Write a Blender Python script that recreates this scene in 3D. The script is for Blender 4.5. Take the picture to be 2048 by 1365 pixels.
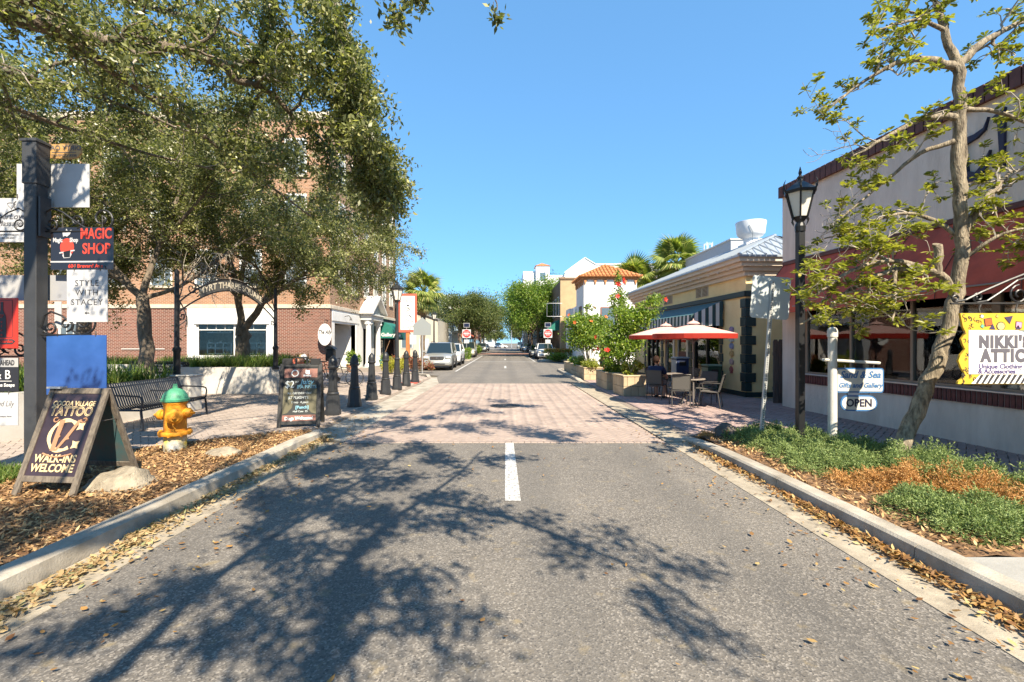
import bpy, bmesh, math, random
import numpy as np
from mathutils import Vector, Matrix
R = math.radians
random.seed(7)
rs = np.random.RandomState(11)
scene = bpy.context.scene
col = scene.collection
for o in list(bpy.data.objects):
    bpy.data.objects.remove(o)

# ------------------------------------------------ camera, sky, sun, exposure
cam_d = bpy.data.cameras.new('camera')
cam = bpy.data.objects.new('camera', cam_d)
col.objects.link(cam)
cam.location = (0, 0, 1.7)
cam.rotation_euler = (R(90), 0, 0)
cam_d.sensor_width = 36
cam_d.lens = 36 * 930 / 2048
cam_d.shift_x = 14 / 2048
cam_d.shift_y = 3.5 / 2048
cam_d.clip_start = 0.05
cam_d.clip_end = 3000
scene.camera = cam

SUN = Vector((0.39, -0.92, 1.0)).normalized()          # towards the sun
world = bpy.data.worlds.new('World')
scene.world = world
world.use_nodes = True
wn = world.node_tree
bg = wn.nodes['Background']
sky = wn.nodes.new('ShaderNodeTexSky')
sky.sky_type = 'NISHITA'
sky.sun_disc = False
sky.sun_elevation = math.asin(SUN.z)
sky.sun_rotation = math.atan2(SUN.x, SUN.y)
sky.air_density = 1.0
sky.altitude = 1800
sky.dust_density = 0.0
sky.ozone_density = 2.2
bg.inputs['Strength'].default_value = 0.115
gm = wn.nodes.new('ShaderNodeGamma'); gm.inputs['Gamma'].default_value = 0.45      # softer, deeper blue clear sky
tn = wn.nodes.new('ShaderNodeVectorMath'); tn.operation = 'MULTIPLY'; tn.inputs[1].default_value = (0.78, 1.52, 2.22)
wn.links.new(sky.outputs[0], gm.inputs['Color']); wn.links.new(gm.outputs[0], tn.inputs[0])
wn.links.new(tn.outputs[0], bg.inputs['Color'])

sd = bpy.data.lights.new('sun', 'SUN')
sd.energy = 5.0
sd.angle = R(0.45)
sd.color = (1.0, 0.88, 0.70)
sun = bpy.data.objects.new('sun', sd)
col.objects.link(sun)
sun.location = SUN * 40
sun.rotation_euler = (-SUN).to_track_quat('-Z', 'Y').to_euler()

scene.view_settings.view_transform = 'Standard'
scene.view_settings.look = 'None'
scene.view_settings.gamma = 1
scene.view_settings.use_curve_mapping = False
scene.view_settings.exposure = 1.25
scene.cycles.use_denoising = True
scene.cycles.max_bounces = 7
scene.cycles.diffuse_bounces = 4
scene.cycles.glossy_bounces = 3
scene.cycles.transmission_bounces = 4
scene.cycles.transparent_max_bounces = 7
scene.cycles.caustics_reflective = False
scene.cycles.caustics_refractive = False

# ------------------------------------------------ materials
MATS = {}
def _new(name):
    m = bpy.data.materials.new(name); m.use_nodes = True
    nt = m.node_tree
    return m, nt, nt.nodes, nt.links, nt.nodes['Principled BSDF']
def rgb(c):
    return (c[0], c[1], c[2], 1)
def mat(name, c, rough=0.6, metal=0.0, var=0.0, scale=6.0, bump=0.0, bscale=60.0, spec=0.5, c2=None, detail=5, coat=0.0, island=0.0, stretch=None):
    """noise-varied principled; c2 = second colour mixed by large noise; island = random value per piece"""
    if name in MATS: return MATS[name]
    m, nt, N, L, b = _new(name)
    b.inputs['Roughness'].default_value = rough
    b.inputs['Metallic'].default_value = metal
    b.inputs['Specular IOR Level'].default_value = spec
    b.inputs['Coat Weight'].default_value = coat
    b.inputs['Base Color'].default_value = rgb(c)
    tc = N.new('ShaderNodeTexCoord')
    src = tc.outputs['Object']
    if stretch:
        mp = N.new('ShaderNodeMapping'); mp.inputs['Scale'].default_value = stretch
        L.new(src, mp.inputs[0]); src = mp.outputs[0]
    out = None
    if var > 0 or c2 is not None:
        no = N.new('ShaderNodeTexNoise'); no.inputs['Scale'].default_value = scale; no.inputs['Detail'].default_value = detail
        no.inputs['Roughness'].default_value = 0.62
        L.new(src, no.inputs['Vector'])
        cr = N.new('ShaderNodeValToRGB')
        lo = c2 if c2 is not None else tuple(x * (1 - var) for x in c)
        hi = c if c2 is not None else tuple(min(1, x * (1 + var)) for x in c)
        cr.color_ramp.elements[0].position = 0.36; cr.color_ramp.elements[0].color = rgb(lo)
        cr.color_ramp.elements[1].position = 0.64; cr.color_ramp.elements[1].color = rgb(hi)
        L.new(no.outputs['Fac'], cr.inputs[0]); out = cr.outputs[0]
    if island > 0:
        ge = N.new('ShaderNodeNewGeometry')
        mr = N.new('ShaderNodeMapRange'); mr.inputs[3].default_value = 1 - island; mr.inputs[4].default_value = 1 + island
        L.new(ge.outputs['Random Per Island'], mr.inputs[0])
        oi = N.new('ShaderNodeObjectInfo')
        mr2 = N.new('ShaderNodeMapRange'); mr2.inputs[3].default_value = 1 - island*.6; mr2.inputs[4].default_value = 1 + island*.6
        L.new(oi.outputs['Random'], mr2.inputs[0])
        mm = N.new('ShaderNodeMath'); mm.operation = 'MULTIPLY'; L.new(mr.outputs[0], mm.inputs[0]); L.new(mr2.outputs[0], mm.inputs[1])
        mu = N.new('ShaderNodeVectorMath'); mu.operation = 'SCALE'
        if out is None: mu.inputs[0].default_value = c
        else: L.new(out, mu.inputs[0])
        L.new(mm.outputs[0], mu.inputs['Scale']); out = mu.outputs[0]
    if out is not None: L.new(out, b.inputs['Base Color'])
    if bump > 0:
        nb = N.new('ShaderNodeTexNoise'); nb.inputs['Scale'].default_value = bscale; nb.inputs['Detail'].default_value = 4
        L.new(src, nb.inputs['Vector'])
        bp = N.new('ShaderNodeBump'); bp.inputs['Strength'].default_value = bump; bp.inputs['Distance'].default_value = 0.02
        L.new(nb.outputs['Fac'], bp.inputs['Height']); L.new(bp.outputs[0], b.inputs['Normal'])
    MATS[name] = m
    return m

def leaf_mat(name, c1, c2, c3=None, trans=0.35, rough=0.45):
    if name in MATS: return MATS[name]
    m, nt, N, L, b = _new(name)
    ge = N.new('ShaderNodeNewGeometry')
    cr = N.new('ShaderNodeValToRGB')
    e = cr.color_ramp.elements
    e[0].position = 0.05; e[0].color = rgb(c1); e[1].position = 0.8; e[1].color = rgb(c2)
    if c3:
        x = e.new(0.97); x.color = rgb(c3)
    L.new(ge.outputs['Random Per Island'], cr.inputs[0])
    L.new(cr.outputs[0], b.inputs['Base Color'])
    b.inputs['Roughness'].default_value = rough
    b.inputs['Specular IOR Level'].default_value = 0.4
    tr = N.new('ShaderNodeBsdfTranslucent')
    sc = N.new('ShaderNodeVectorMath'); sc.operation = 'MULTIPLY'; sc.inputs[1].default_value = (1.35, 1.5, 0.6)
    L.new(cr.outputs[0], sc.inputs[0]); L.new(sc.outputs[0], tr.inputs['Color'])
    mx = N.new('ShaderNodeMixShader'); mx.inputs[0].default_value = trans
    L.new(b.outputs[0], mx.inputs[1]); L.new(tr.outputs[0], mx.inputs[2])
    L.new(mx.outputs[0], N['Material Output'].inputs['Surface'])
    MATS[name] = m
    return m

def glass_mat(name, tint=(0.9, 0.95, 0.95), alpha=0.55, rough=0.02, ior=1.55):
    """window glass: fresnel reflection over tinted see-through"""
    if name in MATS: return MATS[name]
    m, nt, N, L, b = _new(name)
    N.remove(b)
    g = N.new('ShaderNodeBsdfGlossy'); g.inputs['Roughness'].default_value = rough
    g.inputs['Color'].default_value = (0.95, 0.97, 1, 1)
    t = N.new('ShaderNodeBsdfTransparent'); t.inputs['Color'].default_value = rgb(tuple(x * alpha for x in tint))
    fr = N.new('ShaderNodeFresnel'); fr.inputs['IOR'].default_value = ior
    no = N.new('ShaderNodeTexNoise'); no.inputs['Scale'].default_value = 1.3
    tc = N.new('ShaderNodeTexCoord'); L.new(tc.outputs['Object'], no.inputs['Vector'])
    bp = N.new('ShaderNodeBump'); bp.inputs['Strength'].default_value = 0.03; bp.inputs['Distance'].default_value = 0.05
    L.new(no.outputs['Fac'], bp.inputs['Height']); L.new(bp.outputs[0], g.inputs['Normal'])
    mx = N.new('ShaderNodeMixShader')
    L.new(fr.outputs[0], mx.inputs[0]); L.new(t.outputs[0], mx.inputs[1]); L.new(g.outputs[0], mx.inputs[2])
    L.new(mx.outputs[0], N['Material Output'].inputs['Surface'])
    MATS[name] = m
    return m

# ------------------------------------------------ mesh builder
class MB:
    def __init__(s):
        s.v = []; s.f = []; s.mi = []; s.m = 0
    def add(s, vs, fs):
        o = len(s.v); s.v.extend([tuple(v) for v in vs])
        for f in fs:
            s.f.append(tuple(o + i for i in f)); s.mi.append(s.m)
    def quad(s, a, b, c, d): s.add([a, b, c, d], [(0, 1, 2, 3)])
    def poly(s, pts): s.add(pts, [tuple(range(len(pts)))])
    def box(s, c, d, M=None, ch=0.0, rz=0.0):
        """box centre c, size d; ch = chamfer; M = extra matrix applied after"""
        x, y, z = d[0] / 2, d[1] / 2, d[2] / 2
        T = Matrix.Translation(c) @ Matrix.Rotation(rz, 4, 'Z')
        if M is not None: T = M @ T
        if ch <= 0:
            vs = [(sx * x, sy * y, sz * z) for sx in (-1, 1) for sy in (-1, 1) for sz in (-1, 1)]
            fs = [(0, 1, 3, 2), (4, 6, 7, 5), (0, 4, 5, 1), (2, 3, 7, 6), (0, 2, 6, 4), (1, 5, 7, 3)]
        else:
            ch = min(ch, x * .9, y * .9, z * .9)
            vs = []; idx = {}
            for sx in (-1, 1):
                for sy in (-1, 1):
                    for sz in (-1, 1):
                        for k in range(3):
                            p = [sx * x, sy * y, sz * z]
                            for j in range(3):
                                if j != k: p[j] -= (sx, sy, sz)[j] * ch
                            idx[(sx, sy, sz, k)] = len(vs); vs.append(tuple(p))
            fs = []
            for k in range(3):
                a, b = [j for j in range(3) if j != k]
                for sgn in (-1, 1):
                    f = []
                    for (u, w) in ((-1, -1), (1, -1), (1, 1), (-1, 1)):
                        q = [0, 0, 0]; q[k] = sgn; q[a] = u; q[b] = w
                        f.append(idx[(*q, k)])
                    fs.append(tuple(f))
            for k in range(3):
                a, b = [j for j in range(3) if j != k]
                for u in (-1, 1):
                    for w in (-1, 1):
                        q1 = [0, 0, 0]; q1[k] = -1; q1[a] = u; q1[b] = w
                        q2 = list(q1); q2[k] = 1
                        fs.append((idx[(*q1, a)], idx[(*q2, a)], idx[(*q2, b)], idx[(*q1, b)]))
            for sx in (-1, 1):
                for sy in (-1, 1):
                    for sz in (-1, 1):
                        fs.append(tuple(idx[(sx, sy, sz, k)] for k in range(3)))
        s.add([T @ Vector(v) for v in vs], fs)
        return s
    def b2(s, x0, x1, y0, y1, z0, z1, ch=0.0, M=None):
        return s.box(((x0 + x1) / 2, (y0 + y1) / 2, (z0 + z1) / 2), (abs(x1 - x0), abs(y1 - y0), abs(z1 - z0)), M, ch)
    def tube(s, pts, r, n=8, cap=True, jitter=0.0):
        pts = [Vector(p) for p in pts]
        if not hasattr(r, '__len__'): r = [r] * len(pts)
        o = len(s.v)
        t0 = (pts[1] - pts[0]).normalized()
        up = Vector((0, 0, 1)) if abs(t0.z) < 0.9 else Vector((1, 0, 0))
        u = t0.cross(up).normalized()
        for i, p in enumerate(pts):
            a = pts[max(i - 1, 0)]; b = pts[min(i + 1, len(pts) - 1)]
            t = (b - a)
            t = t.normalized() if t.length > 1e-9 else t0
            u = (u - t * u.dot(t))
            u = u.normalized() if u.length > 1e-6 else t.orthogonal().normalized()
            w = t.cross(u)
            for k in range(n):
                an = 2 * math.pi * k / n
                rr = r[i] * (1 + (random.uniform(-jitter, jitter) if jitter else 0))
                s.v.append(tuple(p + (u * math.cos(an) + w * math.sin(an)) * rr))
        for i in range(len(pts) - 1):
            for k in range(n):
                k2 = (k + 1) % n
                s.f.append((o + i * n + k, o + i * n + k2, o + (i + 1) * n + k2, o + (i + 1) * n + k)); s.mi.append(s.m)
        if cap:
            s.f.append(tuple(o + k for k in range(n))[::-1]); s.mi.append(s.m)
            e = o + (len(pts) - 1) * n
            s.f.append(tuple(e + k for k in range(n))); s.mi.append(s.m)
        return s
    def lathe(s, prof, n=16, c=(0, 0, 0), M=None, sx=1, sy=1, ph=0.0):
        """prof: (r, z) bottom to top"""
        o = len(s.v)
        for r, z in prof:
            for k in range(n):
                a = 2 * math.pi * (k + ph) / n
                v = Vector((c[0] + r * sx * math.cos(a), c[1] + r * sy * math.sin(a), c[2] + z))
                s.v.append(tuple(M @ v if M is not None else v))
        for i in range(len(prof) - 1):
            for k in range(n):
                k2 = (k + 1) % n
                s.f.append((o + i * n + k, o + i * n + k2, o + (i + 1) * n + k2, o + (i + 1) * n + k)); s.mi.append(s.m)
        s.f.append(tuple(o + k for k in range(n))[::-1]); s.mi.append(s.m)
        e = o + (len(prof) - 1) * n
        s.f.append(tuple(e + k for k in range(n))); s.mi.append(s.m)
        return s
    def prism(s, poly, d0, d1, ax='y', M=None):
        """poly 2D extruded along ax between d0 and d1. ax y: (x,z); ax x: (y,z); ax z: (x,y)"""
        def P(p, d):
            v = {'y': (p[0], d, p[1]), 'x': (d, p[0], p[1]), 'z': (p[0], p[1], d)}[ax]
            return tuple(M @ Vector(v)) if M is not None else v
        n = len(poly)
        vs = [P(p, d0) for p in poly] + [P(p, d1) for p in poly]
        fs = [tuple(range(n)), tuple(range(2 * n - 1, n - 1, -1))]
        fs += [(i, i + n, (i + 1) % n + n, (i + 1) % n) for i in range(n)]
        s.add(vs, fs)
        return s
    def build(s, name, mats, parent=None, loc=(0, 0, 0), rot=(0, 0, 0), smooth=None, fix=True):
        me = bpy.data.meshes.new(name)
        me.from_pydata(s.v, [], s.f)
        ms = mats if isinstance(mats, (list, tuple)) else [mats]
        for m in ms: me.materials.append(m)
        if len(ms) > 1: me.polygons.foreach_set('material_index', s.mi)
        if fix:
            bm = bmesh.new(); bm.from_mesh(me)
            bmesh.ops.recalc_face_normals(bm, faces=bm.faces)
            bm.to_mesh(me); bm.free()
        if smooth is not None:
            me.polygons.foreach_set('use_smooth', [True] * len(me.polygons))
            me.set_sharp_from_angle(angle=R(smooth))
        me.update()
        return link(name, me, parent, loc, rot)

def link(name, me, parent=None, loc=(0, 0, 0), rot=(0, 0, 0)):
    o = bpy.data.objects.new(name, me)
    col.objects.link(o)
    o.location = loc; o.rotation_euler = rot
    if parent is not None: o.parent = parent
    return o

def fast_mesh(name, V, Q, mats, parent=None, mi=None, smooth=False):
    """numpy verts (n,3) and faces (m,k) of equal size"""
    V = np.asarray(V, dtype=np.float32); Q = np.asarray(Q, dtype=np.int32)
    me = bpy.data.meshes.new(name)
    me.vertices.add(len(V)); me.vertices.foreach_set('co', V.ravel())
    k = Q.shape[1]
    me.loops.add(Q.size); me.loops.foreach_set('vertex_index', Q.ravel())
    me.polygons.add(len(Q))
    me.polygons.foreach_set('loop_start', np.arange(0, Q.size, k, dtype=np.int32))
    me.polygons.foreach_set('loop_total', np.full(len(Q), k, dtype=np.int32))
    ms = mats if isinstance(mats, (list, tuple)) else [mats]
    for m in ms: me.materials.append(m)
    if mi is not None: me.polygons.foreach_set('material_index', np.asarray(mi, dtype=np.int32))
    if smooth: me.polygons.foreach_set('use_smooth', np.ones(len(Q), dtype=bool))
    me.update(calc_edges=True); me.validate()
    return link(name, me, parent)

def tag(o, label=None, cat=None, group=None, kind=None):
    if label: o['label'] = label
    if cat: o['category'] = cat
    if group: o['group'] = group
    if kind: o['kind'] = kind
    return o
def thing(name, label, cat, loc=(0, 0, 0), rz=0.0, group=None):
    o = bpy.data.objects.new(name, None)
    col.objects.link(o); o.location = loc; o.rotation_euler = (0, 0, rz)
    o.empty_display_size = 0.2
    return tag(o, label, cat, group)
def struct(o): return tag(o, kind='structure')
def dup(root, loc, rz=None, label=None, parent=None):
    c = root.copy(); col.objects.link(c); c.parent = parent
    if loc is not None: c.location = loc
    if rz is not None: c.rotation_euler = (0, 0, rz)
    if label: c['label'] = label
    for ch in root.children:
        d = dup(ch, None, None, None, c)
    return c

def text(s, size, m, parent, loc=(0, 0, 0), rot=(R(90), 0, 0), bold=0.0, sx=1.0, shear=0.0, align='CENTER', name='lettering', space=1.0, mirror=False, ext=0.0015, warp=None):
    cu = bpy.data.curves.new('t', 'FONT')
    cu.body = s; cu.size = size; cu.offset = bold; cu.shear = shear; cu.align_x = align; cu.align_y = 'CENTER'
    cu.extrude = ext; cu.space_character = space; cu.resolution_u = 3
    ob = bpy.data.objects.new('t', cu)
    me = bpy.data.meshes.new_from_object(ob)
    bpy.data.objects.remove(ob); bpy.data.curves.remove(cu)
    me.name = name
    S = Matrix.Diagonal((-sx if mirror else sx, 1, 1, 1))
    me.transform(S)
    if mirror: me.flip_normals()
    if warp:
        for v in me.vertices: v.co = warp(v.co)
    me.materials.clear(); me.materials.append(m)
    return link(name, me, parent, loc, rot)

def spiral(cx, cz, r0, turns, a0, sgn=1, n=18, r1=0.15):
    """2D scroll points from outer end inwards"""
    pts = []
    for i in range(n + 1):
        t = i / n
        r = r0 * (1 - t * (1 - r1))
        a = a0 + sgn * turns * 2 * math.pi * t
        pts.append((cx + r * math.cos(a), cz + r * math.sin(a)))
    return pts
# ------------------------------------------------ ground, road, kerbs, pavements
def ground_mat():
    return mat('soil', (0.16, 0.13, 0.09), 0.95, var=0.3, scale=0.6, bump=0.4, bscale=20)

def asphalt_mat():
    if 'asphalt' in MATS: return MATS['asphalt']
    m, nt, N, L, b = _new('asphalt')
    tc = N.new('ShaderNodeTexCoord')
    def noise(scale, det=4, rough=0.6):
        n = N.new('ShaderNodeTexNoise'); n.inputs['Scale'].default_value = scale; n.inputs['Detail'].default_value = det
        n.inputs['Roughness'].default_value = rough
        L.new(tc.outputs['Object'], n.inputs['Vector']); return n.outputs['Fac']
    def ramp(f, p0, c0, p1, c1):
        r = N.new('ShaderNodeValToRGB'); e = r.color_ramp.elements
        e[0].position = p0; e[0].color = rgb(c0); e[1].position = p1; e[1].color = rgb(c1)
        L.new(f, r.inputs[0]); return r.outputs[0]
    def mix(f, a, c):
        x = N.new('ShaderNodeMix'); x.data_type = 'RGBA'
        L.new(f, x.inputs[0]); L.new(a, x.inputs[6])
        if isinstance(c, tuple): x.inputs[7].default_value = rgb(c)
        else: L.new(c, x.inputs[7])
        return x.outputs[2]
    base = ramp(noise(0.55, 6), 0.3, (0.112, 0.102, 0.090), 0.7, (0.182, 0.163, 0.139))
    vo = N.new('ShaderNodeTexVoronoi'); vo.inputs['Scale'].default_value = 88
    L.new(tc.outputs['Object'], vo.inputs['Vector'])
    sp = N.new('ShaderNodeSeparateColor'); L.new(vo.outputs['Color'], sp.inputs[0])
    agg = ramp(sp.outputs[0], 0.0, (0.035, 0.035, 0.037), 1.0, (0.37, 0.335, 0.29))
    f1 = ramp(sp.outputs[1], 0.42, (0, 0, 0), 0.55, (.62, .62, .62))
    c = mix(f1, base, agg)
    # dried leaf stains in ochre, scattered
    st = ramp(noise(5.5, 5, 0.6), 0.60, (0, 0, 0), 0.70, (0.5, 0.5, 0.5))
    c = mix(st, c, (0.30, 0.235, 0.13))
    # worn wheel tracks, hairline cracks
    sx = N.new('ShaderNodeSeparateXYZ'); L.new(tc.outputs['Object'], sx.inputs[0])
    wv = N.new('ShaderNodeMath'); wv.operation = 'SINE'; mu = N.new('ShaderNodeMath'); mu.operation = 'MULTIPLY'; mu.inputs[1].default_value = 4.1; L.new(sx.outputs[0], mu.inputs[0]); L.new(mu.outputs[0], wv.inputs[0])
    c = mix(ramp(wv.outputs[0], 0.2, (0, 0, 0), 1.0, (.30, .30, .30)), c, (0.085, 0.082, 0.078))
    vw = N.new('ShaderNodeTexVoronoi'); vw.feature = 'DISTANCE_TO_EDGE'; vw.inputs['Scale'].default_value = 0.42
    nv = N.new('ShaderNodeTexNoise'); nv.inputs['Scale'].default_value = 1.6; nv.inputs['Detail'].default_value = 6; L.new(tc.outputs['Object'], nv.inputs['Vector'])
    va = N.new('ShaderNodeVectorMath'); va.operation = 'MULTIPLY_ADD'; va.inputs[1].default_value = (.9, .9, .9); L.new(nv.outputs['Color'], va.inputs[0]); L.new(tc.outputs['Object'], va.inputs[2]); L.new(va.outputs[0], vw.inputs['Vector'])
    c = mix(ramp(vw.outputs['Distance'], 0.0, (.28, .28, .28), 0.0045, (0, 0, 0)), c, (0.03, 0.03, 0.03))
    # dark oil spots
    ol = ramp(noise(2.1, 3, 0.5), 0.66, (0, 0, 0), 0.74, (0.65, 0.65, 0.65))
    c = mix(ol, c, (0.055, 0.055, 0.056))
    L.new(c, b.inputs['Base Color'])
    b.inputs['Roughness'].default_value = 0.88
    b.inputs['Specular IOR Level'].default_value = 0.3
    bp = N.new('ShaderNodeBump'); bp.inputs['Strength'].default_value = 0.45; bp.inputs['Distance'].default_value = 0.006
    L.new(vo.outputs['Distance'], bp.inputs['Height']); L.new(bp.outputs[0], b.inputs['Normal'])
    MATS['asphalt'] = m
    return m

M_asph = asphalt_mat()
M_conc = mat('concrete', (0.45, 0.405, 0.335), 0.85, c2=(0.25, 0.22, 0.175), scale=2.6, detail=8, bump=0.25, bscale=70)
M_conc_dirty = mat('concrete_dirty', (0.40, 0.345, 0.26), 0.9, c2=(0.24, 0.205, 0.155), scale=5.0, detail=8, bump=0.3, bscale=80)
M_conc_white = mat('concrete_white', (0.36, 0.35, 0.32), 0.8, c2=(0.28, 0.27, 0.245), scale=4, bump=0.15)
M_paint = mat('road_paint', (0.70, 0.69, 0.66), 0.7, c2=(0.17, 0.165, 0.155), scale=30, detail=9, bump=0.2)
M_pav_road = mat('paver_road', (0.365, 0.285, 0.238), 0.85, c2=(0.265, 0.21, 0.178), scale=0.9, detail=6, bump=0.3, bscale=90, island=0.10)
M_pav_left = mat('paver_plaza', (0.36, 0.295, 0.25), 0.85, c2=(0.29, 0.24, 0.205), scale=0.8, detail=6, bump=0.3, bscale=90, island=0.12)
M_pav_right = mat('paver_pink', (0.34, 0.25, 0.225), 0.85, c2=(0.26, 0.195, 0.18), scale=0.8, detail=6, bump=0.3, bscale=90, island=0.12)
M_bed = mat('paver_sand', (0.24, 0.195, 0.155), 0.95, var=0.3, scale=10, bump=0.4)
M_mulch = mat('mulch_soil', (0.24, 0.135, 0.065), 0.95, c2=(0.11, 0.065, 0.035), scale=14, detail=8, bump=0.8, bscale=40)

def sheet(name, poly, z, m, parent=None):
    b = MB(); b.poly([(x, y, z) for x, y in poly])
    o = b.build(name, m, parent)
    return o
def slab(name, poly, z0, z1, m, parent=None):
    b = MB(); b.prism(poly, z0, z1, 'z'); return b.build(name, m, parent)

struct(sheet('ground', [(-900, -60), (900, -60), (900, 1500), (-900, 1500)], -0.06, ground_mat()))
# asphalt: near lane block, far street with parking bays, side street on the right
struct(slab('road', [(-2.9, -9), (2.75, -9), (2.75, 7.9), (-2.9, 7.9)], -0.05, 0.0, M_asph))
struct(slab('road', [(-3.4, 19.3), (-2.9, 19.3), (2.75, 19.3), (3.2, 19.3), (3.2, 29), (16, 29), (16, 34), (5.4, 34.2), (5.2, 150), (40, 150), (40, 320), (-40, 320), (-40, 150), (-5.4, 150), (-5.4, 25.5), (-3.4, 24)], -0.05, 0.0, M_asph))
# gutters
for nm, x0, x1 in (('gutter', -3.3, -2.9), ('gutter', 2.75, 3.15)):
    g_ = slab(nm, [(x0, -9), (x1, -9), (x1, 7.9), (x0, 7.9)], -0.05, 0.006, M_conc_dirty); struct(g_)
struct(slab('apron', [(-3.75, 8.75), (-2.75, 7.9), (-2.75, 19.3), (-3.3, 22.5), (-3.6, 22.5), (-3.45, 19)], -0.05, 0.016, M_conc))
struct(slab('apron', [(2.75, 7.9), (3.3, 8.0), (3.4, 19.3), (2.75, 19.3)], -0.05, 0.016, M_conc_dirty))

# kerbs as cast lengths
def kerb(pts, w, h, parent, side):
    """path pts (x,y); side +1 extends right of travel"""
    P = [Vector((a, b, 0)) for a, b in pts]
    for i in range(len(P) - 1):
        a, b = P[i], P[i + 1]
        t = (b - a); ln = t.length; t.normalize()
        n = Vector((t.y, -t.x, 0)) * side
        k = MB()
        h0, h1 = h[i], h[i + 1]
        g0, g1 = a + t * 0.004, b - t * 0.004
        pr = lambda p, hh: [p, p + n * 0.015 + Vector((0, 0, hh - 0.02)), p + n * 0.04 + Vector((0, 0, hh)), p + n * w + Vector((0, 0, hh)), p + n * w + Vector((0, 0, -0.05)), p + Vector((0, 0, -0.05))]
        A = pr(g0, h0); B = pr(g1, h1)
        k.add(A + B, [(0, 1, 2, 3, 4, 5), (11, 10, 9, 8, 7, 6)] + [(j, (j + 1) % 6, (j + 1) % 6 + 6, j + 6) for j in range(6)])
        k.build('kerb_stone', M_conc, parent)
def kroot(name, loc=(0, 0, 0)):
    o = bpy.data.objects.new(name, None); col.objects.link(o); o['kind'] = 'structure'; return o
kl = kroot('kerb_left')
kerb([(-3.36, -6), (-3.34, 0), (-3.33, 2.6), (-3.31, 4.6), (-3.29, 6.4), (-3.29, 7.6), (-3.32, 8.5), (-3.55, 9.0)], 0.2, [.14, .14, .14, .14, .135, .13, .08, .03], kl, -1)
kr = kroot('kerb_right')
kerb([(3.2, -6), (3.18, 0), (3.17, 1.8), (3.16, 3.6), (3.14, 5.4), (3.1, 6.9), (3.09, 7.7), (3.12, 8.3)], 0.19, [.14, .14, .14, .14, .14, .13, .09, .03], kr, 1)
kb = kroot('kerb_plaza_edging')
kerb([(-3.62, 8.82), (-4.3, 8.4), (-5.1, 7.65), (-5.8, 6.95), (-6.5, 5.85), (-7.4, 4.3), (-8.6, 2.2)], 0.16, [.05, .075, .08, .08, .08, .08, .08], kb, -1)
kd = kroot('kerb_bed_edging')
kerb([(5.62, 3.5), (5.6, 5.2), (5.5, 6.8), (5.2, 7.8), (4.4, 8.45), (3.4, 8.3)], 0.12, [.08] * 6, kd, -1)
kp = kroot('kerb_planters')
kerb([(3.2, 20.0), (3.15, 21.2), (3.12, 24), (3.12, 28), (3.5, 29), (5, 29.1)], 0.22, [.03, .13, .13, .13, .13, .13], kp, 1)
kf = kroot('kerb_parking')
kerb([(-3.5, 22.3), (-3.75, 23.2), (-5.0, 24.8), (-5.35, 25.6), (-5.4, 30), (-5.4, 36), (-5.4, 43)], 0.2, [.03, .13, .13, .13, .13, .13, .13], kf, -1)

# pavement bases and the pavers on them
pl_base = struct(slab('pavement_left', [(-3.5, 9), (-4.3, 8.45), (-5.15, 7.7), (-5.85, 7.0), (-6.55, 5.9), (-7.45, 4.35), (-8.7, 2.2), (-40, 2.2), (-40, 60), (-9.5, 60), (-5.4, 60), (-5.4, 25.6), (-3.5, 22)], -0.06, 0.02, M_bed))
pr_base = struct(slab('pavement_right', [(3.2, 8.4), (4.4, 8.5), (5.3, 7.85), (5.62, 6.8), (5.72, 5.2), (5.75, 3.4), (5.75, -3), (14, -3), (14, 29), (3.3, 29)], -0.06, 0.02, M_bed))
cr_base = struct(slab('crossing', [(-2.75, 7.9), (2.75, 7.9), (2.75, 19.3), (-2.75, 19.3)], -0.06, -0.012, M_bed))

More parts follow.
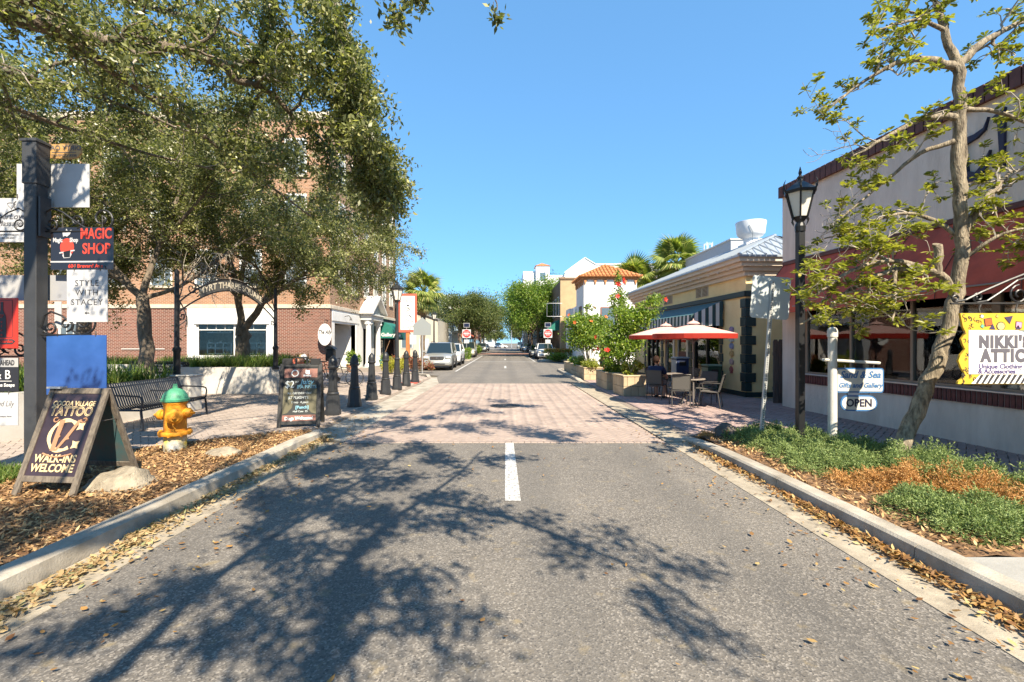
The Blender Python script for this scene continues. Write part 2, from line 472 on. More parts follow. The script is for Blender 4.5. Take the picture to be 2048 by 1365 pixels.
def inpoly(x, y, P):
    c = False; j = len(P) - 1
    for i in range(len(P)):
        if (P[i][1] > y) != (P[j][1] > y) and x < (P[j][0] - P[i][0]) * (y - P[i][1]) / (P[j][1] - P[i][1]) + P[i][0]: c = not c
        j = i
    return c
def pavers(base, poly, z, m, L_=0.215, W_=0.11, patt='herring', ang=0.0, keep=None, gap=0.0045, h=0.03):
    """individual pavers: the nearest 300 in view as parts, the rest joined"""
    ca, sa = math.cos(ang), math.sin(ang)
    xs = [p[0] for p in poly]; ys = [p[1] for p in poly]
    cells = []
    rng = 60
    cx, cy = sum(xs) / len(xs), sum(ys) / len(ys)
    ext = max(max(xs) - min(xs), max(ys) - min(ys)) * 0.75 + 1
    nu = int(ext / W_) + 2
    if patt == 'run':
        for j in range(-nu, nu):
            for i in range(-int(nu / 1.9), int(nu / 1.9)):
                cells.append(((i + 0.5 * (j % 2)) * L_, j * W_, 0))
    else:
        W2 = L_ / 2
        for k in range(-nu, nu):
            for q in range(-nu // 2, nu // 2):
                # herringbone lattice
                bx = (k) * W2 + q * 2 * L_ / 2 * 2 / 1.0
                by = k * W2
                cells.append((bx + L_ / 2, by + W2 / 2, 0))
                cells.append((bx + W2 / 2 + L_, by + L_ / 2, 1)) if False else cells.append((bx - W2 / 2, by + L_ / 2, 1))
    out = []
    for u, v, rot in cells:
        x = cx + u * ca - v * sa; y = cy + u * sa + v * ca
        if inpoly(x, y, poly): out.append((x, y, ang + (math.pi / 2 if rot else 0)))
    W_ = L_ / 2 if patt != 'run' else W_
    def vis(c):
        x, y = c[0], c[1]
        if y < 1: return 1e9
        px = 1010 + 930 * x / y; py = 686 + 930 * 1.65 / y
        if not (0 < px < 2048 and py < 1365): return 1e9
        if keep and not keep(x, y): return 1e8 + y
        return y
    out.sort(key=vis)
    # unit mesh
    def unit(l, w):
        a, b, ch = l / 2 - gap / 2, w / 2 - gap / 2, 0.006
        return [(-a, -b, -h), (a, -b, -h), (a, b, -h), (-a, b, -h), (-a, -b, -ch), (a, -b, -ch), (a, b, -ch), (-a, b, -ch),
                (-a + ch, -b + ch, 0), (a - ch, -b + ch, 0), (a - ch, b - ch, 0), (-a + ch, b - ch, 0)]
    UV = np.array(unit(L_, W_)); FQ = [(0, 1, 5, 4), (1, 2, 6, 5), (2, 3, 7, 6), (3, 0, 4, 7), (4, 5, 9, 8), (5, 6, 10, 9), (6, 7, 11, 10), (7, 4, 8, 11), (8, 9, 10, 11)]
    me = None
    n_ind = 300 if vis(out[0]) < 1e8 else 0
    for x, y, a in out[:n_ind]:
        if me is None:
            b = MB(); b.add([tuple(v) for v in UV], FQ); o = b.build('paver', m, base); me = o.data
        else: o = link('paver', me, base)
        o.location = (x, y, z + random.uniform(-.002, .002)); o.rotation_euler = (random.gauss(0, .006), random.gauss(0, .006), a)
    rest = np.array(out[n_ind:])
    if len(rest):
        FQ = np.array(FQ)
        n = len(rest)
        c, s_ = np.cos(rest[:, 2])[:, None], np.sin(rest[:, 2])[:, None]
        X = UV[None, :, 0] * c - UV[None, :, 1] * s_ + rest[:, 0][:, None]
        Y = UV[None, :, 0] * s_ + UV[None, :, 1] * c + rest[:, 1][:, None]
        Z = np.repeat(UV[None, :, 2], n, 0) + z + rs.uniform(-.002, .002, (n, 1)) + UV[None, :, 0] * rs.normal(0, .008, (n, 1))
        V = np.stack([X, Y, Z], -1).reshape(-1, 3)
        Q = (FQ[None] + 12 * np.arange(n)[:, None, None]).reshape(-1, 4)
        tag(fast_mesh('pavers', V, Q, m, base), kind='stuff')
pavers(cr_base, [(-2.74, 8.0), (2.74, 8.0), (2.74, 19.2), (-2.74, 19.2)], 0.008, M_pav_road, ang=R(45))
pavers(pl_base, [(-3.7, 9.05), (-4.35, 8.65), (-5.2, 7.9), (-5.95, 7.1), (-6.65, 6.0), (-7.55, 4.5), (-9.2, 2.6), (-11.5, 6), (-13, 12), (-13, 24), (-9.8, 26), (-5.5, 26), (-5.2, 25), (-3.75, 22.2)], 0.045, M_pav_left, ang=R(38))
pavers(pr_base, [(3.45, 8.5), (4.45, 8.65), (5.4, 7.95), (5.75, 6.85), (5.84, 5.2), (5.85, 3.5), (8.1, 3.5), (7.5, 12.3), (7.4, 25), (3.5, 25)], 0.045, M_pav_right, ang=R(45), gap=0.010,
       keep=lambda x, y: x > 5.6)
# plain concrete walk at the near end of the right bed, laid in flags
wk = struct(slab('walkway', [(3.36, -2), (5.74, -2), (5.74, 3.42), (3.36, 3.42)], -0.05, 0.10, M_bed))
for i in range(3):
    for j in range(6):
        x0 = 3.37 + i * 0.79; y1 = 3.42 - j * 0.8
        b = MB(); b.b2(x0, x0 + 0.78, y1 - 0.79, y1, 0.101, 0.125, 0.004); b.build('flagstone', M_conc_white, wk)

# paint
def paint(name, x0, x1, y0, y1):
    struct(sheet(name, [(x0, y0), (x1, y0), (x1, y1), (x0, y1)], 0.005, M_paint))
paint('centre_dash', -0.005 , 0.155, 5.0, 8.0) if False else None
struct(sheet('centre_dash', [(0.0, 4.99), (0.17, 4.99), (0.145, 7.88), (0.005, 7.88)], 0.005, M_paint))
for y in (31, 46, 60): paint('centre_dash', -0.05, 0.09, y, y + 3)
paint('centre_dash', -0.05, 0.09, 100, 108)
paint('edge_line', -2.98, -2.86, 27.5, 60)
paint('edge_line', 2.64, 2.76, 42, 62)
paint('stop_line', -2.84, 5.0, 41.2, 41.55)
paint('stop_line', -4.2, 4.2, 128, 132)
b = MB(); b.b2(-5.3, 5.2, 69, 76, -0.02, 0.004); struct(b.build('brick_crossing', mat('brick_crossing', (0.30, 0.16, 0.12), 0.9, var=.2, scale=4, bump=.3)))
for sx_ in (-1, 1):
    struct(slab('tactile_strip', [(sx_ * 3.62 + (0 if sx_ < 0 else .25), 19.0), (sx_ * 4.5 + .2, 19.0), (sx_ * 4.5 + .2, 19.9), (sx_ * 3.62 + (0 if sx_ < 0 else .25), 19.9)], 0.02, 0.052, mat('tactile_red', (0.45, 0.10, 0.07), 0.8, var=.2)))

# manhole cover
t = thing('manhole_cover', 'round dark iron manhole cover set in the brick crossing', 'manhole', (0.0, 12.45, 0.008))
M_iron = mat('cast_iron', (0.075, 0.07, 0.065), 0.7, metal=0.2, var=0.3, scale=20, bump=0.3)
b = MB(); b.lathe([(0.40, -0.02), (0.40, 0.012), (0.36, 0.012), (0.355, 0.004)], 40); b.build('frame_ring', M_iron, t, smooth=30)
b = MB(); b.lathe([(0.35, -0.02), (0.35, 0.008), (0.34, 0.012)], 40)
b.build('lid', M_iron, t, smooth=30)
b = MB()
for i in range(-4, 5):
    for j in range(-4, 5):
        if i * i + j * j < 19: b.box((i * .072, j * .072, 0.015), (.045, .045, .008), ch=.003)
tag(b.build('tread_studs', M_iron, t), kind='stuff')

# mulch bed (left), right bed soil
def mound(name, poly, z0, zmax, m, parent=None, step=0.12, amp=0.03):
    xs = [p[0] for p in poly]; ys = [p[1] for p in poly]
    nx = int((max(xs) - min(xs)) / step) + 1; ny = int((max(ys) - min(ys)) / step) + 1
    bm = bmesh.new(); gr = {}
    for i in range(nx + 1):
        for j in range(ny + 1):
            x = min(xs) + i * step; y = min(ys) + j * step
            gr[i, j] = bm.verts.new((x, y, z0 + zmax * (0.5 + 0.5 * math.sin(x * 1.7 + 1) * math.sin(y * 1.3)) + random.uniform(-amp, amp)))
    for i in range(nx):
        for j in range(ny):
            x = min(xs) + (i + .5) * step; y = min(ys) + (j + .5) * step
            if inpoly(x, y, poly): bm.faces.new((gr[i, j], gr[i + 1, j], gr[i + 1, j + 1], gr[i, j + 1]))
    for v in list(bm.verts):
        if not v.link_faces: bm.verts.remove(v)
    me = bpy.data.meshes.new(name); bm.to_mesh(me); bm.free(); me.materials.append(m)
    for p in me.polygons: p.use_smooth = True
    return link(name, me, parent)
BED_L = [(-3.5, -3), (-3.5, 8.75), (-4.3, 8.35), (-5.1, 7.6), (-5.8, 6.9), (-6.5, 5.8), (-7.4, 4.25), (-8.6, 2.2), (-8.6, -3)]
BED_R = [(3.34, 3.5), (5.58, 3.5), (5.56, 5.2), (5.46, 6.8), (5.15, 7.7), (4.4, 8.4), (3.36, 8.2)]
struct(mound('mulch_bed', BED_L, 0.07, 0.02, M_mulch, amp=0.008))
struct(mound('mulch_bed', BED_R, 0.09, 0.03, M_mulch, amp=0.012))
struct(slab('bed_soil', BED_L, -0.05, 0.05, M_mulch)); struct(slab('bed_soil', BED_R, -0.05, 0.06, M_mulch))

# loose litter: chips and dry leaves as real little faces
def litter(name, pts, size, m, tilt=0.5, ar=2.6, lift=0.01):
    n = len(pts); P = np.array(pts)
    L_ = size * rs.uniform(0.55, 1.4, n); W_ = L_ / ar * rs.uniform(.7, 1.3, n)
    az = rs.uniform(0, 6.283, n); ti = rs.normal(0, tilt, n); ro = rs.normal(0, tilt, n)
    d = np.stack([np.cos(az) * np.cos(ti), np.sin(az) * np.cos(ti), np.sin(ti)], -1)
    sd_ = np.stack([-np.sin(az) * np.cos(ro), np.cos(az) * np.cos(ro), np.sin(ro)], -1)
    c = P + np.array([0, 0, lift])
    c[:, 2] += np.abs(np.sin(ti)) * L_ / 2 * .6
    V = np.empty((n, 6, 3))
    V[:, 0] = c - d * L_[:, None] / 2
    V[:, 1] = c - d * (L_ * .12)[:, None] + sd_ * W_[:, None] / 2
    V[:, 2] = c + d * (L_ * .2)[:, None] + sd_ * (W_ * .42)[:, None]
    V[:, 3] = c + d * L_[:, None] / 2 + np.array([0, 0, .004])
    V[:, 4] = c + d * (L_ * .2)[:, None] - sd_ * (W_ * .42)[:, None]
    V[:, 5] = c - d * (L_ * .12)[:, None] - sd_ * W_[:, None] / 2
    Q = np.arange(n * 6).reshape(n, 6)
    return tag(fast_mesh(name, V.reshape(-1, 3), Q, m), kind='stuff')
def scatter(poly, n, z=0.08, dens=None):
    xs = [p[0] for p in poly]; ys = [p[1] for p in poly]; out = []
    while len(out) < n:
        x = random.uniform(min(xs), max(xs)); y = random.uniform(min(ys), max(ys))
        if inpoly(x, y, poly) and (dens is None or random.random() < dens(x, y)): out.append((x, y, z))
    return out
M_chip = leaf_mat('mulch_chip', (0.14, 0.07, 0.03), (0.45, 0.27, 0.12), (0.56, 0.40, 0.20), trans=0.05, rough=.8)
M_dry = leaf_mat('dry_leaf', (0.14, 0.065, 0.025), (0.40, 0.22, 0.07), (0.46, 0.36, 0.16), trans=0.15, rough=.6)
M_straw = leaf_mat('straw_leaf', (0.26, 0.16, 0.07), (0.50, 0.37, 0.19), (0.26, 0.27, 0.12), trans=0.15, rough=.6)
tag(litter('mulch_chips', scatter([(-3.52, 1.5), (-3.52, 8.6), (-4.3, 8.3), (-5.1, 7.55), (-5.8, 6.85), (-6.5, 5.7), (-7.4, 4.2), (-7.6, 1.5)], 26000, 0.09), 0.055, M_chip, tilt=.35, ar=3.2), 'brown wood mulch covering the bed beside the left kerb', 'mulch')
tag(litter('mulch_chips', scatter(BED_R, 7000, 0.12), 0.055, M_chip, tilt=.35, ar=3.2), 'brown mulch under the creeping juniper right of the road', 'mulch')
gl = [(-2.98 - abs(random.gauss(0, .16)), random.uniform(1.6, 8.6), .008) for _ in range(100)]
gl += [(-3.27 + abs(random.gauss(0, .13)) + (.12 if y < 4 else 0) * random.random(), y, .01 + random.uniform(0, .02)) for y in (1.6 + 6.8 * random.random() ** 1.35 for _ in range(3000))]
tag(litter('dry_leaves', [p for p in gl if p[0] > -3.28], 0.05, M_straw, tilt=.3, ar=2.3), 'straw coloured dry leaves drifted in the left gutter', 'leaves')
gr_ = [(3.13 - abs(random.gauss(0, .075)), 1.2 + 6.6 * random.random(), .01 + random.uniform(0, .025)) for _ in range(3400)]
gr_ = [p for p in gr_ if random.random() < (0.25 + .75 * (0.5 + .5 * math.sin(p[1] * 3.1)) if p[1] > 5 else 1)]
tag(litter('dry_leaves', gr_, 0.055, M_dry, tilt=.35, ar=2.8), 'orange brown dry leaves drifted in the right gutter', 'leaves')
sc_ = [(random.uniform(-2.9, 3.0), 1.4 + 18 * random.random() ** 1.6, .012) for _ in range(190)] + [(random.uniform(-2.9, -2.2), 1.4 + 8 * random.random(), .01) for _ in range(260)] + [(3.0 - abs(random.gauss(0, .5)), 1.4 + 8 * random.random(), .01) for _ in range(300)]
sc_ += [(random.uniform(-4.4, -2.8), random.uniform(8, 10.5), .03) for _ in range(500)]
tag(litter('scattered_leaves', sc_, 0.045, M_dry, tilt=.2, ar=2.2), 'single dry leaves scattered over the road', 'leaves')
for y_ in (7.95, 19.25):
    pm = None
    for i in range(50):
        if pm is None:
            k = MB(); k.box((0, 0, 0), (.104, .14, .04), ch=.006); o = k.build('header_paver', M_pav_road, cr_base); pm = o.data
        else: o = link('header_paver', pm, cr_base)
        o.location = (-2.69 + i * .1098, y_, -.011 + random.uniform(-.001, .001))
# ------------------------------------------------ right shop building (stucco, brick sill, maroon awning)
M_stucco = mat('stucco_grey', (0.74, 0.64, 0.54), 0.9, c2=(0.61, 0.52, 0.435), scale=2.4, bump=0.5, bscale=28, detail=8, stretch=(1.6, 1.6, .35))
M_brickdark = mat('brick_dark', (0.17, 0.055, 0.045), 0.8, c2=(0.11, 0.035, 0.03), scale=9, bump=0.3, island=.22)
M_mortar = mat('mortar', (0.42, 0.38, 0.34), 0.9, var=.15, scale=20, bump=.2)
M_roofbrown = mat('parapet_brown', (0.105, 0.04, 0.032), 0.7, var=.25, scale=5)
M_awn = mat('awning_maroon', (0.48, 0.072, 0.032), 0.75, var=0.22, scale=1.6, detail=7, bump=0.6, bscale=3.5)
M_frame = mat('bronze_frame', (0.27, 0.22, 0.17), 0.5, metal=.3)
M_frame_w = mat('frame_white', (0.62, 0.60, 0.55), 0.5)
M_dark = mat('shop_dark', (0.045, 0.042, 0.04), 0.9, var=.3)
M_glass = glass_mat('shop_glass', alpha=1.0, ior=1.6)
M_teal = mat('teal_shelf', (0.18, 0.46, 0.47), 0.6, var=.1)
A = Vector((7.28, 12.2, 0)); Bq = Vector((8.0, 2.0, 0))
ang = math.atan2(Bq.y - A.y, Bq.x - A.x)       # local x runs from far corner towards the viewer
LEN = (Bq - A).length
S = thing('shop_building', 'grey stucco shop with maroon awning and long display window on the right', 'building', (A.x, A.y, 0), ang)
# local: x along facade (0 far .. LEN near), +y = into the building? check side
# rotating +x to facade direction (towards viewer), +y points to +X world side (right) => inside
HT = 5.5
W0, W1, WZ0, WZ1 = 0.75, LEN - 0.4, 0.92, 2.95
b = MB()
b.b2(0, LEN, 0, 0.25, 0.0, WZ0 - 0.21)                       # stall riser
b.b2(0, W0, 0, 0.25, WZ0 - 0.21, WZ1)
b.b2(W1, LEN, 0, 0.25, WZ0 - 0.21, WZ1)
b.b2(0, LEN, 0, 0.25, WZ1, HT)
b.b2(0, 0.25, 0.25, 9, 0, HT)                                # far side wall
b.b2(LEN - .25, LEN, 0.25, 9, 0, HT)
wall = b.build('wall', M_stucco, S)
b = MB(); b.b2(-0.02, LEN, 0.02, 9, HT - 0.35, HT - 0.2); b.build('roof', M_dark, S)
# parapet trim of upright dark boards
tr = MB(); tr.b2(-0.06, LEN, -0.05, 0.3, HT + 0.001, HT + 0.27); tr_o = tr.build('parapet', M_roofbrown, S)
x = -0.06; i = 0
pm = None
while x < LEN - 0.2:
    if pm is None:
        k = MB(); k.box((0, 0, 0), (0.15, 0.03, 0.29), ch=.006); o = k.build('parapet_board', M_roofbrown, tr_o); pm = o.data
    else: o = link('parapet_board', pm, tr_o)
    o.location = (x + .08, -0.068, HT + 0.135); x += 0.165
b = MB()
for i in range(7): b.box((-.075, .2 + i * .165, HT + .135), (.03, .15, .29), ch=.006)
b.build('parapet_return', M_roofbrown, tr_o)
# soldier course bricks
sill = MB(); sill.b2(W0 - .0, W1, -0.02, 0.2, WZ0 - 0.209, WZ0 - 0.001); sill_o = sill.build('sill_course', M_mortar, S)
pm = None; x = W0 + 0.04
while x < W1:
    if pm is None:
        k = MB(); k.box((0, 0, 0), (0.062, 0.10, 0.2), ch=.004); o = k.build('brick', M_brickdark, sill_o); pm = o.data
    else: o = link('brick', pm, sill_o)
    o.location = (x, 0.012 + random.uniform(-.003, .003), WZ0 - 0.105); x += 0.078
b = MB(); b.b2(W0, W1, -0.035, .1, WZ0, WZ0 + 0.03, .006); b.build('window_ledge', mat('ledge_metal', (.5, .52, .54), .35, metal=.7), S)
# shop window: frame members and panes
wf = MB()
ms = [W0 + .04, 2.15, 3.55, 4.95, 6.3, 7.7, 9.0, W1 - .04]
for i, mx in enumerate(ms): wf.b2(mx - (.06 if i in (0, 3) else .028), mx + (.06 if i in (0, 3) else .028), 0.04, 0.13, WZ0 + .03, WZ1, .006)
wf.b2(W0, W1, .045, .125, WZ1 - .07, WZ1 - .001); wf.b2(W0, W1, .045, .125, WZ0 + .03, WZ0 + .075)
win = wf.build('window', M_frame, S)
for a, c in zip(ms[:-1], ms[1:]):
    b = MB(); b.b2(a, c, 0.082, 0.09, WZ0 + .05, WZ1 - .04); b.build('pane', M_glass, win)
# inside room
b = MB()
b.b2(0.3, LEN - .3, 4.2, 4.3, 0, 3.3); b.b2(.3, LEN - .3, .3, 4.2, 3.2, 3.3); b.b2(.3, LEN - .3, .3, 4.2, 0.0, .06)
b.build('interior', mat('interior', (.55, .50, .43), .9, var=.3, scale=1.5), S)
b = MB(); b.b2(W0 + .1, W1 - .1, 0.16, 1.0, WZ0 - .12, WZ0 - .02); dsp = b.build('display_shelf', M_teal, S)
b = MB(); b.b2(.28, .32, .2, 1.4, WZ0, 2.7); b.build('side_panel', M_teal, S)
# awning: frame-ribbed cloth, steep lower half, valance
aw0, aw1 = 0.05, LEN + .4
prof = [(-0.005, 3.72), (-0.30, 3.34), (-0.60, 2.86), (-0.76, 2.56), (-0.775, 2.40)]
nb = 9
b = MB(); rows = []
for i in range(nb * 4 + 1):
    t = i / (nb * 4); xx = aw0 + (aw1 - aw0) * t
    sag = 0.045 * math.sin(math.pi * ((i % 4) / 4.0))
    rows.append([(xx, py + (sag if 0 < q < 4 else 0), pz - (sag * .6 if 0 < q < 4 else 0)) for q, (py, pz) in enumerate(prof)])
for i in range(len(rows) - 1):
    for q in range(len(prof) - 1): b.quad(rows[i][q], rows[i + 1][q], rows[i + 1][q + 1], rows[i][q + 1])
b.poly([rows[0][q] for q in range(len(prof))] + [(aw0, -0.005, 2.40)])
aw = b.build('awning', M_awn, S, smooth=50)
b = MB(); b.b2(aw0, aw1, -.04, 0.0 - .002, 3.7, 3.8, .01); b.build('awning_rail', M_roofbrown, aw)
for i in range(nb + 1):
    xx = aw0 + .02 + (aw1 - aw0 - .04) * i / nb
    b = MB(); b.tube([(xx, p[0] + .03, p[1] - .03) for p in prof[:4]], .014, 6); b.build('awning_rib', M_frame, aw)
    b = MB(); b.tube([(xx, p[0] - .004, p[1] + .002) for p in prof], .007, 4); b.build('awning_seam', M_roofbrown, aw)
b = MB(); b.tube([(aw0, prof[3][0] + .03, prof[3][1] - .02), (aw1, prof[3][0] + .03, prof[3][1] - .02)], .016, 6); b.build('front_bar', M_frame, aw)
# navy emblem on the upper wall: spread-winged letter shape cut from board
def navy(poly, nm='emblem_stroke', d=.05):
    k = MB(); k.prism(poly, -0.002 - d, -0.002, 'y'); return k
M_navy = mat('navy_paint', (0.012, 0.014, 0.045), .5)
em = MB()
ex, ez = 4.86, 4.72
for pl in ([(-.55, .35), (-.2, .42), (.0, .55), (.08, .85), (-.02, .62), (-.25, .55), (-.62, .55)],
           [(.18, .78), (.45, .92), (.43, -.55), (.36, -.62), (.30, .55)],
           [(-.62, .55), (-.48, .38), (-.40, -.35), (-.22, -.45), (-.05, -.3), (.12, .0), (.05, -.42), (-.2, -.68), (-.55, -.6), (-.66, -.2)]):
    em.prism([(ex + p[0] * .62, ez + p[1] * .62) for p in pl], -0.055, -0.002, 'y')
em.build('wall_emblem', M_navy, S)
text('Gifts and Gallery', .16, mat('window_script', (.75, .74, .70), .6), win, (1.9, .075, 2.38), (R(90), 0, 0), shear=.35, name='window_lettering', ext=.001)

# goods in the window: each its own thing
Minv = Matrix.Translation((A.x, A.y, 0)) @ Matrix.Rotation(ang, 4, 'Z')
def inshop(lx, ly, lz): return tuple(Minv @ Vector((lx, ly, lz)))
zs = WZ0 - .02
def star(m, r=.16, d=.03):
    k = MB(); P = []
    for i in range(10):
        a = math.pi / 2 + i * math.pi / 5; q = r if i % 2 == 0 else r * .34
        P.append((q * math.cos(a), q * math.sin(a)))
    k.prism(P, -d / 2, d / 2, 'y'); return k
shop_stand = [
 ('starfish_ornament', 'white starfish ornament on a stand near the far end of the shop window', 'ornament', 1.35),
]
o = thing('starfish_ornament', 'white starfish ornament on a stem near the far end of the shop window', 'ornament', inshop(1.35, .24, zs), ang)
k = star(0); k.build('starfish', mat('shell_white', (.7, .67, .6), .7), o, (0, 0, .62)); k = MB(); k.lathe([(.09, 0), (.09, .02), (.012, .03), (.012, .6)], 10); k.build('stand', M_frame, o)
o = thing('framed_picture', 'small blue framed picture leaning inside the far end of the shop window', 'picture', inshop(1.75, .26, zs), ang)
k = MB(); k.b2(-.16, .16, -.015, .015, .12, .52, .004); k.build('frame', mat('frame_blue', (.22, .42, .50), .6), o); k = MB(); k.b2(-.13, .13, -.02, -.016, .15, .49); k.build('print', mat('seascape', (.30, .50, .58), .7, c2=(.55, .6, .55), scale=9), o); k = MB(); k.b2(-.04, .04, 0.02, .12, 0, .12); k.build('stand', M_frame, o)
o = thing('coral_ornament', 'red coral ornament standing in the shop window behind the white post', 'ornament', inshop(2.0, .3, zs), ang)
k = MB()
for i in range(9):
    a = i * .7; k.tube([(0, 0, .5), (.05 * math.cos(a), .05 * math.sin(a), .6), (.13 * math.cos(a), .1 * math.sin(a), .62 + .03 * (i % 4))], [.02, .018, .01], 6)
k.lathe([(.08, 0), (.08, .03), (.02, .05), (.02, .5)], 8); k.build('branches', mat('coral_red', (.45, .05, .05), .6), o)
o = thing('seahorse_figure', 'brown carved seahorse figure at the bottom of the shop window', 'figurine', inshop(1.55, .2, zs), ang)
k = MB(); k.tube([(0, 0, 0), (.06, 0, .06), (.02, 0, .16), (-.05, 0, .26), (.0, 0, .34), (.08, 0, .33), (.14, 0, .29)], [.02, .035, .05, .055, .045, .04, .02], 9); k.build('body', mat('wood_brown', (.35, .21, .11), .6), o)
o = thing('driftwood_panel', 'wide whitewashed board lying in the shop window beside the leaning tree', 'panel', inshop(6.25, .28, zs), ang)
k = MB()
for i in range(5): k.b2(-.55 + .01 * (i % 2), .55 + .02 * (i % 3), -.02 + i * .008, .0 + i * .008, .02 + i * .07, .085 + i * .07, .006)
k.build('planks', mat('driftwood', (.62, .56, .48), .8, c2=(.45, .41, .36), scale=5, stretch=(1, 1, 9)), o); k = MB(); k.b2(-.5, .4, -.05, -.035, .28, .42); k.build('blue_top', mat('frame_blue', (.22, .42, .50), .6), o)
def oval(nm, lab, lx, w, h, c1, c2):
    o = thing(nm, lab, 'dish', inshop(lx, .26, zs), ang)
    Mx = Matrix.Translation((0, 0, h)) @ Matrix.Rotation(R(80), 4, 'X')
    k = MB(); k.lathe([(.3, -.03), (.7, -.02), (1, .015), (.98, .025), (.7, -.008), (.3, -.015)], 28, M=Mx @ Matrix.Diagonal((w, h, 1, 1))); k.build('plate', mat(nm + '_glaze', c1, .3, c2=c2, scale=7, detail=8), o, smooth=40)
    k = MB(); k.b2(-.1, .1, -.04, .1, 0, .03); k.build('stand', M_frame, o)
oval('oval_platter', 'large pale oval platter propped in the shop window right of the tree trunk', 6.95, .3, .2, (.72, .67, .56), (.60, .55, .46))
oval('painted_platter', 'round painted platter with green and brown pattern at the right end of the shop window', 8.15, .27, .23, (.70, .70, .55), (.25, .35, .2))
o = thing('lighthouse_ornament', 'small striped lighthouse ornament in the shop window below the yellow sign', 'ornament', inshop(7.33, .22, zs), ang)
for i in range(5):
    k = MB(); k.lathe([(.075 - i * .008, i * .075), (.068 - i * .008, i * .075 + .075)], 14); k.build('tower_band', mat('lh%d' % (i % 2), (.62, .62, .6) if i % 2 == 0 else (.15, .30, .36), .5), o)
k = MB(); k.lathe([(.045, .375), (.045, .385), (.028, .39), (.028, .44), (.04, .445), (.004, .49)], 14); k.build('lantern', mat('lh1', (.15, .3, .36), .5), o)
o = thing('blue_crate', 'small blue painted crate with rope handle in the shop window', 'crate', inshop(7.68, .3, zs), ang)
for i in range(3):
    k = MB(); k.b2(-.2, .2, -.13, .13, .005 + i * .09, .085 + i * .09, .008); k.build('slat', mat('crate_blue', (.20, .46, .56), .7, var=.2), o)
k = MB(); k.tube([(-.07, -.135, .2), (-.04, -.16, .16), (.04, -.16, .16), (.07, -.135, .2)], .012, 6); k.build('handle', M_frame, o)
o = thing('flower_suncatcher', 'pale green flower suncatcher hanging in the shop window under the yellow sign', 'ornament', inshop(7.2, .2, 1.52), ang)
k = MB()
for i in range(5):
    a = i * 1.2566; k.lathe([(.001, -.004), (.035, -.004), (.035, .004), (.001, .004)], 12, M=Matrix.Translation((.05 * math.cos(a), 0, .05 * math.sin(a))) @ Matrix.Rotation(R(90), 4, 'X'))
k.build('petals', mat('pale_green', (.36, .50, .42), .4), o); k = MB(); k.tube([(0, 0, .05), (0, 0, 1.3)], .002, 4); k.build('string', M_frame, o)
# back-of-shop shelving, so the glass shows depth
for q, lx in enumerate((2.0, 3.6, 5.2, 6.8, 8.4)):
    o = thing('display_rack', ['tall dark shelving unit with pale goods deep inside the shop, behind the white post', 'dark shelving unit deep inside the shop left of the trunk', 'dark shelving unit deep inside the shop directly behind the trunk', 'dark shelving unit deep inside the shop behind the yellow sign', 'dark shelving unit deep inside the shop at the right picture edge'][q], 'shelf', inshop(lx, 2.9 + .2 * (q % 2), .06), ang)
    k = MB()
    for z in (.1, .6, 1.1, 1.6, 2.1): k.b2(-.6, .6, -.2, .2, z, z + .03)
    for s_ in (-.6, .6): k.b2(s_ - .02, s_ + .02, -.2, .2, 0, 2.2)
    k.build('rack', mat('rack_wood', (.10, .08, .06), .8), o)
    k = MB()
    for z in (.13, .63, 1.13, 1.63):
        for j in range(7):
            hh = random.uniform(.1, .38); k.b2(-.52 + j * .15, -.52 + j * .15 + random.uniform(.06, .12), -.1, .08, z, z + hh, .008)
    tag(k.build('goods', mat('goods', (.62, .58, .5), .7, c2=(.25, .38, .40), scale=4, island=.4), o), kind='stuff')

# ------------------------------------------------ alley fence between shop and cafe
t = thing('alley_fence', 'weathered grey wooden board fence closing the alley beside the yellow cafe', 'fence', (7.42, 12.75, 0.05), 0)
pm = None
for i in range(14):
    if pm is None:
        k = MB(); k.prism([(-.067, 0), (.067, 0), (.067, 1.68), (.04, 1.74), (-.04, 1.74), (-.067, 1.68)], -.01, .01, 'y'); o = k.build('board', mat('fence_wood', (.15, .115, .10), .9, c2=(.09, .07, .06), scale=5, stretch=(6, 6, .6), island=.25), t); pm = o.data
    else: o = link('board', pm, t)
    o.location = (i * .142, random.uniform(-.006, .006), 0)
for z in (.35, 1.3):
    k = MB(); k.b2(-.06, 2.0, .012, .05, z, z + .09); k.build('rail', MATS['fence_wood'], t)

# ------------------------------------------------ yellow cafe
M_yel = mat('cafe_yellow', (0.90, 0.69, 0.35), 0.88, c2=(0.79, 0.58, 0.28), scale=1.2, bump=0.3, bscale=40)
M_cream = mat('cafe_cream', (0.62, 0.53, 0.42), 0.8, var=.06, scale=3)
M_dgreen = mat('dark_green', (0.016, 0.035, 0.036), 0.55)
M_zinc = mat('zinc_roof', (0.36, 0.40, 0.44), 0.4, metal=.35, var=.08, scale=2)
CA = Vector((7.3, 14.1, 0)); CB = Vector((6.85, 24.6, 0))
cang = math.atan2(CB.y - CA.y, CB.x - CA.x)     # local +x runs away from viewer, +y = towards street (-X world)
CL = (CB - CA).length
K = thing('cafe', 'single storey yellow cafe with metal hip roof and green striped awning', 'building', (CA.x, CA.y, 0.0), cang)
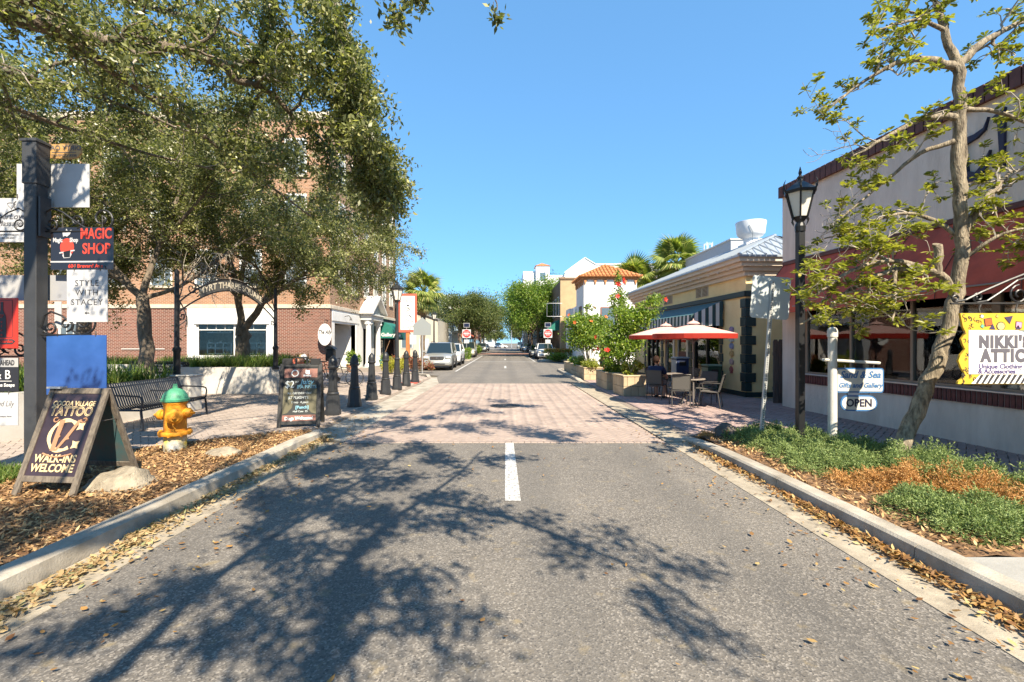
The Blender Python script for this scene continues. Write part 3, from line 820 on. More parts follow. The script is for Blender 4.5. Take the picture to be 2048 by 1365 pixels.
# facade at local y=0, inside is y<0
OP = [(1.62, 3.55, .12, 2.65), (4.15, 5.1, .05, 2.7), (5.45, 6.35, .05, 2.7), (6.9, 8.6, .12, 2.65)]   # openings x0 x1 z0 z1
b = MB()
xs = 0.0
for (a, c, z0, z1) in OP:
    b.b2(xs, a, -.25, 0, 0, 4.0); b.b2(a, c, -.25, 0, z1, 4.0)
    if z0 > .06: b.b2(a, c, -.25, 0, 0, z0)
    xs = c
b.b2(xs, CL, -.25, 0, 0, 4.0)
b.b2(0, .25, -9, -.25, 0, 4.0); b.b2(CL - .25, CL, -9, -.25, 0, 4.0)
b.build('wall', M_yel, K)
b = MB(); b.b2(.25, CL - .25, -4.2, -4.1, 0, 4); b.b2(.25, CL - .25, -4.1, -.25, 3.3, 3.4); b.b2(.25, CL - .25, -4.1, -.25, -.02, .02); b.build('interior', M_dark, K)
b = MB(); b.b2(-.012, CL, .0, .012, 0.05, .2); b.b2(-.012, 0, -9, 0.012, .05, .2); b.build('plinth', M_dgreen, K)
# green belt moulding
b = MB(); b.b2(-.07, CL, .002, .07, 3.1, 3.27, .015); b.b2(-.07, -.002, -9, .07, 3.1, 3.27, .015); b.build('belt_moulding', M_dgreen, K)
# quoins: alternating blocks
def quoin(xc, wide, yf=.035, side=False, n=10, z0=.22, z1=3.05):
    hh = (z1 - z0) / n
    for i in range(n):
        w = wide * (1.0 if i % 2 else .58)
        k = MB()
        if side: k.b2(-.04, -.002, -w, .04, z0 + i * hh + .004, z0 + (i + 1) * hh - .004, .008)
        else: k.b2(xc - w / 2, xc + w / 2, .002, yf, z0 + i * hh + .004, z0 + (i + 1) * hh - .004, .008)
        k.build('quoin_block', M_dgreen, K)
quoin(.11, .3); quoin(0, .3, side=True)
quoin(1.45, .26); quoin(3.75, .3); quoin(6.62, .3); quoin(8.8, .26)
# cornice: stepped mouldings
b = MB()
for (o_, z0, z1) in ((.10, 3.72, 3.86), (.20, 3.86, 3.98), (.32, 3.98, 4.10), (.42, 4.10, 4.28)):
    b.b2(-o_, CL + .1, -9, o_, z0, z1, .012)
b.build('cornice', M_cream, K)
for i in range(16):
    k = MB(); k.box((.3 + i * .66, .37, 3.95), (.06, .05, .04), ch=.006); k.build('dentil', M_cream, K)
# hip roof in standing seam metal
ez_, e_ = 4.29, .48
h0 = 1.15; dpt = 2.2
P0, P1, P2, P3 = (-e_, e_, ez_), (CL + .2, e_, ez_), (CL - .6, -dpt, ez_ + h0), (dpt - .2, -dpt, ez_ + h0)
b = MB(); b.quad(P0, P1, P2, P3); b.quad(P0, P3, (dpt - .2, -5, ez_), (-e_, -5, ez_)); b.quad(P3, P2, (CL - .6, -9, ez_ + .2), (dpt - .2, -9, ez_ + .2))
b.quad(P0, P1, (CL + .2, e_, ez_ - .06), (-e_, e_, ez_ - .06)); b.quad(P0, (-e_, -9, ez_), (-e_, -9, ez_ - .06), (-e_, e_, ez_ - .06))
rf = b.build('roof', M_zinc, K)
sl = Vector((P3[0] - P0[0], P3[1] - P0[1], h0))
M_seam = mat('seam_grey', (.26, .29, .31), .45, metal=.4)
for i in range(1, 15):        # seams on the end slope (rise along +x)
    yy = e_ - i * .42
    f = min(1, (e_ - yy) / (dpt + e_)); top = -e_ + (dpt - .2 + e_) * f
    k = MB(); k.tube([(-e_ + .02, yy, ez_ + .02), (top, yy, ez_ + .02 + h0 * (top + e_) / (dpt - .2 + e_))], .022, 4); k.build('seam', M_seam, rf)
for i in range(1, 24):        # seams on the street slope
    xx = -e_ + i * .45
    f = min(1, (xx + e_) / (dpt - .2 + e_)); f = min(f, max(0.02, (CL + .2 - xx) / 2.2)); yy = e_ - (dpt + e_) * f
    k = MB(); k.tube([(xx, e_ - .02, ez_ + .02), (xx, yy, ez_ + .02 + h0 * f)], .022, 4); k.build('seam', M_seam, rf)
k = MB(); k.tube([P0, P3], .05, 6); k.build('hip_cap', M_zinc, rf)
k = MB(); k.tube([P3, P2], .06, 6); k.build('ridge_cap', M_zinc, rf)
# louvre vents pairs above awning
for x0 in (2.35, 2.85, 5.5, 5.98):
    k = MB(); k.b2(x0, x0 + .44, .0015, .02, 3.36, 3.72); v_ = k.build('vent', M_cream, K)
    for j in range(7):
        k = MB(); k.b2(x0 + .03, x0 + .41, .02, .04, 3.385 + j * .046, 3.405 + j * .046); k.build('louvre', mat('louvre_dark', (.16, .11, .06), .7), v_)
# windows and doors
M_blk = mat('black_frame', (.018, .018, .018), .5)
for n_, (a, c, z0, z1) in enumerate(OP):
    fr = MB(); fr.b2(a, a + .07, -.14, -.04, z0, z1); fr.b2(c - .07, c, -.14, -.04, z0, z1); fr.b2(a, c, -.14, -.04, z1 - .07, z1); fr.b2(a, c, -.14, -.04, z0, z0 + .07)
    mids = [(a + c) / 2] if n_ in (0, 3) else []
    if n_ == 3: mids = [a + .55, a + 1.1]
    for q in mids: fr.b2(q - .035, q + .035, -.14, -.04, z0, z1)
    f_ = fr.build('door' if n_ in (1, 2) else 'window', M_blk if n_ in (0, 3) else M_frame_w, K)
    ed = [a + .04] + mids + [c - .04]
    for q0, q1 in zip(ed[:-1], ed[1:]):
        k = MB(); k.b2(q0, q1, -.1, -.09, z0 + .04, z1 - .04); k.build('pane', M_glass, f_)
    if n_ == 1:
        k = MB(); k.b2(a + .07, c - .07, -.13, -.05, z0, 1.35); k.build('lower_panel', mat('door_maroon', (.10, .03, .025), .6), f_)
for xx in (3.98, 5.28): 
    k = MB(); k.b2(xx - .08, xx + .08, .002, .06, .05, 2.85, .01); k.build('door_casing', M_frame_w, K)
k = MB(); k.b2(3.9, 6.5, .002, .1, 2.76, 2.95, .015); k.build('door_head', M_cream, K)
# awning, striped cloth
aa, ac = 1.2, 7.2
M_str = [mat('awning_green', (.022, .06, .065), .75), mat('awning_white', (.62, .62, .60), .75), mat('awning_top', (.055, .135, .15), .7, var=.12, scale=3, stretch=(8, 1, 1))]
zt, zb, pj, vl = 3.08, 2.62, 1.15, .36
n = 40; b = MB()
for i in range(n):
    x0 = aa + (ac - aa) * i / n; x1 = aa + (ac - aa) * (i + 1) / n
    b.m = 2; b.quad((x0, .075, zt), (x1, .075, zt), (x1, pj, zb), (x0, pj, zb))
    b.m = i % 2; sc_z = zb - vl + (.0); b.quad((x0, pj, zb), (x1, pj, zb), (x1, pj + .01, sc_z), (x0, pj + .01, sc_z))
ne = 9
for i in range(ne):
    y0 = .08 + (pj - .08) * i / ne; y1 = .08 + (pj - .08) * (i + 1) / ne
    z0 = zt + (zb - zt) * i / ne; z1 = zt + (zb - zt) * (i + 1) / ne
    b.m = i % 2; b.quad((aa, y0, z0), (aa, y1, z1), (aa, y1, zb - vl), (aa, y0, zb - vl))
ao = b.build('awning', M_str, K)
k = MB(); k.tube([(aa + .02, .08, zb - vl + .02), (aa + .02, pj, zb - vl + .02), (ac, pj, zb - vl + .02)], .015, 6); k.build('awning_frame', M_frame, ao)
k = MB(); k.b2(aa - .004, aa - .012 + .004, .62, .78, 2.5, 2.66); 
# wall string ornament
o = thing('fish_wall_hanging', 'string of painted wooden fish hanging on the yellow wall beside the corner', 'wall hanging', tuple(Matrix.Translation((CA.x, CA.y, 0)) @ Matrix.Rotation(cang, 4, 'Z') @ Vector((.78, .03, 2.15))), cang + R(180))
k = MB(); k.tube([(0, 0, 0), (0, 0, -1.2)], .006, 5); k.build('cord', M_frame, o)
for i, (z, c) in enumerate(((-.02, (.35, .25, .4)), (-.35, (.45, .42, .4)), (-.55, (.25, .28, .45)), (-.8, (.5, .3, .12)), (-1.05, (.48, .3, .28)), (-1.3, (.42, .12, .1)))):
    k = MB(); k.prism([(-.13, 0), (-.06, .075), (.05, .08), (.1, .03), (.15, .07), (.15, -.07), (.1, -.03), (.05, -.08), (-.06, -.075)], -.02, .02, 'y', M=Matrix.Translation((0, -.0, z)) @ Matrix.Rotation(random.uniform(-.3, .3) + (1.2 if i == 5 else 0), 4, 'Y') @ Matrix.Diagonal((.8, 1, 1.1, 1))); k.build('fish', mat('fish%d' % i, c, .6, var=.3, scale=20), o)
# roof exhaust fan with its curb, and parapet box of the roof behind
t = thing('roof_exhaust_fan', 'white mushroom exhaust fan on a louvred box on the cafe roof', 'exhaust fan', (9.62, 18.2, 4.75))
k = MB(); k.b2(-.34, .34, -.34, .34, -.25, .8, .01); k.build('curb_box', mat('white_metal', (.72, .73, .74), .4, var=.05), t)
for i in range(4):
    k = MB(); k.b2(-.365, -.342, -.28, .28, .42 + i * .08, .46 + i * .08); k.build('louvre', M_seam, t)
k = MB(); k.lathe([(.26, .8), (.26, 1.02), (.42, 1.1), (.5, 1.2), (.53, 1.5), (.55, 1.62), (.55, 1.66), (.5, 1.66), (.47, 1.6)], 28); k.build('fan_hood', MATS['white_metal'], t, smooth=35)
k = MB(); k.tube([(-.3, -.45, 1.45), (-.2, -.5, 1.2), (-.15, -.42, .9), (-.1, -.36, .5)], .012, 5); k.build('cable', M_seam, t)
k = MB(); k.b2(.3, .7, -.3, .3, .78, .8); k.tube([(.62, -.3, .8), (.75, -.3, .6)], .015, 5); k.build('grease_tray', MATS['white_metal'], t)
t = thing('rooftop_parapet', 'grey rooftop parapet box with white cap behind the cafe roof', 'parapet', (13.6, 28.0, .9))
k = MB(); k.b2(0, 5, 0, .3, 4.0, 7.0); k.b2(0, .25, .3, 7, 4.0, 7.0); k.b2(0.25, 5, .3, 7, 3.9, 6.7); k.b2(0, 5, 0.02, 7, -1, 4.0); k.build('wall', mat('parapet_grey', (.40, .43, .46), .8, var=.06), t)
k = MB(); k.b2(-.06, 5, -.06, .36, 7.001, 7.08); k.b2(-.06, .31, .36, 7, 7.001, 7.08); k.build('cap', M_frame_w, t)
t = thing('roof_ladder_cage', 'white safety cage of a roof ladder above the palms', 'ladder', (14.4, 33.0, 7.4))
k = MB()
for z in (0.1, .5, .9, 1.3): k.tube([(.0 + .3 * math.cos(a), .3 * math.sin(a), z) for a in np.linspace(0, 6.283, 13)], .02, 4, cap=False)
for a in np.linspace(0, 5.2, 6): k.tube([(.3 * math.cos(a), .3 * math.sin(a), -.6), (.3 * math.cos(a), .3 * math.sin(a), 1.3)], .02, 4)
k.build('hoops', MATS['white_metal'], t)
k = MB()
for s_ in (-.2, .2): k.tube([(s_, -.3, -1.5), (s_, -.3, 1.4)], .02, 4)
for i in range(7): k.tube([(-.2, -.3, -1.3 + i * .35), (.2, -.3, -1.3 + i * .35)], .014, 4)
k.build('rungs', MATS['white_metal'], t)
# ------------------------------------------------ brick building on the left corner
def brick_mat(name, c1, c2, mo, sc=1.0):
    m, nt, N, L, b = _new(name)
    tc = N.new('ShaderNodeTexCoord'); sp = N.new('ShaderNodeSeparateXYZ'); L.new(tc.outputs['Object'], sp.inputs[0])
    ad = N.new('ShaderNodeMath'); L.new(sp.outputs[0], ad.inputs[0]); L.new(sp.outputs[1], ad.inputs[1])
    cb = N.new('ShaderNodeCombineXYZ'); L.new(ad.outputs[0], cb.inputs[0]); L.new(sp.outputs[2], cb.inputs[1])
    br = N.new('ShaderNodeTexBrick'); br.inputs['Scale'].default_value = 1
    br.inputs['Brick Width'].default_value = .22 * sc; br.inputs['Row Height'].default_value = .078 * sc; br.inputs['Mortar Size'].default_value = .0085 * sc
    br.inputs['Color1'].default_value = rgb(c1); br.inputs['Color2'].default_value = rgb(c2); br.inputs['Mortar'].default_value = rgb(mo); br.inputs['Bias'].default_value = -.1
    L.new(cb.outputs[0], br.inputs['Vector'])
    no = N.new('ShaderNodeTexNoise'); no.inputs['Scale'].default_value = .5; no.inputs['Detail'].default_value = 6; L.new(tc.outputs['Object'], no.inputs['Vector'])
    mr = N.new('ShaderNodeMapRange'); mr.inputs[3].default_value = .75; mr.inputs[4].default_value = 1.25; L.new(no.outputs['Fac'], mr.inputs[0])
    mu = N.new('ShaderNodeVectorMath'); mu.operation = 'SCALE'; L.new(br.outputs['Color'], mu.inputs[0]); L.new(mr.outputs[0], mu.inputs['Scale'])
    L.new(mu.outputs[0], b.inputs['Base Color']); b.inputs['Roughness'].default_value = .9
    bp = N.new('ShaderNodeBump'); bp.inputs['Strength'].default_value = .5; bp.inputs['Distance'].default_value = .015; bp.invert = True
    L.new(br.outputs['Fac'], bp.inputs['Height']); L.new(bp.outputs[0], b.inputs['Normal'])
    MATS[name] = m; return m
M_br1 = brick_mat('brick_red', (.17, .053, .032), (.105, .036, .025), (.42, .33, .26))
M_br2 = brick_mat('brick_tan', (.33, .165, .085), (.235, .11, .06), (.46, .36, .26))
M_white = mat('white_paint', (.72, .71, .68), .6, c2=(.64, .63, .59), scale=2, bump=.05)
M_belt = mat('belt_stone', (.52, .45, .35), .8, var=.12, scale=3)
M_glassd = glass_mat('glass_far', alpha=1.0, ior=1.35)
FX, FY, BH = -9.8, 26.0, 14.2
t = thing('brick_building', 'tall red brick corner building with white shopfronts behind the oaks', 'building', (FX, FY, 0))
# local: street face at x=0 running +y; front face at y=0 running -x
Z1 = 3.62
FW = [(-7.6, -3.1, 1.0, 2.82)]
b = MB()
b.b2(-26, -7.95, 0, .3, 0, Z1); b.build('ground_floor_brick', M_br1, t); b = MB(); b.b2(-3.05, 0, 0, .3, 0, Z1)
b.build('corner_pier', M_br1, t); b = MB(); b.b2(-.3, 0, 15.0, 15.6, 0, Z1)
b.build('end_pier', M_br1, t)
b = MB()
b.b2(-26, 0, 0, .3, Z1 + .22, BH); b.b2(-.3, 0, .3, 15.6, Z1 + .22, BH); b.b2(-26, 0, 15.3, 15.6, 0, BH)
b.build('upper_floor_brick', M_br2, t)
b = MB(); b.b2(-26, .06, -.06, .3, Z1 + .001, Z1 + .219, .02); b.b2(-.3, .06, .3, 15.66, Z1 + .001, Z1 + .219, .02); b.build('belt_course', M_belt, t)
b = MB(); b.b2(-26, .1, -.1, .32, BH + .001, BH + .4, .03); b.b2(-.32, .1, .32, 15.7, BH + .001, BH + .4, .03); b.build('parapet_cap', M_belt, t)
b = MB(); b.b2(-26, -.3, .3, 15.3, BH - 1, BH - .9); b.build('roof', M_dark, t)
# front shopfront (white surround, two lights)
x0, x1 = -7.95, -3.05
b = MB(); b.b2(x0, x0 + .5, -.05, .25, 0, Z1); b.b2(x1 - .45, x1, -.05, .25, 0, Z1); b.b2(x0 + .5, x1 - .45, -.05, .25, 2.82, Z1); b.b2(x0 + .5, x1 - .45, -.05, .25, 0, 1.0); b.b2(x0 + .4, x1 - .3, -.1, -.051, 2.74, 2.84)
sf = b.build('shopfront', M_white, t)
b = MB()
for q in (x0 + .53, -5.35, x1 - .48): b.b2(q - .05, q + .05, .05, .15, 1.0, 2.82)
for q in (-6.9, -6.4, -5.9, -4.8, -4.3): b.b2(q - .012, q + .012, .08, .11, 2.42, 2.82)
b.b2(x0 + .5, x1 - .45, .07, .12, 2.40, 2.45)
w_ = b.build('window', M_white, t)
for a, c in ((x0 + .55, -5.4), (-5.3, x1 - .5)):
    k = MB(); k.b2(a, c, .095, .1, 1.0, 2.82); k.build('pane', M_glassd, w_)
b = MB(); b.b2(x0, x1, 2.3, 2.4, 0, 3.4); b.b2(x0, x1, .3, 2.3, 3.3, 3.4); b.b2(x0 - .1, x0, .3, 2.4, 0, 3.4); b.b2(x1, x1 + .1, .3, 2.4, 0, 3.4); b.build('shop_interior', mat('interior_l', (.62, .60, .55), .9, var=.15), t)
b = MB()
for (xa, xb) in ((-6.95, -5.6), (-5.1, -3.7)):
    for z in (1.05, 1.38, 1.66, 2.25, 2.42): b.b2(xa, xb, .16, .42, z, z + .05)
    for q in np.linspace(xa, xb, 4): b.b2(q - .03, q + .03, .16, .42, 1.05, 1.68)
sh = b.build('display_shelving', M_white, t)
b = MB()
for i in range(26):
    q = random.choice((-6.9, -5.05)) + random.uniform(0, 1.3); z = random.choice((1.08, 1.41, 1.69, 2.28, 2.45)); r_ = random.uniform(.05, .1)
    b.lathe([(r_ * .7, 0), (r_, .08), (r_ * 1.05, random.uniform(.12, .2))], 8, c=(q, .28, z))
tag(b.build('display_pots', mat('pots', (.55, .5, .42), .7, island=.4), t), kind='stuff')
# wall service pipes on the brick
k = MB(); k.tube([(-11.6, -.05, 1.35), (-9.2, -.05, 1.35)], .02, 5); k.build('conduit', M_white, t)
# a small window further left
def sash(root, x, z, w, h, face, m=M_white):
    """double-hung window; face 'f' front or 's' street side"""
    k = MB(); e = .07
    def bb(a0, a1, z0, z1, d0, d1):
        if face == 'f': k.b2(a0, a1, -d1, -d0, z0, z1)
        else: k.b2(d0, d1, a0, a1, z0, z1)
    bb(x - w / 2 - e, x - w / 2 + .03, z - .02, z + h, .002, .05); bb(x + w / 2 - .03, x + w / 2 + e, z - .02, z + h, .002, .05)
    bb(x - w / 2 - e, x + w / 2 + e, z + h, z + h + .12, .002, .06); bb(x - w / 2 + .03, x + w / 2 - .03, z + h / 2 - .03, z + h / 2 + .03, .002, .045)
    for q in (-1, 1): bb(x + q * w / 6 - .012, x + q * w / 6 + .012, z, z + h, .004, .03)
    o = k.build('window', m, root)
    k = MB(); bb(x - w / 2 - .12, x + w / 2 + .12, z - .14, z - .02, .002, .1); k.build('sill', M_belt, o)
    k = MB(); bb(x - w / 2 + .01, x + w / 2 - .01, z, z + h - .01, .001, .012); k.build('pane', mat('upper_glass', (.10, .12, .13), .08, spec=.8), o)
sash(t, -14.5, 1.5, 1.1, 1.25, 'f')
for z in (4.9, 8.0, 11.1):
    for x in (-1.9, -4.4, -6.9, -9.4, -12, -14.6): sash(t, x, z, 1.1, 1.9, 'f')
    for y in (1.9, 4.3, 6.8, 9.2, 11.6, 13.9): sash(t, y, z, .95, 1.9, 's')
# street side shopfronts: white fascia, glazed door in a recess
b = MB()
b.b2(-.5, -.02, .32, 5.3, 2.85, Z1 - .001); b.b2(-.02, .03, .33, 5.2, 2.95, 3.5, .02)
b.b2(-.3, .0, .33, .75, 0, 2.85); b.b2(-.3, .04, 4.5, 5.25, 0, 2.85)
b.b2(-1.9, -1.8, .33, 4.5, 0, 2.85); b.b2(-1.8, -.02, 4.5, 4.6, 0, 2.85)
b.build('white_shopfront', M_white, t)
k = MB()
dx0, dx1 = 1.3, 3.1
k.b2(-1.8, -1.72, dx0, dx0 + .16, .0, 2.5); k.b2(-1.8, -1.72, dx1 - .16, dx1, 0, 2.5); k.b2(-1.8, -1.72, dx0, dx1, 2.38, 2.5); k.b2(-1.8, -1.72, dx0, dx1, 0, .2); k.b2(-1.8, -1.72, 2.14, 2.26, 0, 2.5)
for z in np.linspace(.2, 2.38, 6)[1:-1]: k.b2(-1.79, -1.73, dx0, dx1, z - .02, z + .02)
for y in (1.65, 1.95, 2.45, 2.75): k.b2(-1.79, -1.73, y - .015, y + .015, .2, 2.4)
d_ = k.build('french_door', M_white, t)
k = MB(); k.b2(-1.77, -1.76, dx0 + .1, dx1 - .1, .15, 2.42); k.build('pane', M_glassd, d_)
k = MB(); k.b2(-1.7, -1.66, 2.05, 2.1, .95, 1.1); k.build('handle', M_iron, d_)
# portico with two columns and pediment
py0, py1 = 5.5, 8.6
for y in (5.85, 8.25):
    k = MB(); k.lathe([(.26, 0), (.26, .14), (.21, .2), (.2, .3), (.17, 2.7), (.18, 2.75), (.17, 2.8), (.22, 3.0), (.28, 3.12), (.28, 3.2)], 16, c=(.45, y, .04)); c_ = k.build('column', M_white, t, smooth=40)
    k = MB()
    for i in range(8): a = i * math.pi / 4; k.lathe([(.02, 0), (.06, .04), (.05, .1), (.02, .13)], 6, c=(.45 + .23 * math.cos(a), y + .23 * math.sin(a), 2.95))
    tag(k.build('capital_leaves', M_white, c_), kind='stuff')
    k = MB(); k.b2(.15, .75, y - .3, y + .3, -.0, .05); k.build('plinth', mat('teal_base', (.30, .45, .45), .7), c_)
b = MB(); b.b2(.0, .75, py0, py1, 3.25, 3.55, .02); b.b2(.0, .85, py0 - .1, py1 + .1, 3.55, 3.66, .02); b.build('entablature', M_white, t)
b = MB(); b.prism([(py0 - .15, 3.67), (py1 + .15, 3.67), ((py0 + py1) / 2, 4.85)], .05, .6, 'x'); b.build('tympanum', mat('tympanum_blue', (.30, .36, .38), .7), t)
ym = (py0 + py1) / 2
b = MB()
for s_ in (-1, 1):
    ye = py0 - .3 if s_ < 0 else py1 + .3
    b.prism([(ye, 3.668), (ye + s_ * -.0, 3.82), (ym, 5.02), (ym, 4.84)], .0, .98, 'x')
b.build('pediment', M_white, t)
b = MB(); b.b2(-.3, -.02, py0 - .25, 6.2, 0, 3.6); b.b2(-.3, -.02, 7.9, py1 + .3, 0, 3.6); b.b2(-.3, -.02, 6.2, 7.9, 2.7, 3.6); b.b2(-.6, -.55, 6.2, 7.9, 0, 2.7)
b.build('doorway_panels', mat('siding_white', (.66, .66, .64), .7, var=.05), t)
# gallery: green barrel awning and dark shopfront
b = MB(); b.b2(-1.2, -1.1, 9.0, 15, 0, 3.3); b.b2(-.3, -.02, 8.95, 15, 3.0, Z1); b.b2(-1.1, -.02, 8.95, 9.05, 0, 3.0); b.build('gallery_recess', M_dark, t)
k = MB(); k.b2(-.25, -.15, 10.6, 10.75, 0, 2.6); k.b2(-.25, -.15, 12.2, 12.35, 0, 2.6); k.b2(-.25, -.15, 10.75, 12.2, 2.45, 2.6); k.b2(-.25, -.15, 10.75, 12.2, .0, .35); dd = k.build('gallery_door', mat('teal_door', (.03, .14, .17), .5), t)
k = MB(); k.b2(-.21, -.2, 10.75, 12.2, .35, 2.45); k.build('pane', M_glassd, dd)
k = MB(); k.b2(-.19, -.185, 10.9, 12.0, 2.0, 2.35); k.build('poster', mat('lime_poster', (.35, .5, .08), .6), dd)
for i in range(7):
    k = MB(); k.b2(-.195, -.188, 10.85 + (i % 4) * .3, 11.08 + (i % 4) * .3, .9 + (i // 4) * .5, 1.3 + (i // 4) * .5); k.build('notice', mat('notice%d' % (i % 3), ((.55, .55, .5), (.3, .42, .5), (.5, .4, .3))[i % 3], .7), dd)
M_awg = mat('gallery_green', (.01, .14, .105), .65, var=.08)
def barrel(y0, y1, proj, z0, z1, m, nm):
    k = MB(); n = 10; P = []
    for i in range(n + 1):
        a = math.pi / 2 * i / n; P.append((proj * math.sin(a), z0 + .5 + (z1 - z0 - .5) * math.cos(a)))
    P.append((proj, z0))
    for i in range(len(P) - 1): k.quad((P[i][0], y0, P[i][1]), (P[i][0], y1, P[i][1]), (P[i + 1][0], y1, P[i + 1][1]), (P[i + 1][0], y0, P[i + 1][1]))
    for y in (y0, y1): k.poly([(p[0], y, p[1]) for p in P] + [(0, y, z0)])
    return k.build(nm, m, t, smooth=40)
aw = barrel(9.1, 12.9, 1.35, 2.05, 3.35, M_awg, 'gallery_awning')
text('Art Gallery', .36, M_white, aw, (.68, 9.09, 2.3), (R(90), 0, 0), bold=.012, name='awning_lettering')
aw2 = barrel(13.1, 15.0, 1.5, 1.95, 2.95, mat('awning_navy', (.012, .06, .085), .65), 'small_awning')
text('Gallery', .24, mat('dim_white', (.3, .36, .4), .6), aw2, (.75, 13.09, 2.15), (R(90), 0, 0), name='awning_lettering')
text('Art Gallery', .3, M_white, aw, (1.355, 11, 2.3), (R(90), 0, R(90)), bold=.01, name='awning_lettering')
# round-cornered brick pier piece, lamp arm and oval shop sign
k = MB(); k.tube([(.05, 2.3, 3.3), (.3, 2.3, 3.35), (.42, 2.3, 3.2)], .025, 6); k.lathe([(.03, 0), (.08, -.12), (.09, -.14)], 10, c=(.42, 2.3, 3.2)); k.build('spot_lamp', M_iron, t)
M_inkb = mat('ink_sign', (.03, .03, .04), .6)
o = thing('oval_shop_sign', 'white oval hanging sign with black script on the brick corner', 'sign', (-9.9, 25.55, 0))
Mx = Matrix.Translation((0, 0, 2.15)) @ Matrix.Rotation(R(90), 4, 'X')
k = MB(); k.lathe([(1, -.025), (1, .025)], 32, M=Mx @ Matrix.Diagonal((.37, .60, 1, 1))); k.build('board', M_white, o)
text('The Ally', .31, M_inkb, o, (0, -.03, 2.28), (R(90), 0, 0), shear=.3, sx=.68, bold=.008); text('co.', .2, mat('grey_print', (.35, .35, .36), .6), o, (0, -.03, 1.95), (R(90), 0, 0), shear=.3)
k = MB(); k.tube([(0, .0, 2.74), (0, .0, 2.95), (0, .45, 2.95)], .018, 6); k.build('bracket', M_iron, o)

# ------------------------------------------------ plaza planters
M_pwall = mat('planter_white', (.56, .53, .48), .85, c2=(.44, .41, .36), scale=1.6, detail=8, bump=.15)
M_soil = MATS['mulch_soil']
def planter(nm, lab, poly, h, wall=.22):
    o = thing(nm, lab, 'planter', (poly[0][0], poly[0][1], 0.04))
    P = [(x - poly[0][0], y - poly[0][1]) for x, y in poly]
    n = len(P)
    # inner offset
    cx, cy = sum(p[0] for p in P) / n, sum(p[1] for p in P) / n
    def off(d):
        out = []
        for i in range(n):
            a, b_, c = Vector(P[i - 1]), Vector(P[i]), Vector(P[(i + 1) % n])
            t1 = (b_ - a).normalized(); t2 = (c - b_).normalized(); n1 = Vector((-t1.y, t1.x)); n2 = Vector((-t2.y, t2.x))
            m = (n1 + n2).normalized(); out.append(b_ + m * d / max(.3, m.dot(n1)))
        return [tuple(q) for q in out]
    area = sum(P[i][0] * P[(i + 1) % n][1] - P[(i + 1) % n][0] * P[i][1] for i in range(n))
    I = off(wall if area > 0 else -wall)
    k = MB()
    for i in range(n):
        j = (i + 1) % n
        for (A_, B_, C_, D_) in (((*P[i], 0), (*P[j], 0), (*P[j], h), (*P[i], h)), ((*P[i], h), (*P[j], h), (*I[j], h), (*I[i], h)), ((*I[i], h), (*I[j], h), (*I[j], h - .25), (*I[i], h - .25))): k.quad(A_, B_, C_, D_)
    k.build('wall', M_pwall, o)
    k = MB(); k.poly([(*p, h - .12) for p in I]); k.build('soil', M_soil, o)
    return o
planter('planter', 'low white planter wall under the right hand arch post', [(-10.6, 15.1), (-7.75, 15.1), (-7.45, 15.35), (-7.4, 18.8), (-10.6, 18.8)], .86)
planter('planter', 'low white planter wall behind the black bench', [(-8.45, 7.3), (-7.72, 11.3), (-8.1, 11.75), (-13.5, 11.9), (-13.5, 7.3)], .80)
o = thing('planter_end_block', 'square white block at the end of the planter wall beside the bench', 'block', (-7.78, 11.35, .045))
k = MB(); k.b2(-.24, .24, -.22, .22, 0, .84, .015); k.build('post', M_pwall, o); k = MB(); k.b2(-.26, .26, -.24, .24, .8405, .88, .015); k.build('cap', M_pwall, o)
planter('planter', 'far white planter wall in front of the brick shopfront', [(-20, 20.5), (-11.6, 20.5), (-11.6, 22.5), (-20, 22.5)], .7)
# ------------------------------------------------ bollards and lamp posts
M_post = mat('post_grey', (.026, .027, .029), .45, var=.12, scale=6, bump=.05, metal=.1)
M_black = mat('black_metal', (.016, .017, .019), .42, metal=.2)
M_blue_b = mat('bench_black', (.020, .024, .032), .38, metal=.1)
def bollard_parts(root, m, tall=True):
    k = MB(); k.lathe([(.18, 0), (.18, .1), (.16, .14), (.148, .42), (.135, .46)], 8, ph=.5); k.build('base', m, root, smooth=25)
    k = MB(); k.lathe([(.13, .46), (.138, .50), (.114, .53), (.118, .56)], 20); k.build('collar', m, root, smooth=35)
    k = MB(); n = 32; prof = [(.108, .56), (.084, 1.06)]
    o_ = len(k.v)
    for r, z in prof:
        for i in range(n):
            a = 2 * math.pi * i / n; rr = r * (1.0 if i % 2 else .93); k.v.append((rr * math.cos(a), rr * math.sin(a), z))
    for i in range(n): k.f.append((i, (i + 1) % n, n + (i + 1) % n, n + i)); k.mi.append(0)
    k.build('fluted_shaft', m, root)
bol = None
bl = [(-3.96, 10.7), (-3.9, 12.05), (-3.87, 13.5), (-3.85, 15.0), (-3.8, 17.9), (-3.77, 19.5)]
lb = ['grey fluted bollard nearest the folding beer sign', 'second grey bollard from the folding beer sign', 'third grey bollard from the folding beer sign', 'grey bollard just before the lamp post', 'grey bollard just beyond the lamp post', 'farthest grey bollard in the row, beside the red tactile strip']
for i, (x, y) in enumerate(bl):
    if bol is None:
        bol = thing('bollard', lb[0], 'bollard', (x, y, .04), 0, 'bollards along the plaza edge')
        bollard_parts(bol, M_post)
        k = MB(); k.lathe([(.10, 1.06), (.118, 1.09), (.118, 1.11), (.098, 1.13), (.10, 1.22), (.085, 1.28), (.05, 1.33), (.012, 1.37)], 20); k.build('cap', M_post, bol, smooth=35)
    else: dup(bol, (x, y, .04), random.uniform(-.1, .1), lb[i])
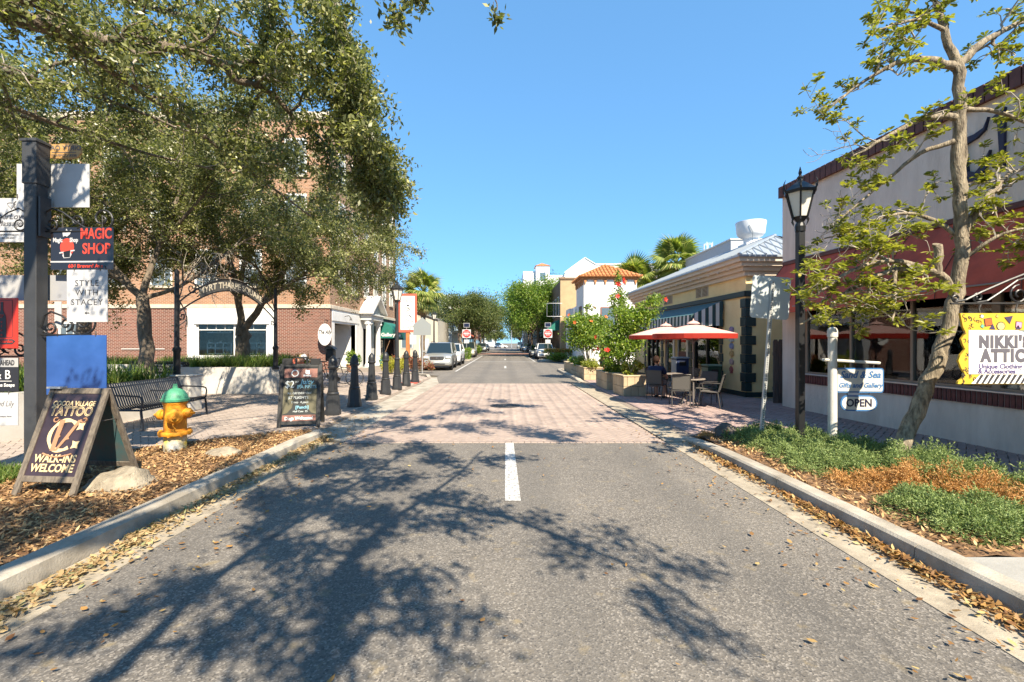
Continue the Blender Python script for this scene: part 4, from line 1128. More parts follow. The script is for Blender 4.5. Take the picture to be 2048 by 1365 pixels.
def lamp_head(root, z, s, m):
    """hexagonal lantern with prongs, glass panes, finial"""
    k = MB(); k.lathe([(.05 * s, z - .12 * s), (.06 * s, z - .05 * s), (.1 * s, z), (.115 * s, z + .02 * s)], 6); hd = k.build('lantern', m, root)
    M_lg = mat('lamp_glass', (.72, .70, .62), .25, spec=.5)
    for i in range(6):
        a0, a1 = math.pi / 3 * i, math.pi / 3 * (i + 1)
        def q(a, r, zz): return (r * math.cos(a) * s, r * math.sin(a) * s, z + zz * s)
        k = MB(); k.quad(q(a0, .105, .03), q(a1, .105, .03), q(a1, .205, .40), q(a0, .205, .40)); k.build('pane', M_lg, hd)
        k = MB(); k.tube([q(a0, .112, .0), q(a0, .215, .42)], .014 * s, 5); k.build('glazing_bar', m, hd)
        k = MB(); k.tube([q(a0, .22, .42), q(a0, .255, .47), q(a0, .262, .55), q(a0, .235, .62)], [.016 * s, .014 * s, .011 * s, .003 * s], 5); k.build('prong', m, hd)
        k = MB(); k.tube([q(a0, .11, .02), q(a0, .13, -.03), q(a0, .10, -.10)], [.012 * s, .012 * s, .004 * s], 5); k.build('lower_leaf', m, hd)
    k = MB(); k.lathe([(.24 * s, z + .40 * s), (.25 * s, z + .44 * s), (.13 * s, z + .54 * s), (.05 * s, z + .60 * s), (.04 * s, z + .63 * s), (.055 * s, z + .66 * s), (.02 * s, z + .70 * s), (.03 * s, z + .74 * s), (.004 * s, z + .84 * s)], 6); k.build('lantern_roof', m, hd)
def lamp_left(x, y, lab, H=3.98):
    t = thing('street_lamp', lab, 'street lamp', (x, y, .04), 0, 'street lamps on the left pavement')
    bollard_parts(t, M_post)
    k = MB(); k.lathe([(.098, 1.06), (.11, 1.09), (.07, 1.14), (.055, H - .95), (.05, H - .9)], 16); k.build('shaft', M_post, t, smooth=35)
    lamp_head(t, H - .83, .98, M_post)
lamp_left(-3.83, 16.5, 'grey street lamp standing in the row of bollards')
lamp_left(-5.65, 37, 'dark street lamp behind the silver parked car', 4.35)
t = thing('street_lamp', 'black street lamp rising from the junipers in front of the shop', 'street lamp', (4.57, 7.2, .1))
k = MB(); k.b2(-.05, .05, -.05, .05, 0, 3.35, .008); k.build('post', M_black, t)
k = MB(); k.b2(-.09, .09, -.09, .09, 0, .1, .01); k.build('base_plate', M_black, t)
k = MB(); k.lathe([(.07, 3.32), (.075, 3.4), (.06, 3.45)], 12); k.build('socket', M_black, t)
lamp_head(t, 3.52, .96, M_black)

# ------------------------------------------------ bench of bent black slats
def make_bench(lab, loc, rz, L_=1.95, group=None):
    """local: x along length, y = back direction, seat faces -y"""
    t = thing('bench', lab, 'bench', loc, rz, group)
    n = int(L_ / .058)
    side = [(.0, .385), (.02, .41), (.10, .425), (.26, .40), (.42, .395), (.48, .44), (.52, .56), (.58, .72), (.63, .86), (.655, .875), (.675, .86)]
    k = MB()
    xs = .017
    pts = [(p[0], p[1]) for p in side]
    for i in range(len(pts) - 1):
        (y0, z0), (y1, z1) = pts[i], pts[i + 1]
        d = Vector((0, y1 - y0, z1 - z0)).normalized(); nr = Vector((0, -d.z, d.y)) * .005
        A_ = [Vector((-xs, y0, z0)), Vector((xs, y0, z0)), Vector((xs, y1, z1)), Vector((-xs, y1, z1))]
        k.add([a + nr for a in A_] + [a - nr for a in A_], [(0, 1, 2, 3), (7, 6, 5, 4), (0, 3, 7, 4), (1, 5, 6, 2)])
    me = None
    for i in range(n + 1):
        x = -L_ / 2 + L_ * i / n
        if me is None: o = k.build('slat', M_blue_b, t); me = o.data
        else: o = link('slat', me, t)
        o.location = (x, 0, 0)
    k = MB()
    for (y, z) in ((.02, .37), (.43, .37), (.635, .80)): k.tube([(-L_ / 2, y, z), (L_ / 2, y, z)], .016, 6)
    k.build('rail', M_blue_b, t)
    for x in (-L_ / 2 - .02, 0, L_ / 2 + .02):
        if x != 0:
            k = MB(); k.tube([(x, -.03, 0), (x, .01, .38)], .024, 6); k.build('leg', M_blue_b, t)
            k = MB(); k.tube([(x, .56, 0), (x, .46, .38)], .024, 6); k.build('leg', M_blue_b, t)
            k = MB(); k.tube([(x, .01, .38), (x, .46, .38), (x, .65, .86)], .022, 6); k.build('side_frame', M_blue_b, t)
            for yy in (-.03, .56):
                k = MB(); k.b2(x - .05, x + .05, yy - .05, yy + .05, -.004, .012); k.build('foot', M_blue_b, t)
        k = MB(); k.tube([(x, .0, .4), (x, -.02, .56), (x, .0, .62), (x, .06, .64), (x, .35, .655), (x, .545, .66)], .017, 6); k.build('armrest', M_blue_b, t)
    return t
bench = make_bench('black slatted bench in front of the white planter wall', (-6.88, 9.75, .045), R(92))
dup(bench, (-14.6, 20.0, .045), R(180), 'black slatted bench in the shade behind the left oak trunk')
dup(bench, (-11.9, 19.6, .045), R(176), 'black slatted bench beside the litter basket below the brick wall')

# litter basket with flared slats
t = thing('litter_basket', 'black litter basket with flared slats below the shop window', 'litter bin', (-12.75, 18.9, .045))
me = None
for i in range(24):
    a = i * math.pi / 12
    if me is None:
        k = MB(); pr = [(.24, .05), (.25, .5), (.28, .72), (.38, .86)]
        for (r0, z0), (r1, z1) in zip(pr[:-1], pr[1:]): k.add([(r0, -.02, z0), (r0, .02, z0), (r1, .02, z1), (r1, -.02, z1), (r0 + .008, -.02, z0), (r0 + .008, .02, z0), (r1 + .008, .02, z1), (r1 + .008, -.02, z1)], [(0, 1, 2, 3), (7, 6, 5, 4), (0, 3, 7, 4), (1, 5, 6, 2)])
        o = k.build('slat', M_black, t); me = o.data
    else: o = link('slat', me, t)
    o.rotation_euler = (0, 0, a)
k = MB(); k.lathe([(.23, .03), (.23, .8)], 16); k.build('liner', M_black, t)
k = MB(); k.tube([(.38 * math.cos(a), .38 * math.sin(a), .86) for a in np.linspace(0, 6.283, 25)], .012, 6); k.build('rim', M_black, t)
k = MB(); k.tube([(-.3, 0, .8), (-.3, 0, 1.02), (.3, 0, 1.02), (.3, 0, .8)], .012, 5); k.build('handle', M_black, t)

# ------------------------------------------------ hydrant
t = thing('fire_hydrant', 'orange fire hydrant with green bonnet in the mulch bed', 'hydrant', (-5.0, 7.05, .09))
M_or = mat('hydrant_orange', (.70, .31, .015), .68, c2=(.55, .21, .014), scale=11, detail=10, bump=.35, bscale=45)
M_gr = mat('hydrant_green', (.075, .33, .19), .5, c2=(.055, .22, .13), scale=10, detail=10, bump=.3)
M_wy = mat('hydrant_base', (.58, .58, .54), .6, c2=(.62, .46, .04), scale=4, detail=2)
k = MB(); k.lathe([(.15, -.05), (.15, .215), (.148, .22)], 24); k.build('standpipe', M_wy, t, smooth=30)
k = MB(); k.lathe([(.15, .22), (.215, .225), (.22, .235), (.22, .27), (.215, .28), (.155, .285), (.15, .31), (.148, .66), (.152, .68), (.165, .70), (.165, .72)], 24); k.build('barrel', M_or, t, smooth=30)
for i in range(8):
    a = i * math.pi / 4 + .2; k = MB(); k.lathe([(.022, 0), (.022, .085)], 6, c=(.195 * math.cos(a), .195 * math.sin(a), .21)); k.build('flange_bolt', M_or, t)
k = MB(); k.lathe([(.165, .72), (.185, .73), (.188, .76), (.17, .77), (.16, .82), (.12, .88), (.06, .915), (.035, .92), (.035, .945), (.028, .95), (.028, .985)], 24); k.build('bonnet', M_gr, t, smooth=30)
def nozzle(ax, r, l, z):
    Mx = Matrix.Translation((0, 0, z)) @ Matrix.Rotation(ax, 4, 'Z') @ Matrix.Rotation(R(90), 4, 'Y')
    k = MB(); k.lathe([(r * .95, .1), (r * .95, l - .09), (r * 1.25, l - .085), (r * 1.28, l - .04), (r * 1.1, l - .03), (r * .8, l)], 18, M=Mx); o = k.build('nozzle', M_or, t, smooth=30)
    k = MB(); k.lathe([(r * .32, l), (r * .32, l + .045)], 5, M=Mx); k.build('cap_nut', M_or, o)
nozzle(R(180), .062, .27, .52); nozzle(R(0), .06, .25, .55); nozzle(R(-58), .088, .28, .52)
k = MB(); k.tube([(.1, -.2, .45), (.14, -.24, .38), (.16, -.22, .34)], .008, 5); k.build('chain', M_or, t)

# ------------------------------------------------ rocks
def rock(nm, lab, loc, size, m, seed, rz=0):
    rr = random.Random(seed); bm = bmesh.new(); bmesh.ops.create_icosphere(bm, subdivisions=4, radius=1)
    fs = [(Vector((rr.uniform(-1, 1), rr.uniform(-1, 1), rr.uniform(-1, 1))).normalized(), rr.uniform(.45, .8)) for _ in range(9)]
    from mathutils import noise
    for v in bm.verts:
        p = v.co.copy()
        for n_, d in fs:
            e = p.dot(n_) - d
            if e > 0: p -= n_ * e * .85
        p += p.normalized() * (noise.noise(p * 2.2 + Vector((seed, 0, 0))) * .14 + noise.noise(p * 7 + Vector((0, seed, 0))) * .05)
        v.co = Vector((p.x * size[0], p.y * size[1], p.z * size[2]))
    me = bpy.data.meshes.new(nm); bm.to_mesh(me); bm.free(); me.materials.append(m)
    for p in me.polygons: p.use_smooth = True
    return tag(link(nm, me, None, loc, (0, 0, rz)), lab, 'rock')
M_rock = mat('coquina', (.36, .31, .23), .95, c2=(.20, .17, .125), scale=7, detail=9, bump=1.0, bscale=35)
M_rockd = mat('rock_dark', (.15, .13, .11), .95, c2=(.06, .05, .042), scale=5, detail=9, bump=.9, bscale=25)
rock('rock', 'flat pale coquina rock beside the tattoo sign', (-4.3, 5.25, .10), (.42, .30, .19), M_rock, 3, .2)
rock('rock', 'low pale rock half buried in mulch near the kerb', (-4.1, 6.7, .06), (.32, .2, .13), M_rock, 8, .4)
rock('rock', 'dark pitted rock at the foot of the leaning sign post', (3.83, 7.85, .1), (.34, .24, .26), M_rockd, 5, .3)

# ------------------------------------------------ folding signs
M_oldwood = mat('grey_wood', (.20, .165, .125), .85, c2=(.10, .082, .065), scale=4, detail=8, bump=.4, bscale=40, stretch=(9, 9, 1))
M_gold = mat('gold_print', (.66, .50, .27), .55); M_gold2 = mat('bronze_print', (.36, .19, .10), .55)
def frame_panel(root, w, h, fw, th, mf, panel_m, Mx, nm='front', panel_z=(0.12, 0)):
    """A-frame leaf in local x (width), z (height); Mx leans it"""
    out = []
    for s_ in (-1, 1):
        k = MB(); k.b2(s_ * w / 2 - fw / 2, s_ * w / 2 + fw / 2, -th / 2, th / 2, 0, h, .004, M=Mx); k.build('stile', mf, root)
    for z in (panel_z[0] * h, h - fw):
        k = MB(); k.b2(-w / 2 + fw / 2, w / 2 - fw / 2, -th / 2 + .003, th / 2 - .003, z, z + fw, .004, M=Mx); k.build('rail', mf, root)
    k = MB(); k.b2(-w / 2 + fw / 2 - .004, w / 2 - fw / 2 + .004, -.006, .006, panel_z[0] * h + fw - .004, h - fw + .004, M=Mx); return k.build('panel', panel_m, root)
# tattoo sign
TA = Vector((-4.87, 4.9, .08))
t = thing('folding_sign', 'dark wooden folding sign for a tattoo shop in the mulch', 'sandwich board', tuple(TA), R(-5))
lean = R(20)
W, Hh = .66, 1.17
MxF = Matrix.Rotation(-lean, 4, 'X')
sx0 = .40
MxS = Matrix.Identity(4); 
M_purple = mat('sign_plum', (.028, .016, .020), .45, c2=(.045, .028, .034), scale=3)
fp = frame_panel(t, W, Hh, .065, .035, M_oldwood, M_purple, MxF)
MxB = Matrix.Translation((0, 2 * Hh * math.sin(lean), 0)) @ Matrix.Rotation(lean, 4, 'X')
frame_panel(t, W, Hh, .065, .035, M_oldwood, mat('sign_back', (.10, .09, .08), .7, c2=(.03, .12, .13), scale=3), MxB)
k = MB(); k.b2(-.37, -.2, -.05, .03, Hh * math.cos(lean) + .0, Hh * math.cos(lean) + .02, M=Matrix.Translation((0, Hh * math.sin(lean), 0))); k.build('hinge_strap', mat('galv', (.5, .5, .5), .4, metal=.6), t)
for s_ in (-1, 1):
    k = MB(); k.tube([tuple(MxF @ Vector((s_ * W / 2, .02, .8))), tuple(MxB @ Vector((s_ * W / 2, -.02, .8)))], .006, 5); k.build('stay_chain', M_iron, t)
rotF = (R(90) - lean, 0, 0)
def onF(x, z, d=.010): return tuple(MxF @ Vector((x, -d, z)))
text('COCOA VILLAGE', .078, M_gold, fp, onF(0, .99), rotF, bold=.002, sx=.86)
text('TATTOO', .145, M_gold, fp, onF(0, .90), rotF, bold=.004, sx=.86); text('TATTOO', .145, M_purple, fp, onF(0, .90, .0115), rotF, bold=-.0035, sx=.86)
text('WALK-INS', .115, M_gold, fp, onF(0, .385), rotF, bold=.003, sx=.92); text('WELCOME', .115, M_gold, fp, onF(0, .285), rotF, bold=.003, sx=.9)
k = MB()
cz = .64
def ring(k, r, w, a0, a1, n=26, cx=0, cz_=cz, d=.009):
    P = []
    for i in range(n + 1):
        a = a0 + (a1 - a0) * i / n; ww = w * (.55 + .45 * abs(math.sin(2.5 * a)))
        P.append((cx + (r - ww / 2) * math.cos(a), cz_ + (r - ww / 2) * math.sin(a))); P.append((cx + (r + ww / 2) * math.cos(a), cz_ + (r + ww / 2) * math.sin(a)))
    for i in range(n):
        k.poly([tuple(MxF @ Vector((p[0], -d, p[1]))) for p in (P[2 * i], P[2 * i + 2], P[2 * i + 3], P[2 * i + 1])])
ring(k, .165, .05, R(52), R(308)); k.build('emblem_ring', M_gold, fp)
for s_ in (1, -1):
    k = MB(); c0 = (.175, cz + s_ * .10); P = []
    for i in range(8):
        a = i * math.pi / 4; r = .062 if i % 2 else .03; P.append((c0[0] + r * math.cos(a), c0[1] + r * math.sin(a)))
    k.poly([tuple(MxF @ Vector((p[0], -.0095, p[1]))) for p in P]); k.build('emblem_star', M_gold, fp)
k = MB()
for P in ([(-.10, cz + .17), (-.035, cz + .17), (-.045, cz - .0), (-.03, cz - .01), (-.045, cz - .03), (-.045, cz - .17), (-.10, cz - .17)], [(.12, cz + .17), (.16, cz + .17), (.07, cz - .02), (.085, cz - .04), (.05, cz - .05), (-.02, cz - .17), (-.05, cz - .17)]): k.poly([tuple(MxF @ Vector((p[0], -.011, p[1]))) for p in P])
for (cx, s_) in ((-.15, 1), (.19, -1)):
    sp_ = spiral(cx, cz + .175, .04, .9, 0 if s_ > 0 else math.pi, -s_, 12, .3)
    k.tube([tuple(MxF @ Vector((p[0], -.010, p[1]))) for p in sp_], .008, 4)
k.build('emblem_letter', M_gold2, fp)
k = MB(); k.tube([tuple(MxF @ Vector((-.17 + .34 * i / 20, -.009, cz - .2 - .035 * math.sin(math.pi * i / 20)))) for i in range(21)], .011, 4); k.build('emblem_scroll', M_gold2, fp)

# beer sign
t = thing('folding_sign', 'black folding chalkboard sign with brown header, Dogs Welcome', 'sandwich board', (-4.05, 9.12, .045), R(12))
lean = R(13); W, Hh = .72, 1.26; MxF = Matrix.Rotation(-lean, 4, 'X')
M_bp = mat('black_plastic', (.02, .02, .02), .55, bump=.1)
fp = frame_panel(t, W, Hh, .07, .045, M_bp, mat('chalkboard', (.016, .018, .018), .6), MxF, panel_z=(.04, 0))
MxB = Matrix.Translation((0, 2 * Hh * math.sin(lean), 0)) @ Matrix.Rotation(lean, 4, 'X')
frame_panel(t, W, Hh, .07, .045, M_bp, MATS['chalkboard'], MxB, panel_z=(.04, 0))
k = MB(); yt, zt_ = Hh * math.sin(lean), Hh * math.cos(lean)
for x0, x1 in ((-.36, -.17), (-.12, -.085), (.085, .12), (.17, .36)): k.b2(x0, x1, yt - .03, yt + .03, zt_ - .02, zt_ + .11, .01)
k.b2(-.12, .12, yt - .03, yt + .03, zt_ + .1105, zt_ + .145, .01)
k.build('handle', M_bp, t)
M_brn = mat('sign_brown', (.23, .10, .075), .55)
for z0, z1 in ((.98, 1.16), (.11, .235)):
    k = MB(); k.b2(-W / 2 + .05, W / 2 - .05, -.011, -.0065, z0, z1, M=MxF); k.build('banner_band', M_brn, fp)
rotF = (R(90) - lean, 0, 0)
M_chalk = mat('chalk', (.62, .66, .64), .9); M_chalkb = mat('chalk_blue', (.22, .45, .55), .9); M_wht = mat('print_white', (.78, .77, .74), .6)
text('Dogs Welcome!', .088, M_wht, fp, onF(0, .17, .0125), rotF, bold=.003, sx=.9)
for i, s_ in enumerate(('Dog', 'Time', 'Brewing')): text(s_, .05, M_wht, fp, onF(.12, 1.115 - i * .047, .0125), rotF, bold=.004, sx=.85)
k = MB(); k.lathe([(.072, 0), (.072, .003)], 24, M=MxF @ Matrix.Translation((-.11, -.0125, 1.068)) @ Matrix.Rotation(R(90), 4, 'X')); k.build('logo_disc', M_wht, fp)
k = MB(); k.lathe([(.052, .004), (.052, .0055)], 8, M=MxF @ Matrix.Translation((-.11, -.0125, 1.068)) @ Matrix.Rotation(R(90), 4, 'X')); k.build('logo_dog', M_brn, fp)
M_kh = mat('chalk_khaki', (.12, .11, .07), .9)
for s_ in (-1, 1):       # painted curtains
    k = MB()
    k.poly([tuple(MxF @ Vector((s_ * p[0], -.0105, p[1]))) for p in ((.31, .25), (.31, .80), (.26, .86), (.16, .9), (.13, .7), (.10, .55), (.14, .38), (.22, .28))]); k.build('painted_curtain', M_kh, fp)
text('$2', .2, M_chalk, fp, onF(-.2, .84, .0135), rotF, sx=.85); text('oo', .06, M_chalk, fp, onF(-.07, .90, .0135), rotF)
text('Juicy', .13, M_chalkb, fp, onF(.12, .89, .0135), rotF, shear=.2, bold=.002); text('IPA PINTS', .095, M_chalkb, fp, onF(.12, .79, .0135), rotF, bold=.001, sx=.9)
text('ALL DAY EVERY DAY', .06, M_chalk, fp, onF(-.01, .665, .0135), rotF, sx=.8); text('$7 FLIGHTS', .075, M_chalk, fp, onF(-.03, .575, .0135), rotF, shear=.1); text('Trivia  4 pack', .06, M_chalk, fp, onF(0, .485, .0135), rotF, shear=.2)
text('[Punch]', .08, M_chalkb, fp, onF(.05, .385, .0135), rotF, bold=.002); text('Half Case  25', .05, M_chalk, fp, onF(.02, .305, .0135), rotF)

# ------------------------------------------------ directory sign post
M_sp = mat('post_charcoal', (.042, .044, .048), .55, var=.15, scale=3, bump=.08)
M_sw = mat('sign_white', (.50, .50, .505), .4, c2=(.44, .44, .445), scale=3)
PX, PY = -5.9, 5.85
t = thing('sign_post', 'tall square charcoal post carrying many shop signs at the left', 'sign post', (PX, PY, .08))
k = MB(); k.b2(-.078, .078, -.078, .078, 0, 4.05, .006); k.build('post', M_sp, t)
k = MB(); k.b2(-.09, .09, -.09, .09, 3.6, 4.12, .005); k.build('sleeve', M_sp, t)
k = MB(); k.lathe([(.145, 4.121), (.145, 4.15), (.05, 4.185), (.002, 4.195)], 4, ph=.5); k.build('cap', M_sp, t)
k = MB(); k.b2(.10, .125, -.07, .07, 2.95, 3.45); k.build('bracket_plate', M_sp, t)
def scroll_bracket(x0, dirn, z, L_, yy=0.0):
    k = MB(); r_ = .012
    f = lambda P: [(x0 + dirn * p[0], yy, z + p[1]) for p in P]
    k.tube(f([(0, 0), (L_, 0)]), r_, 6)
    k.tube(f([(.0, .10), (.04, .24), (.12, .29), (.25, .24), (.40, .13), (L_ * .62, .05), (L_ * .8, .0)]), r_, 6)
    k.tube(f([(.02, .02)] + spiral(.11, .09, .085, 1.4, -2.6, 1, 22, .2)), r_, 6)
    k.tube(f(spiral(L_ * .5, .13, .09, 1.3, -1.5, 1, 22, .2)), r_, 6)
    k.tube(f(spiral(L_ * .88, .16, .15, 1.4, -1.6, 1, 26, .18)), r_, 6)
    k.build('scroll_bracket', M_black, t)
scroll_bracket(.09, 1, 3.02, .85); scroll_bracket(-.09, -1, 3.02, .8)
scroll_bracket(.09, 1, 1.72, .62, -.02); scroll_bracket(-.09, -1, 1.45, .5)
def hang_sign(nm, lab, x0, x1, z0, z1, m, y=-.0, th=.012, rz=0.0, hooks=None):
    o = thing(nm, lab, 'sign', (PX + (x0 + x1) / 2, PY + y, .08), rz)
    w = abs(x1 - x0)
    k = MB(); k.b2(-w / 2, w / 2, -th / 2, th / 2, z0, z1, .002); bd = k.build('board', m, o)
    if hooks:
        for q in (-.32, .32):
            k = MB(); k.tube([(q * w, 0, z1 - .03), (q * w + .012, -.008, z1 + hooks * .4), (q * w, 0, z1 + hooks)], .006, 5); k.build('hook', M_iron, o)
    return o, bd
def pz(py, Y=5.85): return 1.7 - (py - 686) / 930 * Y - .08
def pxx(px, Y=5.85): return (px - 1010) / 930 * Y - PX
hang_sign('blank_sign', 'blank white sign board fixed behind the upper scroll bracket', pxx(14), pxx(162), pz(410), pz(321), M_sw, y=.12)
o, bd = hang_sign('massage_sign', 'white massage sign with heart and crescent moon, left of the post', pxx(-30), pxx(49), pz(485), pz(397), M_sw, hooks=.05)
rt = (R(90), 0, 0)
M_ink = mat('ink_grey', (.10, .10, .11), .6)
text('HigherLove', .105, M_ink, bd, (.02, -.0075, pz(434)), rt, shear=.3, bold=.001); text('Massage', .095, M_ink, bd, (.06, -.0075, pz(448)), rt, shear=.3)
text('higherlovemassage.com', .026, M_ink, bd, (.06, -.0075, pz(470)), rt); text('321.390.8305', .03, M_ink, bd, (.05, -.0075, pz(477)), rt)
k = MB(); k.tube([(.09 + .05 * math.sin(a) ** 3 * 1.0, -.008, pz(411) + .04 * (math.cos(a) - .35 * math.cos(2 * a))) for a in np.linspace(0, 6.28, 20)], .004, 4); k.tube([(.17 + .045 * math.cos(a), -.008, pz(411) + .055 * math.sin(a)) for a in np.linspace(1.9, 4.4, 10)], [.002, .005, .008, .010, .011, .011, .010, .008, .005, .002], 4); k.build('emblem', M_ink, bd)
o, bd = hang_sign('magic_shop_sign', 'glossy black Magic Shop sign with red letters hanging by hooks', pxx(100), pxx(229), pz(540), pz(455), mat('gloss_black', (.018, .014, .015), .12, spec=.6), hooks=.15, rz=R(-2))
M_red = mat('print_red', (.62, .055, .03), .5)
wS = pxx(229) - pxx(100)
text('MAGIC', .185, M_red, bd, (.185, -.0075, pz(469)), rt, bold=.004, sx=.70); text('SHOP', .185, M_red, bd, (.19, -.0075, pz(499)), rt, bold=.004, sx=.78)
text('604 Brevard Ave', .066, M_red, bd, (.05, -.0075, pz(533)), rt, bold=.001)
k = MB(); k.b2(-wS / 2, wS / 2, -.0085, -.0065, pz(525.5), pz(522.5)); k.build('stripe', M_sw, bd)
text('Magic', .075, M_sw, bd, (-.31, -.0088, pz(481)), rt, bold=.003, sx=.72); text('Shop', .075, M_sw, bd, (-.10, -.0088, pz(481)), rt, bold=.003, sx=.72)
k = MB(); k.lathe([(.09, 0), (.09, .002)], 20, M=Matrix.Translation((-.19, -.0065, pz(495))) @ Matrix.Rotation(R(90), 4, 'X') @ Matrix.Diagonal((1, 1.25, 1, 1))); k.build('logo_red', M_red, bd)
k = MB(); k.prism([(-.29, pz(505)), (-.09, pz(500)), (-.09, pz(502.5)), (-.29, pz(508))], -.0095, -.007, 'y'); k.prism([(-.25, pz(512)), (-.24, pz(507)), (-.14, pz(505)), (-.13, pz(510)), (-.15, pz(516)), (-.23, pz(517))], -.0105, -.0066, 'y'); k.build('logo_hat_band', M_sw, bd)
k = MB(); k.prism([(-.235, pz(504)), (-.145, pz(501)), (-.15, pz(515)), (-.225, pz(515.5))], -.0115, -.0107, 'y'); k.build('logo_hat', M_black, bd)
k = MB(); k.prism([(-.25, pz(464)), (-.21, pz(466)), (-.20, pz(458)), (-.175, pz(463)), (-.13, pz(460)), (-.15, pz(469)), (-.19, pz(474)), (-.215, pz(472)), (-.24, pz(474))], -.0095, -.007, 'y'); k.build('logo_dove', M_sw, bd)
o, bd = hang_sign('stylist_sign', 'white sign reading Style with Stacey below the black sign', pxx(139), pxx(222), pz(645), pz(541), M_sw, y=-.04, hooks=.06, rz=R(-2))
M_inkd = mat('ink_black', (.035, .035, .04), .6)
for s_, q in (('STYLE', 568), ('WITH', 587), ('STACEY', 606)): text(s_, .105, M_inkd, bd, (0, -.0075, pz(q)), rt, space=1.15, bold=-.001)
k = MB(); k.prism([(-.03, pz(627)), (-.005, pz(624)), (-.005, pz(626)), (.03, pz(626)), (.03, pz(628)), (-.005, pz(628)), (-.005, pz(630))], -.0085, -.0065, 'y'); k.build('arrow', M_inkd, bd)
hang_sign('grey_sign', 'grey sign back fixed across the post behind the stylist sign', pxx(-40), pxx(141), pz(600), pz(548), mat('sign_grey', (.40, .39, .37), .6, c2=(.30, .31, .34), scale=2), y=.13)
o, bd = hang_sign('blue_sign', 'large plain blue sign board above the tattoo sign', pxx(95), pxx(220), pz(790), pz(671), mat('sign_blue', (.022, .075, .26), .14, c2=(.034, .10, .33), scale=2.5, detail=3), y=-.03, hooks=.05, rz=R(-3))
hang_sign('small_white_sign', 'small white sign back half hidden behind the lower bracket', pxx(94), pxx(108), pz(657), pz(602), M_sw, y=.1)
o, bd = hang_sign('wine_garden_sign', 'red wine garden sign with black bottle at the left edge', pxx(-28), pxx(53), pz(697), pz(598), mat('sign_red', (.62, .035, .018), .45, c2=(.52, .03, .015), scale=3), y=-.10)
wv = pxx(53) - pxx(-28); bx = pxx(22) - (pxx(53) + pxx(-28)) / 2
k = MB(); k.prism([(bx - .05, pz(676)), (bx + .055, pz(676)), (bx + .055, pz(645)), (bx + .05, pz(634)), (bx + .018, pz(622)), (bx + .018, pz(606)), (bx - .014, pz(606)), (bx - .014, pz(622)), (bx - .046, pz(634)), (bx - .05, pz(645))], -.009, -.0065, 'y'); k.build('bottle_print', M_inkd, bd)
k = MB()
for (a, b2, c, d) in ((bx - .13, bx + .13, 603, 602), (bx - .13, bx + .13, 675.5, 674.5)): k.b2(a, b2, -.0085, -.0065, pz(c), pz(d))
for q in (bx - .13, bx + .13): k.b2(q - .003, q + .003, -.0084, -.0066, pz(675), pz(602.5))
k.build('border_print', M_inkd, bd)
for s_, q, z in (("D'", .055, 634), ('v', .05, 645), ('i', .05, 653), ('n', .05, 661), ('e', .05, 670)): text(s_, q, MATS['sign_red'], bd, (bx, -.0105, pz(z)), rt)
k = MB(); k.prism([(bx - .14, pz(679)), (bx + .13, pz(679)), (bx + .17, pz(683)), (bx + .13, pz(689)), (bx - .14, pz(689))], -.009, -.0065, 'y'); k.build('arrow_band', M_inkd, bd); text('Wine Garden', .05, MATS['sign_red'], bd, (bx, -.0105, pz(683.5)), rt, bold=.001)
o, bd = hang_sign('candle_soap_sign', 'black and grey sign for candles and soaps at the left edge', pxx(-60), pxx(46), pz(783), pz(715), mat('sign_black', (.02, .02, .025), .5), y=-.05)
k = MB(); k.b2(pxx(-60) - (pxx(-60) + pxx(46)) / 2, pxx(46) - (pxx(-60) + pxx(46)) / 2, -.0085, -.0064, pz(734), pz(716)); k.build('grey_strip', MATS['sign_grey'], bd)
cxs = (pxx(-60) + pxx(46)) / 2
text('STRAIGHT AHEAD', .09, M_inkd, bd, (pxx(39) - cxs, -.0105, pz(726)), rt, align='RIGHT', sx=.6, bold=.002); text('S & B', .16, M_wht, bd, (pxx(31) - cxs, -.0075, pz(750)), rt, align='RIGHT', sx=.85)
text('Candles Soaps', .058, M_wht, bd, (pxx(39) - cxs, -.0075, pz(770)), rt, align='RIGHT', bold=.001); k = MB(); k.b2(-.1, pxx(33) - cxs, -.0082, -.0062, pz(762.5), pz(761.5)); k.build('rule', M_wht, bd)
o, bd = hang_sign('lily_sign', 'pale sign with fine script below the candle sign', pxx(-60), pxx(45), pz(850), pz(785), M_sw, y=-.05, hooks=.02)
text('The Gypped Lily', .1, M_ink, bd, (pxx(37) - cxs, -.0075, pz(807)), rt, align='RIGHT', shear=.35, sx=.75, bold=-.001); text('Antiques, Boutique, Floral', .025, M_ink, bd, (pxx(33) - cxs, -.0075, pz(832)), rt, align='RIGHT')
o = thing('paddle_sign', 'varnished wooden paddle shaped sign near the top of the post', 'sign', (PX + (pxx(35) + pxx(148)) / 2, PY + .11, .08), R(0))
a_ = (pxx(148) - pxx(35)) / 2; zc = pz(296)
k = MB(); P = [(-a_, zc - .08), (a_ * .55, zc - .1), (a_ * .85, zc - .085), (a_, zc - .02), (a_ * .98, zc + .05), (a_ * .85, zc + .09), (a_ * .55, zc + .1), (-a_, zc + .06)]
k.prism(P, -.012, .012, 'y'); bd = k.build('board', mat('varnished_wood', (.50, .31, .12), .45, c2=(.40, .22, .07), scale=3, stretch=(1, 1, 8)), o)
text('DIRTY OAR', .085, M_ink, bd, (.135, -.0135, zc + .035), rt, mirror=True, bold=.001); text('BEER COMPANY', .045, M_ink, bd, (.135, -.0135, zc - .06), rt, mirror=True)
k = MB(); k.b2(-.02, .29, -.0145, -.0125, zc - .022, zc - .014); k.build('arrow', M_ink, bd)

